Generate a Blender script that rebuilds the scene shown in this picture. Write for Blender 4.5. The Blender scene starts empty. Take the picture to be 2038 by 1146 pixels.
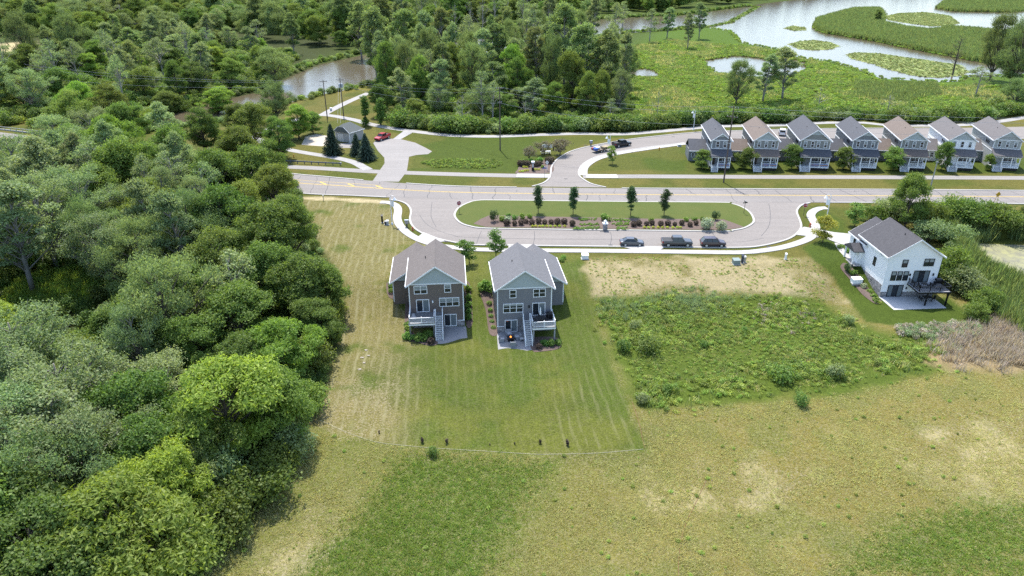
import bpy, math, random
import numpy as np
from mathutils import Vector, Matrix
from mathutils.geometry import tessellate_polygon
random.seed(7)
rng = np.random.default_rng(11)
R = math.radians
S = bpy.context.scene
COL = S.collection

# ------------------------------------------------------------------ camera, sky, sun, exposure
CAM_H, PITCH, FPX = 52.0, R(26.0), 1400.0
cam_d = bpy.data.cameras.new('camera')
cam_d.sensor_width = 36.0
cam_d.lens = 36.0 * FPX / 2038.0
cam_d.clip_start, cam_d.clip_end = 1.0, 12000.0
cam = bpy.data.objects.new('camera', cam_d)
cam.location = (0, 0, CAM_H)
cam.rotation_euler = (math.pi / 2 - PITCH, 0, 0)
COL.objects.link(cam)
S.camera = cam
SUN_EL, SUN_AZ = R(62.0), R(-14.0)          # azimuth from +Y, negative = towards -X
W = bpy.data.worlds.new('World'); S.world = W; W.use_nodes = True
wn = W.node_tree.nodes; wl = W.node_tree.links
sky = wn.new('ShaderNodeTexSky'); sky.sky_type = 'NISHITA'; sky.sun_disc = False
sky.sun_elevation = SUN_EL; sky.sun_rotation = SUN_AZ
sky.air_density = 1.0; sky.dust_density = 1.2; sky.ozone_density = 1.0
bg = wn['Background']; bg.inputs['Strength'].default_value = 0.15
wl.new(sky.outputs[0], bg.inputs[0])
sd = bpy.data.lights.new('sun', 'SUN'); sd.energy = 3.2; sd.angle = R(0.55); sd.color = (1.0, 0.955, 0.88)
sun = bpy.data.objects.new('sun', sd); COL.objects.link(sun)
sv = Vector((math.sin(SUN_AZ) * math.cos(SUN_EL), math.cos(SUN_AZ) * math.cos(SUN_EL), math.sin(SUN_EL)))
sun.rotation_euler = sv.to_track_quat('Z', 'Y').to_euler()
sun.location = (0, 0, 120)
S.view_settings.view_transform = 'Standard'
S.view_settings.look = 'None'
S.view_settings.exposure = 1.4
S.render.filter_size = .95
S.cycles.use_denoising = False
S.view_settings.gamma = 1.0
S.cycles.max_bounces = 6; S.cycles.diffuse_bounces = 3; S.cycles.glossy_bounces = 2
S.cycles.transmission_bounces = 4; S.cycles.transparent_max_bounces = 4
S.cycles.caustics_reflective = False; S.cycles.caustics_refractive = False

# ------------------------------------------------------------------ survey: photo pixel -> ground point
cP, sP = math.cos(PITCH), math.sin(PITCH)
def P(px, py, z=0.0):
    u = (px - 1019) / FPX; v = (py - 573) / FPX
    d = (CAM_H - z) / (sP + v * cP)
    return (u * d, d * (cP - v * sP))
def sstep(a, b, x):
    t = np.clip((np.asarray(x, float) - a) / (b - a), 0, 1)
    return t * t * (3 - 2 * t)
_h = np.random.default_rng(5).random((256, 256))
def vnoise(x, y):
    xi = np.floor(x).astype(int); yi = np.floor(y).astype(int)
    fx = x - xi; fy = y - yi
    fx = fx * fx * (3 - 2 * fx); fy = fy * fy * (3 - 2 * fy)
    a = _h[xi & 255, yi & 255]; b = _h[(xi + 1) & 255, yi & 255]
    c = _h[xi & 255, (yi + 1) & 255]; d = _h[(xi + 1) & 255, (yi + 1) & 255]
    return (a * (1 - fx) + b * fx) * (1 - fy) + (c * (1 - fx) + d * fx) * fy
def fbm(x, y, o=4):
    s = 0; a = .5; t = 0
    for i in range(o):
        s = s + a * vnoise(x * 2 ** i + 13.7 * i, y * 2 ** i + 7.3 * i); t += a; a *= .5
    return s / t
def inside(poly, X, Y):
    X = np.asarray(X, float); Y = np.asarray(Y, float)
    r = np.zeros(X.shape, bool); n = len(poly); j = n - 1
    for i in range(n):
        xi, yi = poly[i][:2]; xj, yj = poly[j][:2]
        with np.errstate(divide='ignore', invalid='ignore'):
            cnd = ((yi > Y) != (yj > Y)) & (X < (xj - xi) * (Y - yi) / (yj - yi + 1e-12) + xi)
        r ^= cnd; j = i
    return r
def pldist(pts, X, Y, closed=False):
    X = np.asarray(X, float); Y = np.asarray(Y, float)
    d = np.full(X.shape, 1e9); n = len(pts)
    for i in range(n if closed else n - 1):
        ax, ay = pts[i][:2]; bx, by = pts[(i + 1) % n][:2]
        dx, dy = bx - ax, by - ay; L = dx * dx + dy * dy + 1e-12
        t = np.clip(((X - ax) * dx + (Y - ay) * dy) / L, 0, 1)
        d = np.minimum(d, np.hypot(X - ax - t * dx, Y - ay - t * dy))
    return d
def sdist(poly, X, Y):                       # + inside, - outside
    d = pldist(poly, X, Y, True)
    return np.where(inside(poly, X, Y), d, -d)
def smooth(pts, n=8, closed=False):
    p = [np.array(q[:2], float) for q in pts]; out = []; m = len(p)
    for i in range(m if closed else m - 1):
        if closed: a, b, c, d = p[i - 1], p[i], p[(i + 1) % m], p[(i + 2) % m]
        else: a, b, c, d = p[max(i - 1, 0)], p[i], p[i + 1], p[min(i + 2, m - 1)]
        for k in range(n):
            t = k / n
            out.append(.5 * ((2 * b) + (-a + c) * t + (2 * a - 5 * b + 4 * c - d) * t * t + (-a + 3 * b - 3 * c + d) * t ** 3))
    if not closed: out.append(p[-1])
    return [tuple(q) for q in out]
def resample(pts, step):
    p = np.array(pts); seg = np.hypot(*np.diff(p, axis=0).T); s = np.r_[0, np.cumsum(seg)]
    n = max(2, int(round(s[-1] / step)) + 1); t = np.linspace(0, s[-1], n)
    return [(float(a), float(b)) for a, b in zip(np.interp(t, s, p[:, 0]), np.interp(t, s, p[:, 1]))]
def offset(pts, d):
    p = np.array(pts); t = np.gradient(p, axis=0); t /= np.linalg.norm(t, axis=1)[:, None] + 1e-9
    return [(float(x), float(y)) for x, y in p + d * np.c_[-t[:, 1], t[:, 0]]]

# ------------------------------------------------------------------ survey outlines (photo pixels -> metres)
GZ = -0.14                                   # ground level beside the streets
WZ = -1.9                                    # water level
def PP(l, z=0.0): return [P(a, b, z) for a, b in l]
TRAIL = smooth(PP([(520,264),(560,247),(633,228),(697,236),(732,245),(785,255),(880,267),(940,270),(1000,270),(1078,267),(1157,265),(1236,266),(1294,262),(1340,258),(1393,253),(1446,250),(1561,248),(1626,244),(1667,243),(1715,243),(1768,248),(1829,249),(1908,248),(1943,245),(1993,240),(2038,233),(2120,222)]))
TRAIL_UP = smooth(PP([(640,229),(660,218),(690,203),(715,192),(734,184)]))
RIVER = PP([(1500,12),(1348,32),(1230,36),(1040,50),(960,73),(850,98),(740,106),(640,128),(590,148),(520,183),(400,210),(320,220),(260,240),(200,262),(230,280),(300,264),(380,256),(440,245),(520,225),(578,206),(620,196),(660,188),(700,179),(742,165),(800,140),(900,118),(970,108),(1050,92),(1130,80),(1236,66),(1330,61),(1400,52),(1440,45)], WZ)
LAKE = PP([(1330,36),(1450,20),(1520,7),(1600,-2),(1720,-12),(1865,-14),(2038,-12),(2200,-10),(2200,150),(2038,150),(1985,152),(1925,153),(1915,162),(1860,163),(1785,158),(1746,156),(1716,141),(1690,133),(1650,122),(1600,116),(1565,108),(1540,97),(1475,85),(1462,72),(1452,62),(1400,54),(1340,58)], WZ)
POND = PP([(1400,127),(1412,118),(1440,112),(1480,113),(1530,118),(1590,120),(1608,126),(1600,142),(1580,156),(1545,152),(1500,158),(1470,150),(1420,146)], WZ)
PUDDLE = PP([(1240,147),(1262,138),(1290,135),(1312,147),(1316,153),(1290,155),(1262,153)], WZ)
ALGAE = PP([(1912,492),(1935,484),(1990,486),(2060,488),(2100,590),(2038,560),(1990,543),(1955,520)], -2.2)
ISLAND_REED = PP([(1620,55),(1627,40),(1660,30),(1700,20),(1750,19),(1760,30),(1754,47),(1800,58),(1853,64),(1888,57),(1950,62),(2000,66),(2080,70),(2080,136),(2038,137),(1990,128),(1940,122),(1874,109),(1800,95),(1750,84),(1690,74),(1640,66)], WZ)
ISLAND_FAR = PP([(1862,17),(1880,3),(1900,-2),(2060,-4),(2100,16),(2038,22),(2010,25),(1960,24),(1900,23)], WZ)
LILY = [PP(l, WZ) for l in ([(1758,33),(1790,26),(1840,24),(1890,31),(1908,46),(1890,51),(1850,52),(1800,45),(1770,40)],
        [(1571,88),(1590,82),(1620,80),(1650,84),(1668,91),(1655,98),(1620,100),(1590,97)],
        [(1562,56),(1578,51),(1600,54),(1604,60),(1580,61)],
        [(1685,108),(1710,104),(1750,107),(1800,114),(1860,122),(1910,130),(1925,142),(1915,150),(1870,154),(1830,152),(1790,144),(1740,128),(1700,117)])]
_rg = random.Random(4)
def ragged(poly, step, amp):
    q = resample(list(poly) + [poly[0]], step)[:-1]
    return [(x + amp*(vn(x/7, y/7)-.5) + _rg.uniform(-.25, .25)*amp, y + amp*1.6*(vn(x/7+31, y/7)-.5)) for x, y in q]
def vn(x, y): return float(fbm(np.array([x]), np.array([y]), 3)[0])
POND = ragged(POND, 3.0, 7.0); PUDDLE = ragged(PUDDLE, 2.5, 4.0)
trail_np = np.array(TRAIL)
def trailY(X): return np.interp(X, trail_np[:, 0], trail_np[:, 1])
def terr(X, Y):
    X = np.asarray(X, float); Y = np.asarray(Y, float)
    Yt = np.interp(X, [-30, 10, 16, 52, 58], [112, 112, 119, 119, 119.5])
    Yb = np.interp(X, [-30, 10, 16, 50, 57], [98.2, 97.6, 96, 98, 109.2])
    z = GZ + (-2.9 - GZ) * sstep(0, 1, (Yt - Y) / (Yt - Yb))
    z = z + (fbm(X / 9, Y / 9, 3) - .5) * .5 * sstep(92, 80, Y)
    z = np.where(Y > 190, GZ + (-1.25 - GZ) * sstep(4, 16, Y - trailY(X) - 55 * sstep(-38, -48, X)), z)
    def apart(w, m=6):
        return (X.max() < min(p[0] for p in w) - m or X.min() > max(p[0] for p in w) + m or
                Y.max() < min(p[1] for p in w) - m or Y.min() > max(p[1] for p in w) + m)
    for w in (RIVER, LAKE, POND, PUDDLE):
        if apart(w): continue
        s = sdist(w, X, Y)
        z = np.where(s > -4, np.minimum(z, np.interp(s, [-4, 0, 5], [-1.3, -1.9, -3.0])), z)
    if not apart(ALGAE):
        s = sdist(ALGAE, X, Y)
        z = np.where(s > -3, np.minimum(z, np.interp(s, [-3, 0, 4], [-1.9, -2.2, -3.0])), z)
    for w in (ISLAND_REED, ISLAND_FAR):
        if apart(w): continue
        s = sdist(w, X, Y)
        z = np.where(s > -2, np.interp(s, [-2, 0, 2], [-2.3, -1.85, -1.7]), z)
    return z
def PG(px, py):
    z = 0.0
    for _ in range(14):
        x, y = P(px, py, z); z = float(terr(np.array([x]), np.array([y]))[0])
    return (x, y)
def PGs(l): return [PG(a, b) for a, b in l]
def ground(x, y): return float(terr(np.array([x]), np.array([y]))[0])

# ------------------------------------------------------------------ mesh helpers
def new_obj(name, me, mat=None, parent=None):
    if mat is not None and not me.materials: me.materials.append(mat)
    o = bpy.data.objects.new(name, me); COL.objects.link(o)
    if parent is not None: o.parent = parent
    return o
def tess(poly):
    n = len(poly)
    if n <= 4: return [tuple(range(n))]
    out = []
    for t in tessellate_polygon([[Vector((p[0], p[1], 0)) for p in poly]]):
        a, b, c = (poly[i] for i in t)
        cr = (b[0]-a[0])*(c[1]-a[1]) - (b[1]-a[1])*(c[0]-a[0])
        if abs(cr) > 1e-9: out.append(tuple(t) if cr > 0 else tuple(t[::-1]))
    return out
class MB:
    def __init__(s): s.v = []; s.f = []; s.m = []; s.mi = 0
    def add(s, v, f):
        n = len(s.v); s.v += [tuple(map(float, q)) for q in v]
        s.f += [tuple(i + n for i in q) for q in f]; s.m += [s.mi] * len(f); return s
    def box(s, x0, x1, y0, y1, z0, z1):
        return s.add([(x0,y0,z0),(x1,y0,z0),(x1,y1,z0),(x0,y1,z0),(x0,y0,z1),(x1,y0,z1),(x1,y1,z1),(x0,y1,z1)],
                     [(0,3,2,1),(4,5,6,7),(0,1,5,4),(1,2,6,5),(2,3,7,6),(3,0,4,7)])
    def prism(s, poly, z0, z1):
        n = len(poly); a = sum(poly[i][0]*poly[(i+1)%n][1]-poly[(i+1)%n][0]*poly[i][1] for i in range(n))
        if a < 0: poly = poly[::-1]
        tri = tess(poly)
        return s.add([(p[0],p[1],z0) for p in poly] + [(p[0],p[1],z1) for p in poly],
                     [t[::-1] for t in tri] + [tuple(i+n for i in t) for t in tri] + [(i,(i+1)%n,n+(i+1)%n,n+i) for i in range(n)])
    def sheet(s, poly, z):
        n = len(poly); a = sum(poly[i][0]*poly[(i+1)%n][1]-poly[(i+1)%n][0]*poly[i][1] for i in range(n))
        if a < 0: poly = poly[::-1]
        return s.add([(p[0],p[1],z) for p in poly], tess(poly))
    def extr(s, prof, axis, a, b):           # profile in (u,v) extruded along x or y;  axis 'y': prof=(x,z) ; axis 'x': prof=(y,z)
        n = len(prof)
        g = (lambda p, t: (p[0], t, p[1])) if axis == 'y' else (lambda p, t: (t, p[0], p[1]))
        v = [g(p, a) for p in prof] + [g(p, b) for p in prof]
        ar = sum(prof[i][0]*prof[(i+1)%n][1]-prof[(i+1)%n][0]*prof[i][1] for i in range(n))
        fl = (ar > 0) == (axis == 'x')
        f = [tuple(range(n-1,-1,-1)), tuple(range(n,2*n))] + [(i,(i+1)%n,n+(i+1)%n,n+i) for i in range(n)]
        if not fl: f = [q[::-1] for q in f]
        return s.add(v, f)
    def tube(s, pts, rad, n=6, cap=True):
        pts = [Vector(p) for p in pts]; m = len(pts); rings = []
        for i, p in enumerate(pts):
            t = (pts[min(i+1,m-1)] - pts[max(i-1,0)]).normalized()
            a = t.orthogonal().normalized() if i == 0 else (pa - t*pa.dot(t)).normalized()
            pa = a; b = t.cross(a); r = rad[i] if hasattr(rad, '__len__') else rad
            rings.append([p + (a*math.cos(k*2*math.pi/n) + b*math.sin(k*2*math.pi/n))*r for k in range(n)])
        v = [q for r_ in rings for q in r_]
        f = [(i*n+k, i*n+(k+1)%n, (i+1)*n+(k+1)%n, (i+1)*n+k) for i in range(m-1) for k in range(n)]
        if cap: f += [tuple(range(n-1,-1,-1)), tuple(range((m-1)*n, m*n))]
        return s.add(v, f)
    def strip(s, pts, w, z, z1=None):        # ribbon along a polyline; with z1 a raised bar
        l = offset(pts, w/2); r = offset(pts, -w/2); n = len(pts)
        if z1 is None:
            return s.add([(*p,z) for p in r] + [(*p,z) for p in l], [(i,i+1,n+i+1,n+i) for i in range(n-1)])
        v = [(*p,z1) for p in r] + [(*p,z1) for p in l] + [(*p,z) for p in r] + [(*p,z) for p in l]
        f = []
        for i in range(n-1):
            f += [(i,i+1,n+i+1,n+i), (2*n+i,2*n+i+1,i+1,i), (n+i,n+i+1,3*n+i+1,3*n+i)]
        return s.add(v, f + [(0,n,3*n,2*n), (2*n-1,n-1,3*n-1,4*n-1)])
    def cyl(s, c, r, z0, z1, n=10, r1=None):
        return s.tube([(c[0],c[1],z0),(c[0],c[1],z1)], [r, r if r1 is None else r1], n)
    def mesh(s, name, mats):
        me = bpy.data.meshes.new(name); me.from_pydata(s.v, [], s.f)
        for m in (mats if isinstance(mats, (list, tuple)) else [mats]): me.materials.append(m)
        if any(s.m): me.polygons.foreach_set('material_index', s.m)
        me.update(); return me
    def build(s, name, mats, parent=None, smooth=False):
        me = s.mesh(name, mats)
        if smooth: me.polygons.foreach_set('use_smooth', [True]*len(me.polygons))
        return new_obj(name, me, None, parent)
def tag(o, label=None, cat=None, group=None, kind=None):
    for k, v in (('label',label),('category',cat),('group',group),('kind',kind)):
        if v: o[k] = v
    return o
def thing(name, label, cat, loc=(0,0,0), rz=0.0, group=None):
    o = bpy.data.objects.new(name, None); COL.objects.link(o)
    o.empty_display_size = .3; o.location = loc; o.rotation_euler = (0,0,rz)
    return tag(o, label, cat, group)
def struct(mb, name, mat, label=None):
    return tag(mb.build(name, mat), label=label, kind='structure')
def dup(o, parent=None):
    c = o.copy(); COL.objects.link(c); c.parent = parent
    for ch in KIDS.get(o.name, ()): dup(ch, c)
    return c
KIDS = {}
def learn(o):
    KIDS[o.name] = list(o.children)
    for c in o.children: learn(c)
    return o
ORD = 'first second third fourth fifth sixth seventh eighth ninth tenth eleventh twelfth thirteenth fourteenth fifteenth sixteenth seventeenth eighteenth nineteenth twentieth'.split()
def nth(i):
    if i < 20: return ORD[i]
    k = i + 1; return str(k) + ('st' if k%10==1 and k%100!=11 else 'nd' if k%10==2 and k%100!=12 else 'rd' if k%10==3 and k%100!=13 else 'th')

# ------------------------------------------------------------------ materials
def nodes(name):
    m = bpy.data.materials.new(name); m.use_nodes = True
    nt = m.node_tree; return m, nt, nt.nodes['Principled BSDF']
def setc(sock, c): sock.default_value = (c[0], c[1], c[2], 1)
def rgbmix(nt, fac, a, b, mode='MIX'):
    n = nt.nodes.new('ShaderNodeMix'); n.data_type = 'RGBA'; n.blend_type = mode
    for s, v in ((n.inputs[0], fac), (n.inputs[6], a), (n.inputs[7], b)):
        if hasattr(v, 'is_linked'): nt.links.new(v, s)
        elif isinstance(v, (int, float)): s.default_value = v
        else: setc(s, v)
    return n.outputs[2]
def noise(nt, scale, detail=4, rough=.6, vec=None, coord='Object'):
    n = nt.nodes.new('ShaderNodeTexNoise'); n.inputs['Scale'].default_value = scale
    n.inputs['Detail'].default_value = detail; n.inputs['Roughness'].default_value = rough
    if vec is None:
        tc = nt.nodes.new('ShaderNodeTexCoord'); vec = tc.outputs[coord]
    nt.links.new(vec, n.inputs['Vector']); return n.outputs['Fac']
def mapping(nt, scale, rot=(0,0,0), coord='Object'):
    tc = nt.nodes.new('ShaderNodeTexCoord'); mp = nt.nodes.new('ShaderNodeMapping')
    mp.inputs['Scale'].default_value = scale; mp.inputs['Rotation'].default_value = rot
    nt.links.new(tc.outputs[coord], mp.inputs['Vector']); return mp.outputs['Vector']
def ramp(nt, fac, a, b, ca=(0,0,0), cb=(1,1,1)):
    r = nt.nodes.new('ShaderNodeValToRGB'); e = r.color_ramp.elements
    e[0].position, e[1].position = a, b; e[0].color = (*ca,1); e[1].color = (*cb,1)
    nt.links.new(fac, r.inputs[0]); return r.outputs[0]
def bump(nt, h, bs, strength=.3, dist=.02):
    b = nt.nodes.new('ShaderNodeBump'); b.inputs['Strength'].default_value = strength; b.inputs['Distance'].default_value = dist
    nt.links.new(h, b.inputs['Height']); nt.links.new(b.outputs[0], bs.inputs['Normal'])
HARD = .80
def plain(name, col, rough=.7, var=.12, scale=3.0, metal=0.0, spec=.3, bmp=0, bscale=30):
    col = [q*HARD for q in col]
    m, nt, b = nodes(name)
    n = noise(nt, scale, 5)
    c = rgbmix(nt, n, [x*(1-var*1.6) for x in col], [min(1, x*(1+var*1.6)) for x in col])
    nt.links.new(c, b.inputs['Base Color'])
    b.inputs['Roughness'].default_value = rough; b.inputs['Metallic'].default_value = metal
    b.inputs['Specular IOR Level'].default_value = spec
    if bmp: bump(nt, noise(nt, bscale, 3), b, bmp)
    return m
def siding(name, col, pitch=.18, var=.06, vertical=False):
    col = [q*HARD for q in col]
    m, nt, b = nodes(name)
    n = noise(nt, 1.3, 5); n2 = noise(nt, 14, 3, .6, mapping(nt, (.15, .15, 1)))
    c = rgbmix(nt, n, [x*(1-var) for x in col], [x*(1+var) for x in col])
    c = rgbmix(nt, .05, c, rgbmix(nt, n2, (.25,.25,.25), (.9,.9,.9)), 'OVERLAY')
    nt.links.new(c, b.inputs['Base Color']); b.inputs['Roughness'].default_value = .55
    w = nt.nodes.new('ShaderNodeTexWave'); w.wave_profile = 'SAW'; w.bands_direction = 'X' if vertical else 'Z'
    w.inputs['Scale'].default_value = .314/pitch
    tc = nt.nodes.new('ShaderNodeTexCoord'); nt.links.new(tc.outputs['Object'], w.inputs['Vector'])
    bump(nt, w.outputs['Fac'], b, .08, .01); return m
def shingle(name, col, streak=None):
    col = [q*HARD for q in col]
    m, nt, b = nodes(name)
    br = nt.nodes.new('ShaderNodeTexVoronoi'); br.inputs['Scale'].default_value = 3.0
    nt.links.new(mapping(nt, (1.0, 2.2, 2.2)), br.inputs['Vector'])
    sep = nt.nodes.new('ShaderNodeSeparateColor'); nt.links.new(br.outputs['Color'], sep.inputs[0])
    c = rgbmix(nt, sep.outputs[0], [x*.72 for x in col], [x*1.28 for x in col])
    c = rgbmix(nt, noise(nt, .6, 4), c, rgbmix(nt, .5, c, [x*.75 for x in col]))
    c = rgbmix(nt, noise(nt, 40, 2), [x*.85 for x in col], c)
    nt.links.new(c, b.inputs['Base Color']); b.inputs['Roughness'].default_value = .9; b.inputs['Specular IOR Level'].default_value = .15
    bump(nt, sep.outputs[1], b, .4, .02); return m
def stone(name, a, b_, scale=2.2):
    m, nt, b = nodes(name)
    v = nt.nodes.new('ShaderNodeTexVoronoi'); v.inputs['Scale'].default_value = scale
    nt.links.new(mapping(nt, (1,1,1.7)), v.inputs['Vector'])
    e = nt.nodes.new('ShaderNodeTexVoronoi'); e.feature = 'DISTANCE_TO_EDGE'; e.inputs['Scale'].default_value = scale
    nt.links.new(mapping(nt, (1,1,1.7)), e.inputs['Vector'])
    sep = nt.nodes.new('ShaderNodeSeparateColor'); nt.links.new(v.outputs['Color'], sep.inputs[0])
    c = rgbmix(nt, sep.outputs[0], a, b_)
    c = rgbmix(nt, ramp(nt, e.outputs['Distance'], .02, .07), (.12,.12,.12), c)
    nt.links.new(c, b.inputs['Base Color']); b.inputs['Roughness'].default_value = .85
    bump(nt, ramp(nt, e.outputs['Distance'], 0, .1), b, .6, .04); return m
def glass(name, col=(.02,.025,.03), rough=.08):
    m, nt, b = nodes(name); setc(b.inputs['Base Color'], col); b.inputs['Roughness'].default_value = rough
    b.inputs['Specular IOR Level'].default_value = .6; return m
def paint(name, col, rough=.32, metal=.1, coat=.35):
    m, nt, b = nodes(name)
    c = rgbmix(nt, noise(nt, 2.5, 3), [x*.85 for x in col], [x*1.1 for x in col])
    nt.links.new(c, b.inputs['Base Color']); b.inputs['Metallic'].default_value = metal; b.inputs['Roughness'].default_value = rough
    b.inputs['Coat Weight'].default_value = coat; b.inputs['Coat Roughness'].default_value = .06; return m
LEAF_GAIN = 1.92
def leafmat(name, a, b_, var=.35, trans=.35):
    """foliage: colour varies from leaf to leaf and from plant to plant, and lets light through"""
    g_ = lambda c: [min(.6, (q*.95 + .05*(c[0]*.3+c[1]*.6+c[2]*.1))*LEAF_GAIN) for q in c]; a = g_(a); b_ = g_(b_); trans = min(.58, trans + .13)
    m = bpy.data.materials.new(name); m.use_nodes = True; nt = m.node_tree; nt.nodes.clear()
    out = nt.nodes.new('ShaderNodeOutputMaterial')
    at = nt.nodes.new('ShaderNodeAttribute'); at.attribute_name = 'leaf'
    oi = nt.nodes.new('ShaderNodeObjectInfo')
    c = rgbmix(nt, at.outputs['Fac'], a, b_)
    hs = nt.nodes.new('ShaderNodeHueSaturation')
    mr = nt.nodes.new('ShaderNodeMapRange'); mr.inputs['To Min'].default_value = 1 - var; mr.inputs['To Max'].default_value = 1 + var
    nt.links.new(oi.outputs['Random'], mr.inputs[0]); nt.links.new(mr.outputs[0], hs.inputs['Value'])
    m2 = nt.nodes.new('ShaderNodeMath'); m2.operation = 'MULTIPLY'; m2.inputs[1].default_value = 7.13
    nt.links.new(oi.outputs['Random'], m2.inputs[0])
    m3 = nt.nodes.new('ShaderNodeMath'); m3.operation = 'FRACT'; nt.links.new(m2.outputs[0], m3.inputs[0])
    mh = nt.nodes.new('ShaderNodeMapRange'); mh.inputs['To Min'].default_value = .478; mh.inputs['To Max'].default_value = .522
    nt.links.new(m3.outputs[0], mh.inputs[0]); nt.links.new(mh.outputs[0], hs.inputs['Hue'])
    nt.links.new(c, hs.inputs['Color'])
    d = nt.nodes.new('ShaderNodeBsdfDiffuse'); nt.links.new(hs.outputs[0], d.inputs[0])
    t = nt.nodes.new('ShaderNodeBsdfTranslucent')
    tcn = rgbmix(nt, .6, hs.outputs[0], (1.15,1.1,.45), 'MULTIPLY'); nt.links.new(tcn, t.inputs[0])
    mx = nt.nodes.new('ShaderNodeMixShader'); mx.inputs[0].default_value = trans
    nt.links.new(d.outputs[0], mx.inputs[1]); nt.links.new(t.outputs[0], mx.inputs[2])
    g = nt.nodes.new('ShaderNodeBsdfGlossy'); g.inputs['Roughness'].default_value = .6; setc(g.inputs[0], (1,1,1))
    m5 = nt.nodes.new('ShaderNodeMixShader'); m5.inputs[0].default_value = .015
    nt.links.new(mx.outputs[0], m5.inputs[1]); nt.links.new(g.outputs[0], m5.inputs[2])
    nt.links.new(m5.outputs[0], out.inputs[0]); return m
# ================================================================== THE SETTING
M = {}
M['asphalt'] = plain('asphalt_old', (.30,.285,.272), .92, .10, .35, bmp=.15, bscale=60)
def asphalt(name, col):
    col = [q*HARD for q in col]
    m, nt, b = nodes(name)
    n1 = noise(nt, .12, 5, .65); n2 = noise(nt, 2.2, 5, .7); n3 = noise(nt, 30, 2)
    n4 = noise(nt, .5, 4, .6, mapping(nt, (.08, 1.2, 1)))
    c = rgbmix(nt, n1, [x*.88 for x in col], [x*1.12 for x in col])
    c = rgbmix(nt, .45, c, rgbmix(nt, n2, (.22,.21,.21), (.80,.79,.77)), 'OVERLAY')
    c = rgbmix(nt, .4, c, rgbmix(nt, n4, (.28,.28,.28), (.72,.72,.72)), 'OVERLAY')
    c = rgbmix(nt, ramp(nt, noise(nt, .9, 4, .7, mapping(nt, (.25, 1, 1))), .66, .74), c, [x*.72 for x in col])
    nt.links.new(c, b.inputs['Base Color']); b.inputs['Roughness'].default_value = .93; b.inputs['Specular IOR Level'].default_value = .2
    bump(nt, n3, b, .2, .01); return m
M['asphalt'] = asphalt('asphalt_old', (.228,.212,.200))
M['asphalt2'] = asphalt('asphalt_side_street', (.232,.213,.198))
M['asphalt3'] = asphalt('asphalt_path', (.27,.256,.244))
M['concrete'] = plain('concrete_pale', (.415,.40,.375), .9, .14, .5, bmp=.1)
M['kerb'] = plain('kerb_concrete', (.42,.405,.38), .9, .08, 1.2)
M['trail'] = plain('trail_limestone', (.33,.32,.31), .95, .16, .4, bmp=.2)
M['gravel'] = plain('pale_gravel', (.46,.41,.34), .95, .2, .7)
M['tar'] = plain('tar_seal', (.06,.06,.065), .7, .2, 4)
M['yellow'] = plain('road_paint_yellow', (.62,.43,.08), .8, .25, 3)
M['white_line'] = plain('road_paint_white', (.62,.6,.57), .85, .2, 3)
M['mulch'] = plain('shredded_bark_mulch', (.135,.098,.082), .98, .35, 3.5, bmp=.5, bscale=25)
M['iron'] = plain('cast_iron', (.06,.06,.06), .7)

LAWN = PGs([(600,398),(770,404),(815,470),(900,505),(1160,508),(1172,560),(1182,600),(1200,680),(1240,780),(1262,840),(1282,893),(1100,903),(900,895),(760,882),(690,862),(612,845),(650,760),(680,640),(690,570),(640,490)])
LOT = PGs([(1165,512),(1600,512),(1650,550),(1690,602),(1620,592),(1480,584),(1180,588)])
MEADOW = PGs([(1186,592),(1300,585),(1480,584),(1640,596),(1700,640),(1760,660),(1930,660),(1900,735),(1780,760),(1640,790),(1480,800),(1300,812),(1258,800),(1225,720)])
WLAWN = PGs([(1596,492),(1660,470),(1690,480),(1750,560),(1850,600),(1885,590),(1945,640),(1900,648),(1780,648),(1722,640),(1692,600),(1660,555),(1622,520)])
DEADREED = PGs([(1870,660),(1940,640),(1980,610),(2060,620),(2100,740),(2000,742),(1900,738),(1850,720),(1840,690)])
FOREST = PGs([(560,330),(596,388),(605,430),(640,500),(682,580),(676,650),(648,750),(606,850),(560,950),(470,1060),(370,1160),(200,1300),(-300,1300),(-600,700),(-350,330),(0,292),(300,330),(480,370)])
LUSH = [PGs([(560,1190),(660,1070),(740,975),(800,905),(1000,910),(1100,925),(1050,1000),(1000,1080),(960,1190)]), PGs([(1650,1146),(1760,1060),(1900,1010),(2060,1000),(2060,1160)])]
STRAW = [PGs([(1800,900),(1880,860),(2038,820),(2080,990),(1960,990),(1880,950)]), PGs([(1300,960),(1480,930),(1620,950),(1500,1020),(1330,1010)]), PGs([(520,1146),(560,1080),(640,1040),(700,1000),(640,1080),(600,1146)])]
SOIL = PGs([(690,765),(775,770),(770,850),(700,860),(655,840)])
ISLE = smooth(PP([(1000,398.5),(951,399),(929,404.5),(911,414),(903,426),(905,435),(915,444.5),(933,451),(966,455.5),(1076,457.5),(1200,459),(1436,461.5),(1459,459.5),(1482,455),(1499,446),(1502,437),(1494,423),(1478,412.5),(1457,405.5),(1435,403),(1200,401)], GZ), 6, True)
OUTER = smooth(PP([(775,397.5),(797,401),(811,408),(818,420),(816,436),(819,447),(830,458.5),(852,469.5),(880,477.5),(919,485.2),(955,488),(1076,489.5),(1200,490.8),(1318,492),(1435,493.2),(1480,492.8),(1506,491),(1541,484.3),(1571,475),(1588,463),(1594.5,451),(1591,437),(1586,425),(1587,417),(1596,408),(1612,404)], GZ), 6)
ROAD_N = smooth(PP([(-160,246),(0,263),(200,290),(400,319),(558,343),(650,352),(741,360),(880,369.5),(1000,372.5),(1200,374.5),(1440,376),(1680,377),(1860,378),(2038,379.5),(2300,382)], GZ), 6)
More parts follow.
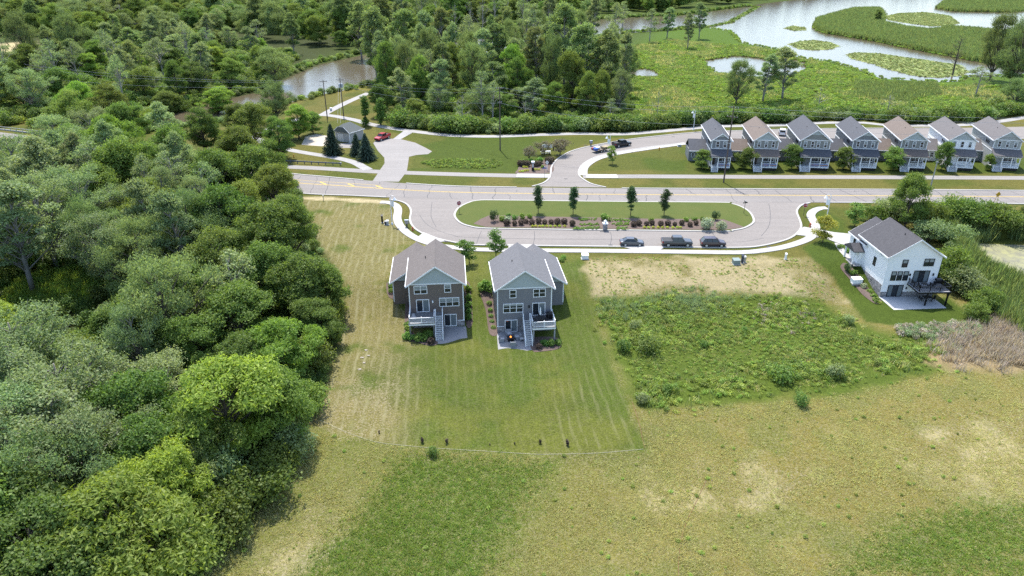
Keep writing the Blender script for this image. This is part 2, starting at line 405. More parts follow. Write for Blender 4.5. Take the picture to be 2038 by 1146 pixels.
ROAD_S = smooth(PP([(-160,262),(0,286),(200,318),(400,356),(580,383),(700,389.5),(800,394),(880,395.5),(1060,399),(1280,401.4),(1440,402.2),(1640,403.2),(1860,404.3),(2038,406),(2300,410)], GZ), 6)
RN, RS = np.array(ROAD_N), np.array(ROAD_S)
ROAD_POLY = ROAD_N + ROAD_S[::-1]
SIDE = smooth(PP([(1059,371),(1080,365),(1092,356),(1096,346),(1098,332),(1110,316.5),(1137,301),(1177,290.5),(1236,280),(1294,272.5),(1394,263),(1500,259.5),(1600,257),(1700,255.5),(1850,255),(2038,252),(2200,246)], GZ), 6)
SIDE2 = smooth(PP([(2200,270),(2038,276),(1850,279),(1700,280),(1500,281.5),(1400,283),(1365,285),(1294,292.5),(1227,303),(1186,312.8),(1161,326.5),(1152,340),(1153,350),(1161,357),(1177,366),(1206,373)], GZ), 6)
PAD = PP([(741,361),(750,348),(757,337),(765.5,325),(765,314),(752,300),(743,285),(748,278),(774,275.7),(796,276.6),(826,283.7),(847,294),(860,301.3),(852,306.6),(828,308.5),(814,312),(811.5,329.6),(809.5,341),(803,350),(794,361.5)], GZ)
MULCH_ISLE = PP([(942,446.5),(957,437),(974,430),(1000,430),(1030,431),(1085,432.5),(1180,434),(1280,436.5),(1320,437),(1440,438),(1462,446),(1481,453.3),(1458,457.2),(1436,459.2),(1200,456.7),(1076,455.2),(967,453.2)], GZ)

# --- ground sheet: a fan of strips, finer near the houses, running out past the horizon
ys = [-400., -150., -30., 20., 36.]
y = 42.
while y < 960: ys.append(y); y += max(.30, .0050 * y)
ys += [1050., 1250., 1600., 2400., 4000., 9000.]
ys = np.array(ys); NC = 430
t = np.linspace(-1, 1, NC)
X = np.empty((len(ys), NC + 6)); Yg = np.repeat(ys[:, None], NC + 6, 1)
hw = np.clip(.82 * np.abs(ys) + 22, 55, None)
X[:, 3:-3] = t[None] * hw[:, None]
for k, e in enumerate((40., 400., 9000.)):
    X[:, 2 - k] = -hw - e * (1 + .3 * k); X[:, NC + 3 + k] = hw + e * (1 + .3 * k)
Zg = terr(X, Yg)
def soft(poly, w=1.2, jit=1.0):
    return sstep(-w, w, sdist(poly, X, Yg) + (fbm(X / 3.1, Yg / 3.1, 3) - .5) * 4 * jit)
def lay(col, c, m): return col * (1 - m[..., None]) + np.array(c) * m[..., None]
n1 = fbm(X / 14, Yg / 14); n2 = fbm(X / 4 + 40, Yg / 4); n3 = fbm(X / 45 + 9, Yg / 45)
tint = np.zeros(X.shape + (3,)) + np.array((.155, .138, .048))                       # dry olive field
tint = lay(tint, (.185, .175, .072), sstep(.47, .62, n1) * .6)
tint = lay(tint, (.096, .116, .032), sstep(.45, .60, n2) * .6)
tint = lay(tint, (.098, .116, .032), sstep(26, -14, X - (Yg-60)*.3 + (n1-.5)*30) * (Yg < 112) * .75)
for q in STRAW: tint = lay(tint, (.36, .315, .205), soft(q, 3.5, 2.0) * sstep(.36, .58, n2) * .8)
for q in LUSH: tint = lay(tint, (.070, .104, .022), soft(q, 4, 1.8) * .9)
below = sstep(-5.5, -1, sdist(LAWN, X, Yg)) * (Yg < 75) * sstep(-22, -8, X)
tint = lay(tint, (.090, .100, .030), below * .7 * sstep(.3, .55, n1))
urban = sstep(112, 117, Yg) * sstep(238, 228, Yg - 50 * sstep(-38, -50, X))
tint = lay(tint, (.118, .112, .042), urban)                                            # road verges
tint = lay(tint, (.080, .092, .028), urban * sstep(.45, .60, n1))
lm = soft(LAWN, .6, .35)
tint = lay(tint, (.098, .112, .030), lm)
tint = lay(tint, (.062, .092, .020), lm * sstep(.42, .6, fbm(X / 9 + 3, Yg / 9)) * .85)
dryz = lm * np.clip(sstep(-9, -17, X - (Yg - 60) * -.05) * sstep(.30, .58, n2 + .12) , 0, 1)
tint = lay(tint, (.165, .142, .066), dryz * .75)
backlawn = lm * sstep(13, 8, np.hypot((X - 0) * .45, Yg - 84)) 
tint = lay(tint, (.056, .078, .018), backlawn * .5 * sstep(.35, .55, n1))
tint = lay(tint, (.22, .19, .115), soft(SOIL, 2.5, 1.3) * sstep(.44, .60, n2) * .45)
lot = soft(LOT, 1.2, .9)
tint = lay(tint, (.155, .140, .058), lot)
tint = lay(tint, (.325, .280, .195), lot * sstep(.40, .60, n2 + (fbm(X / 11, Yg / 5 + 3) - .5) * .7 + .03) * .9)
mead = soft(MEADOW, 1.5, .8)
tint = lay(tint, (.078, .108, .028), mead)
wl_ = soft(WLAWN, .4, .2)
tint = lay(tint, (.060, .086, .022), wl_)
tint = lay(tint, (.26, .205, .14), soft(DEADREED, 2, 1))
rl = PP([(1160,352),(1700,352),(1700,357),(1165,357)], GZ)
greenlots = [PP([(1172,339),(1178,328),(1197,318),(1236,309),(1294,300),(1362,290),(1375,300),(1378,330),(1400,344),(1700,344),(2100,344),(2100,290),(1380,288),(1365,340)], GZ), PP([(745,231),(830,262),(1000,272),(1240,270),(1150,292),(1098,318),(1090,344),(815,338),(818,312),(865,300),(800,272)], GZ), PP([(1600,420),(1625,412),(1680,440),(1690,470),(1640,470)], GZ)]
for q in greenlots: tint = lay(tint, (.062, .086, .022), soft(q, 1.0, .5) * (.55 + .45 * sstep(.40, .6, n1)))
faw = 0; far = sstep(4, 12, Yg - trailY(X) - 52 * sstep(-38, -48, X)) * sstep(190, 200, Yg)
tint = lay(tint, (.072, .118, .022), far)
tint = lay(tint, (.050, .070, .020), far * np.maximum(sstep(40, 10, X - (Yg - 300) * .35) , sstep(640, 700, Yg)) * .8)                                               # marsh plants
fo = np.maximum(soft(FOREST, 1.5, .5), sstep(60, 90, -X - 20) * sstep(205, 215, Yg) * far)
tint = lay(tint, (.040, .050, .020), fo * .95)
clearing = PGs([(0,585),(60,545),(150,530),(210,560),(180,600),(90,620),(0,640)])
tint = lay(tint, (.085, .150, .022), soft(clearing, 2, 1))
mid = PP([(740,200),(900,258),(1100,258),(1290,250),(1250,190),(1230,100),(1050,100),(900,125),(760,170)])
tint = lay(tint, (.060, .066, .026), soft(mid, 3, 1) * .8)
dirtpath = pldist(PGs([(590,393),(640,395),(700,398),(768,402)]), X, Yg)
tint = lay(tint, (.40, .345, .26), sstep(1.6, .5, dirtpath + (n2 - .5) * 2))
for q, c in ((PP([(-30,85),(60,78),(60,100),(-30,112)]), (.42,.36,.25)),):
    tint = lay(tint, c, soft(q, 5, 2))
for w in (RIVER, LAKE, POND, PUDDLE): tint = lay(tint, (.075, .06, .04), sstep(-1.2, .5, sdist(w, X, Yg)))
for w in (ISLAND_REED, ISLAND_FAR): tint = lay(tint, (.070, .112, .024), sstep(-1, 1, sdist(w, X, Yg)))
mow = lm * np.clip(.35 + 1.3 * dryz + .4 * sstep(2, 9, X - (Yg-70)*.12) * sstep(92, 84, Yg) + .5 * sstep(.5, .62, n3), 0, 1.7)
lum = tint @ np.array((.3,.6,.1)); tint = np.clip(lum[..., None] + (tint - lum[..., None]) * 1.15, .004, 1) * HARD * .92
nr, nc = X.shape
gv = np.stack([X, Yg, Zg], -1).reshape(-1, 3)
idx = np.arange(nr * nc).reshape(nr, nc)
gf = np.stack([idx[:-1, :-1], idx[:-1, 1:], idx[1:, 1:], idx[1:, :-1]], -1).reshape(-1, 4)
def npmesh(name, v, f, mats=()):
    me = bpy.data.meshes.new(name); k = f.shape[1]
    me.vertices.add(len(v)); me.vertices.foreach_set('co', np.ascontiguousarray(v, np.float32).ravel())
    me.loops.add(f.size); me.loops.foreach_set('vertex_index', np.ascontiguousarray(f, np.int32).ravel())
    me.polygons.add(len(f)); me.polygons.foreach_set('loop_start', np.arange(0, f.size, k, dtype=np.int32))
    me.polygons.foreach_set('loop_total', np.full(len(f), k, np.int32))
    for m in mats: me.materials.append(m)
    me.update(calc_edges=True); return me
gm = npmesh('ground', gv, gf)
gm.polygons.foreach_set('use_smooth', np.ones(len(gf), bool))
def fattr(me, name, arr):
    a = me.attributes.new(name, 'FLOAT', 'POINT'); a.data.foreach_set('value', np.ascontiguousarray(arr, np.float32).ravel())
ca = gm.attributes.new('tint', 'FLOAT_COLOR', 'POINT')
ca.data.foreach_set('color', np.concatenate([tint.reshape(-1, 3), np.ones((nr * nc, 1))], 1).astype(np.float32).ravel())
fattr(gm, 'mow', mow)
strawm = np.clip(.2 * lm + soft(SOIL, 2.5, 1.3) + lot * .9 + sum(soft(q, 3.5, 2) for q in STRAW) + .55 * (1 - lm) * (Yg < 112) * (1 - mead) + dryz * .5, 0, 1)
fattr(gm, 'straw', strawm * (1 - fo) * (1 - wl_))
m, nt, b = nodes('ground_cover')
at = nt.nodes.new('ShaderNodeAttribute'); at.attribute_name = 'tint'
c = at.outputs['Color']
f1 = noise(nt, .9, 6, .7); f2 = noise(nt, 5.5, 5, .75); f3 = noise(nt, 22, 3, .7)
c = rgbmix(nt, .8, c, rgbmix(nt, f1, (.22,.23,.20), (.76,.75,.72)), 'OVERLAY')
c = rgbmix(nt, 1.0, c, rgbmix(nt, ramp(nt, f2, .28, .72), (.17,.19,.15), (.86,.83,.78)), 'OVERLAY')
c = rgbmix(nt, .6, c, rgbmix(nt, f3, (.2,.22,.18), (.8,.78,.72)), 'OVERLAY')
sa = nt.nodes.new('ShaderNodeAttribute'); sa.attribute_name = 'straw'      # dead stalks and bare soil between tufts
sp = ramp(nt, noise(nt, 4.2, 6, .85), .49, .60)
ms = nt.nodes.new('ShaderNodeMath'); ms.operation = 'MULTIPLY'; nt.links.new(sa.outputs['Fac'], ms.inputs[0]); nt.links.new(sp, ms.inputs[1])
c = rgbmix(nt, ms.outputs[0], c, rgbmix(nt, f2, (.15,.125,.07), (.33,.285,.20)))
mo = nt.nodes.new('ShaderNodeAttribute'); mo.attribute_name = 'mow'        # mower passes: dry clippings in long lines
wv = nt.nodes.new('ShaderNodeTexWave'); wv.bands_direction = 'X'; wv.inputs['Scale'].default_value = .314/1.32; wv.inputs['Distortion'].default_value = 3.2; wv.inputs['Detail'].default_value = 2; wv.inputs['Detail Scale'].default_value = .6
nt.links.new(mapping(nt, (1, 1, 1), (0, 0, R(-5))), wv.inputs['Vector'])
pat = noise(nt, .075, 3, .6); brk = noise(nt, 1.0, 4, .7, mapping(nt, (1.2, .16, 1), (0, 0, R(-5))))
l0 = nt.nodes.new('ShaderNodeMath'); l0.operation = 'MULTIPLY'; nt.links.new(ramp(nt, wv.outputs['Fac'], .55, 1.0), l0.inputs[0]); nt.links.new(ramp(nt, brk, .40, .62), l0.inputs[1])
l1 = nt.nodes.new('ShaderNodeMath'); l1.operation = 'MULTIPLY'; nt.links.new(l0.outputs[0], l1.inputs[0]); nt.links.new(ramp(nt, pat, .20, .50), l1.inputs[1])
l2 = nt.nodes.new('ShaderNodeMath'); l2.operation = 'MULTIPLY'; nt.links.new(l1.outputs[0], l2.inputs[0]); nt.links.new(mo.outputs['Fac'], l2.inputs[1])
l3 = nt.nodes.new('ShaderNodeMath'); l3.operation = 'MULTIPLY'; nt.links.new(l2.outputs[0], l3.inputs[0]); l3.inputs[1].default_value = .45
c = rgbmix(nt, l3.outputs[0], c, (.20,.185,.10))
nt.links.new(c, b.inputs['Base Color']); b.inputs['Roughness'].default_value = .95; b.inputs['Specular IOR Level'].default_value = .1
bump(nt, f2, b, .9, .10)
gm.materials.append(m)
g = new_obj('ground', gm); tag(g, kind='structure')

# lawn material for raised lawn sheets
m, nt, b = nodes('mown_lawn')
c = rgbmix(nt, noise(nt, .25, 5, .6), (.050,.080,.018), (.092,.098,.030))
c = rgbmix(nt, .8, c, rgbmix(nt, noise(nt, 5.5, 5, .75), (.22,.23,.2), (.8,.78,.74)), 'OVERLAY')
nt.links.new(c, b.inputs['Base Color']); b.inputs['Roughness'].default_value = .95; b.inputs['Specular IOR Level'].default_value = .1
bump(nt, noise(nt, 6, 4), b, .8, .08); M['lawn'] = m

# --- water

m, nt, b = nodes('water')
setc(b.inputs['Base Color'], (.080,.066,.042)); b.inputs['Roughness'].default_value = .16; b.inputs['IOR'].default_value = 1.33
b.inputs['Specular IOR Level'].default_value = .22
h1 = noise(nt, .55, 3, .6, mapping(nt, (.5, 1.6, 1), (0,0,R(15)))); h2 = noise(nt, 2.2, 2, .5, mapping(nt, (.6, 1.4, 1)))
hm = nt.nodes.new('ShaderNodeMath'); hm.operation = 'MULTIPLY_ADD'; nt.links.new(h2, hm.inputs[0]); hm.inputs[1].default_value = .4; nt.links.new(h1, hm.inputs[2])
bump(nt, hm.outputs[0], b, .22, .2); M['water'] = m
struct(MB().sheet(RIVER, WZ + .012), 'river_water', M['water'])
struct(MB().sheet(LAKE, WZ), 'lake_water', M['water'])
struct(MB().sheet(POND, WZ), 'marsh_pool_water', M['water'])
struct(MB().sheet(PUDDLE, WZ), 'marsh_puddle_water', M['water'])
m, nt, b = nodes('algae_water')
c = rgbmix(nt, ramp(nt, noise(nt, .5, 6, .7), .40, .60), (.23,.225,.10), (.155,.15,.095))
c = rgbmix(nt, ramp(nt, noise(nt, .9, 5, .7, mapping(nt, (1,.3,1), (0,0,.5))), .55, .7), c, (.10,.095,.07))
nt.links.new(c, b.inputs['Base Color']); b.inputs['Roughness'].default_value = .6; M['algae'] = m
struct(MB().sheet(ALGAE, -2.2), 'algae_pond_water', M['algae'])

# --- streets, each sheet 4 mm above the one below
struct(MB().sheet(PAD, GZ + .024), 'parking_pad', M['asphalt3'])
path_l = smooth(PP([(520,325),(560,331),(640,335),(740,341),(880,346),(1000,349),(1093,350.5)], GZ), 6)
path_r = smooth(PP([(1160,351),(1300,351),(1500,352),(1700,352.5),(2038,354),(2200,355)], GZ), 6)
struct(MB().strip(path_l, 3.1, GZ + .028), 'shared_path_west', M['asphalt3'])
struct(MB().strip(path_r, 3.1, GZ + .028), 'shared_path_east', M['asphalt3'])
struct(MB().sheet(SIDE + SIDE2, GZ + .032), 'side_street', M['asphalt2'])
loop = [OUTER[0]] + OUTER + [P(1612, 392, GZ), P(775, 388, GZ)]
struct(MB().sheet(loop, GZ + .036), 'loop_street', M['asphalt2'])
road = struct(MB().add([(p[0],p[1],GZ+.04) for p in ROAD_S] + [(p[0],p[1],GZ+.04) for p in ROAD_N],
              [(i,i+1,len(ROAD_S)+i+1,len(ROAD_S)+i) for i in range(len(ROAD_S)-1)]), 'main_road', M['asphalt'])
KT = GZ + .15
def kerb(pts, name='kerb', w=.42): return struct(MB().strip(resample(pts, 1.2), w, GZ, KT), name, M['kerb'])
def between(pts, x0, x1): return [p for p in pts if x0 <= p[0] <= x1]
kerb(between(OUTER, -999, 999)); 
kerb(between(ROAD_N, P(300,300)[0], P(738,360)[0])); kerb(between(ROAD_N, P(797,363)[0], P(1056,372)[0])); kerb(between(ROAD_N, P(1209,374)[0], 400))
kerb(between(ROAD_S, -200, P(776,393)[0])); kerb(between(ROAD_S, P(1612,403)[0], 400))
kerb(SIDE[:-12]); kerb(SIDE2[6:])
isl = struct(MB().prism(ISLE, GZ - .02, KT + .012), 'island_kerb', M['kerb'])
ctr = np.mean(np.array(ISLE), 0)
def inset(poly, d):
    p = np.array(poly); n = len(p)
    a = sum(p[i][0]*p[(i+1)%n][1]-p[(i+1)%n][0]*p[i][1] for i in range(n))
    tt = np.roll(p, -1, 0) - np.roll(p, 1, 0); tt /= np.linalg.norm(tt, axis=1)[:, None]
    s = d if a > 0 else -d
    return [tuple(q) for q in p + s * np.c_[-tt[:, 1], tt[:, 0]]]
struct(MB().sheet(inset(ISLE, .45), KT + .03), 'island_lawn', M['lawn'])
struct(MB().prism(MULCH_ISLE, KT + .031, KT + .05), 'island_mulch_bed', M['mulch'])
IZ = KT + .05

# verges between loop street and pavement, as raised lawns
def slabwalk(pts, w, name, step=1.5, z=GZ + .10, label=None):
    pts = resample(pts, step)
    base = struct(MB().strip(pts, w - .06, GZ - .05, z - .02), name, M['gravel'], label)
    l = offset(pts, w/2); r = offset(pts, -w/2)
    for i in range(len(pts) - 1):
        g_ = .012
        q = [tuple(np.array(a)*(1-g_) + np.array(c_)*g_) for a, c_ in ((r[i], r[i+1]), (r[i+1], r[i]), (l[i+1], l[i]), (l[i], l[i+1]))]
        MB().prism(q, GZ - .04, z + random.uniform(-.004, .004)).build('slab', M['concrete'], base)
    return base
walk = smooth(PP([(757,402.5),(775,403.5),(788,409),(792.5,419),(790.5,432),(793,444),(801,455),(815,467),(838,479),(866,487.5),(892,491.5),(922,494.8),(955,497),(1076,498.8),(1200,499.6),(1436,502.5),(1475,502.5),(1506,500.5),(1553,493.5),(1588,484),(1612,473.5),(1623,459),(1621,444),(1613.5,430),(1618,421),(1631,415),(1646,414)], GZ), 8)
slabwalk(walk, 1.75, 'loop_pavement')
sidewalk2 = smooth(PP([(1161,349),(1161,338),(1168,328),(1190,315.5),(1233,305),(1294,295.5),(1365,285.5)], GZ), 6)
slabwalk(sidewalk2, 2.2, 'side_street_pavement')
slabwalk(smooth(PP([(1028,349.5),(1060,350),(1096,350.3)], GZ), 4), 3.2, 'corner_pavement_west', 1.8, GZ + .11)
slabwalk(smooth(PP([(1166,350.7),(1195,351),(1229,351)], GZ), 4), 3.2, 'corner_pavement_east', 1.8, GZ + .11)
struct(MB().strip(resample(TRAIL, 2), 3.0, GZ + .03), 'trail', M['trail'])
struct(MB().strip(resample(TRAIL_UP, 2), 3.0, GZ + .034), 'trail_to_river', M['trail'])
struct(MB().strip(smooth(PP([(505,262),(512,275),(537,288),(585,300),(668,314),(704,323),(722,332),(733,338)], GZ), 8), 2.6, GZ + .044), 'footpath', M['trail'])
struct(MB().sheet(PP([(781,277.5),(797,277.5),(821,264),(803,261)], GZ), GZ + .048), 'link_path', M['trail'])
struct(MB().sheet(PP([(600,288),(608,272),(628,267),(650,270),(660,288),(640,291)], GZ), GZ + .012), 'gravel_patch', M['gravel'])
struct(MB().sheet(PP([(660,285),(700,285),(708,291),(704,294.5),(672,294)], GZ), GZ + .016), 'shed_apron', M['asphalt3'])
# driveways and aprons
def apron(px, name, z=GZ + .118):
    return struct(MB().prism(px, GZ - .05, z), name, M['concrete'])
apron(PP([(1236,490.5),(1324,491.8),(1312,499),(1262,498.5)], GZ), 'lot_apron')
apron(PP([(843,463),(876,476),(886,481),(852,484),(826,477)], GZ), 'driveway_taupe', GZ + .122)
apron(PP([(1012,487),(1068,487.5),(1060,499),(1012,499)], GZ), 'driveway_grey', GZ + .122)
apron(PP([(1593,456),(1600,452),(1660,463),(1703,467),(1699,492),(1672,486),(1640,474),(1585,468)], GZ), 'driveway_white', GZ + .122)
struct(MB().strip(smooth(PP([(1667,484),(1674,497),(1686,510),(1700,522),(1706,530)], GZ - .05), 6), 1.2, GZ + .02), 'garden_path', M['concrete'])

# --- markings and tar seams on the main road
MID = [(.52*a[0]+.48*b_[0], .52*a[1]+.48*b_[1]) for a, b_ in zip(ROAD_N, ROAD_S)]
mz = GZ + .048
for k in (-.16, .16):
    MB().strip(resample(offset(between(MID, -200, 320), k), 3), .13, mz).build('centre_line', M['yellow'], road)
lft = between(MID, P(480,350)[0], P(765,378)[0])
MB().strip(resample(offset(lft, 2.2), 3), .13, mz).build('median_line', M['yellow'], road)
for q in resample(offset(lft, 1.1), 7.5):
    MB().strip([(q[0]-1.0, q[1]+.9), (q[0]+.9, q[1]-.9)], .4, mz + .002).build('median_hatch', M['yellow'], road)
rr = random.Random(3)
def roadat(x, f): return (x, float(np.interp(x, RS[:,0], RS[:,1]))*(1-f) + float(np.interp(x, RN[:,0], RN[:,1]))*f)
x = -58.
while x < 125:
    a, e = rr.choice([(.02,.97),(.02,.5),(.5,.98),(.04,.96),(.03,.9)])
    dr = rr.uniform(-1.8, 2.6); n = 6; pts = []
    for k in range(n + 1):
        f = a + (e - a)*k/n; q = roadat(x + dr*(.5 - k/n)*(1.0 if a < .2 and e > .8 else .6) + rr.uniform(-.3,.3), f); pts.append(q)
    MB().strip(pts, rr.choice((.10,.13,.17)), GZ + .044).build('tar_seam', M['tar'], road)
    if rr.random() < .3:
        q = roadat(x + 1.5, rr.uniform(.2,.8)); MB().strip([(q[0]+rr.uniform(0,.5), q[1]+k*.35) for k in range(5)], .1, GZ + .045).build('tar_seam', M['tar'], road)
    x += rr.uniform(2.6, 6.2)
ls = bpy.data.objects['loop_street']
for l in ([(905,470),(940,473),(1000,474.5),(1100,476),(1200,477),(1280,477.5)], [(958,460),(953,472),(948,487)], [(1063,460),(1064,472),(1061,488)], [(1215,462),(1217,474),(1214,489)], [(1417,462),(1425,474),(1436,482)], [(1436,482),(1480,481),(1520,474)], [(835,428),(850,447),(880,462),(912,471)], [(1530,405),(1533,425),(1530,450),(1515,470)], [(860,402),(858,430),(868,452)]):
    MB().strip(resample(smooth(PP(l, GZ), 5), 1), .09, GZ + .041).build('tar_seam', M['tar'], ls)
ss = bpy.data.objects['side_street']
for l in ([(1100,362),(1130,363),(1160,362)], [(1105,331),(1130,332),(1152,333)]):
    MB().strip(resample(smooth(PP(l, GZ), 5), 1), .09, GZ + .037).build('tar_seam', M['tar'], ss)
def drain(px, py, par, w=.8, d=.5, z=GZ + .05):
    x, y = P(px, py, GZ); MB().box(x-w/2, x+w/2, y-d/2, y+d/2, z - .02, z).build('drain_cover', M['iron'], par)
for a in ((1165,289),(1126,356),(1340,272),(1110,309)): drain(*a, ss)
for a in ((1215,488),(1198,461),(889,481),(1530,491)): drain(*a, ls)
# ================================================================== HOUSES
M['white_trim'] = plain('white_trim', (.92,.93,.94), .5, .04)
M['taupe'] = siding('siding_taupe', (.165,.132,.118))
M['grey'] = siding('siding_grey', (.205,.205,.225))
M['palegrey'] = siding('shake_pale_blue', (.43,.48,.49), .2)
M['whitesiding'] = siding('siding_white', (.97,.975,.98))
M['roof_brown'] = shingle('shingle_brown', (.178,.158,.149))
M['roof_grey'] = shingle('shingle_grey', (.175,.175,.185))
M['roof_dark'] = shingle('shingle_charcoal', (.095,.093,.10))
M['roof_slate'] = shingle('shingle_slate', (.108,.112,.125))
M['roof_tan'] = shingle('shingle_tan', (.195,.16,.138))
M['roof_weather'] = shingle('shingle_weathered', (.165,.155,.155))
M['glass'] = glass('window_glass')
M['glass_pale'] = glass('window_glass_painted_reflection', (.13,.155,.165), .12)  # grey-blue reflection on door panes painted in as a paler base colour
M['glass_car'] = glass('car_glass', (.015,.018,.02), .05)
M['blind'] = plain('window_blind', (.30,.33,.33), .6, .1, 8)
M['dark_frame'] = plain('black_window_frame', (.025,.024,.026), .4, .1)
M['stone'] = stone('ledge_stone', (.16,.155,.16), (.36,.34,.34))
M['deckgrey'] = plain('composite_decking_grey', (.20,.20,.20), .7, .1, 4)
M['decklight'] = plain('composite_decking_pale', (.36,.36,.37), .7, .1, 4)
M['tread'] = plain('stair_tread', (.24,.25,.26), .7, .1)
M['blackmetal'] = plain('black_powdercoat', (.018,.018,.02), .4, .1, metal=.3)
M['greymetal'] = plain('galvanised_metal', (.42,.43,.44), .5, .1, metal=.6)
M['patio'] = plain('stamped_concrete', (.30,.30,.305), .85, .12, 1.5)
M['patio_pale'] = plain('broom_concrete', (.50,.50,.50), .9, .08, .8)
M['pipe'] = plain('vent_pipe', (.03,.03,.03), .6)
M['door'] = plain('front_door', (.05,.035,.03), .5)
M['garage'] = plain('garage_door', (.62,.62,.60), .5, .05)

def window(par, x0, x1, z0, z1, y=0.0, n=1, face='-y', frame='white_trim', door=False, blind=.0, cross=False):
    """framed opening on a wall plane; local frame turned for side walls. thing > window > pane / sash_bar"""
    w, h = x1 - x0, z1 - z0; fr = .10; dep = .075
    mb = MB()
    mb.box(0, w, -dep, .03, 0, fr); mb.box(0, w, -dep, .03, h-fr, h)
    mb.box(0, fr, -dep, .03, fr, h-fr); mb.box(w-fr, w, -dep, .03, fr, h-fr)
    pw = (w - fr*(n+1))/n
    for k in range(1, n): mb.box(fr*k+pw*k, fr*(k+1)+pw*k, -dep, .03, fr, h-fr)
    o = mb.build('sliding_door' if door else 'window', M[frame], par)
    for k in range(n):
        a = fr + k*(pw+fr)
        MB().box(a, a+pw, -.02, .02, fr, h-fr).build('pane', M['glass_pale' if (door and frame == 'dark_frame' and k != n//2) or (door and k == n-1 and n == 2) else 'glass'], o)
        if not door or cross:
            MB().box(a, a+pw, -.05, -.021, h*.5-.035, h*.5+.035).build('sash_bar', M[frame], o)
        if blind: MB().box(a+.03, a+pw-.03, -.03, -.021, h-fr-(h-2*fr)*blind, h-fr-.02).build('blind', M['blind'], o)
    if face == '-y': o.location = (x0, y - .012, z0)
    elif face == '-x': o.location = (y - .012, x1, z0); o.rotation_euler = (0,0,R(-90))
    elif face == '+x': o.location = (y + .012, x0, z0); o.rotation_euler = (0,0,R(90))
    elif face == '+y': o.location = (x1, y + .012, z0); o.rotation_euler = (0,0,R(180))
    return o
def gable_roof(par, x0, x1, y0, y1, ze, zr, mat, ov=.42, th=.2, trim='white_trim', fasc=True, xr=None):
    xm = (x0+x1)/2 if xr is None else xr
    s0 = (zr-ze)/(xm-x0); s1 = (zr-ze)/(x1-xm)
    L = (x0-ov, ze-s0*ov); T = (xm, zr); Rr = (x1+ov, ze-s1*ov)
    mb = MB().extr([L, T, Rr, (Rr[0], Rr[1]+th), (xm, zr+th*1.15), (L[0], L[1]+th)], 'y', y0-ov, y1+ov)
    o = mb.build('roof', M[mat], par)
    rc = MB().extr([(xm-.16, zr+th*1.15-.16*s0+.012), (xm, zr+th*1.15+.03), (xm+.16, zr+th*1.15-.16*s1+.012), (xm, zr+th*1.15-.02)], 'y', y0-ov+.02, y1+ov-.02)
    rc.build('ridge_cap', M[mat], o)
    if fasc:
        for yy0, yy1 in ((y0-ov-.05, y0-ov-.004), (y1+ov+.004, y1+ov+.05)):
            MB().extr([(L[0]-.02, L[1]-.06), (xm, zr-.06), (xm, zr+th), (L[0]-.02, L[1]+th-.03)], 'y', yy0, yy1).build('rake_board', M[trim], o)
            MB().extr([(Rr[0]+.02, Rr[1]-.06), (xm+.002, zr-.06), (xm+.002, zr+th), (Rr[0]+.02, Rr[1]+th-.03)], 'y', yy0, yy1).build('rake_board', M[trim], o)
        MB().box(L[0]-.10, L[0]-.004, y0-ov+.01, y1+ov-.01, L[1]-.02, L[1]+th+.01).build('gutter', M[trim], o)
        MB().box(Rr[0]+.004, Rr[0]+.10, y0-ov+.01, y1+ov-.01, Rr[1]-.02, Rr[1]+th+.01).build('gutter', M[trim], o)
    return o
def gable_wall(par, x0, x1, y, ze, zr, mat, th=.1, name='gable_wall', xr=None):
    xm = (x0+x1)/2 if xr is None else xr
    return MB().extr([(x0, ze), (x1, ze), (xm, zr)], 'y', y, y+th).build(name, M[mat], par)
def vent(roof, x, y, z): MB().cyl((x,y), .07, z-.2, z+.45, 8).build('vent_pipe', M['pipe'], roof)
def railing(par, pts, z, mat='white_trim', h=1.0, post=.11, every=2.0, bal=True, name='railing', balmat=None):
    o = None
    mb = MB()
    for a, b_ in zip(pts[:-1], pts[1:]):
        a = Vector((*a, z)); b_ = Vector((*b_, z)); d = b_ - a; L = d.length; u = d/L; nrm = Vector((-u.y, u.x, 0))
        for zz, hh, ww in ((h-.06, .06, .10), (.12, .05, .06)):
            q = [a+nrm*ww/2, b_+nrm*ww/2, b_-nrm*ww/2, a-nrm*ww/2]
            mb.prism([(p.x,p.y) for p in q], z+zz, z+zz+hh)
    o = mb.build(name, M[mat], par)
    for a, b_ in zip(pts[:-1], pts[1:]):
        a = Vector((*a, z)); b_ = Vector((*b_, z)); d = b_ - a; L = d.length; u = d/L
        if bal:
            n = int(L/.14); bb = MB()
            for k in range(1, n):
                p = a + u*(L*k/n); bb.box(p.x-.018, p.x+.018, p.y-.018, p.y+.018, z+.17, z+h-.06)
            t_ = bb.build('baluster_row', M[balmat or mat], o); t_['kind'] = 'stuff'
        m_ = max(1, int(round(L/every)))
        for k in range(m_ + 1):
            p = a + u*(L*k/m_)
            pb = MB().box(p.x-post/2, p.x+post/2, p.y-post/2, p.y+post/2, z-.02, z+h+.06)
            pb.box(p.x-post*.7, p.x+post*.7, p.y-post*.7, p.y+post*.7, z+h+.06, z+h+.10)
            pb.build('post', M[mat], o)
    return o
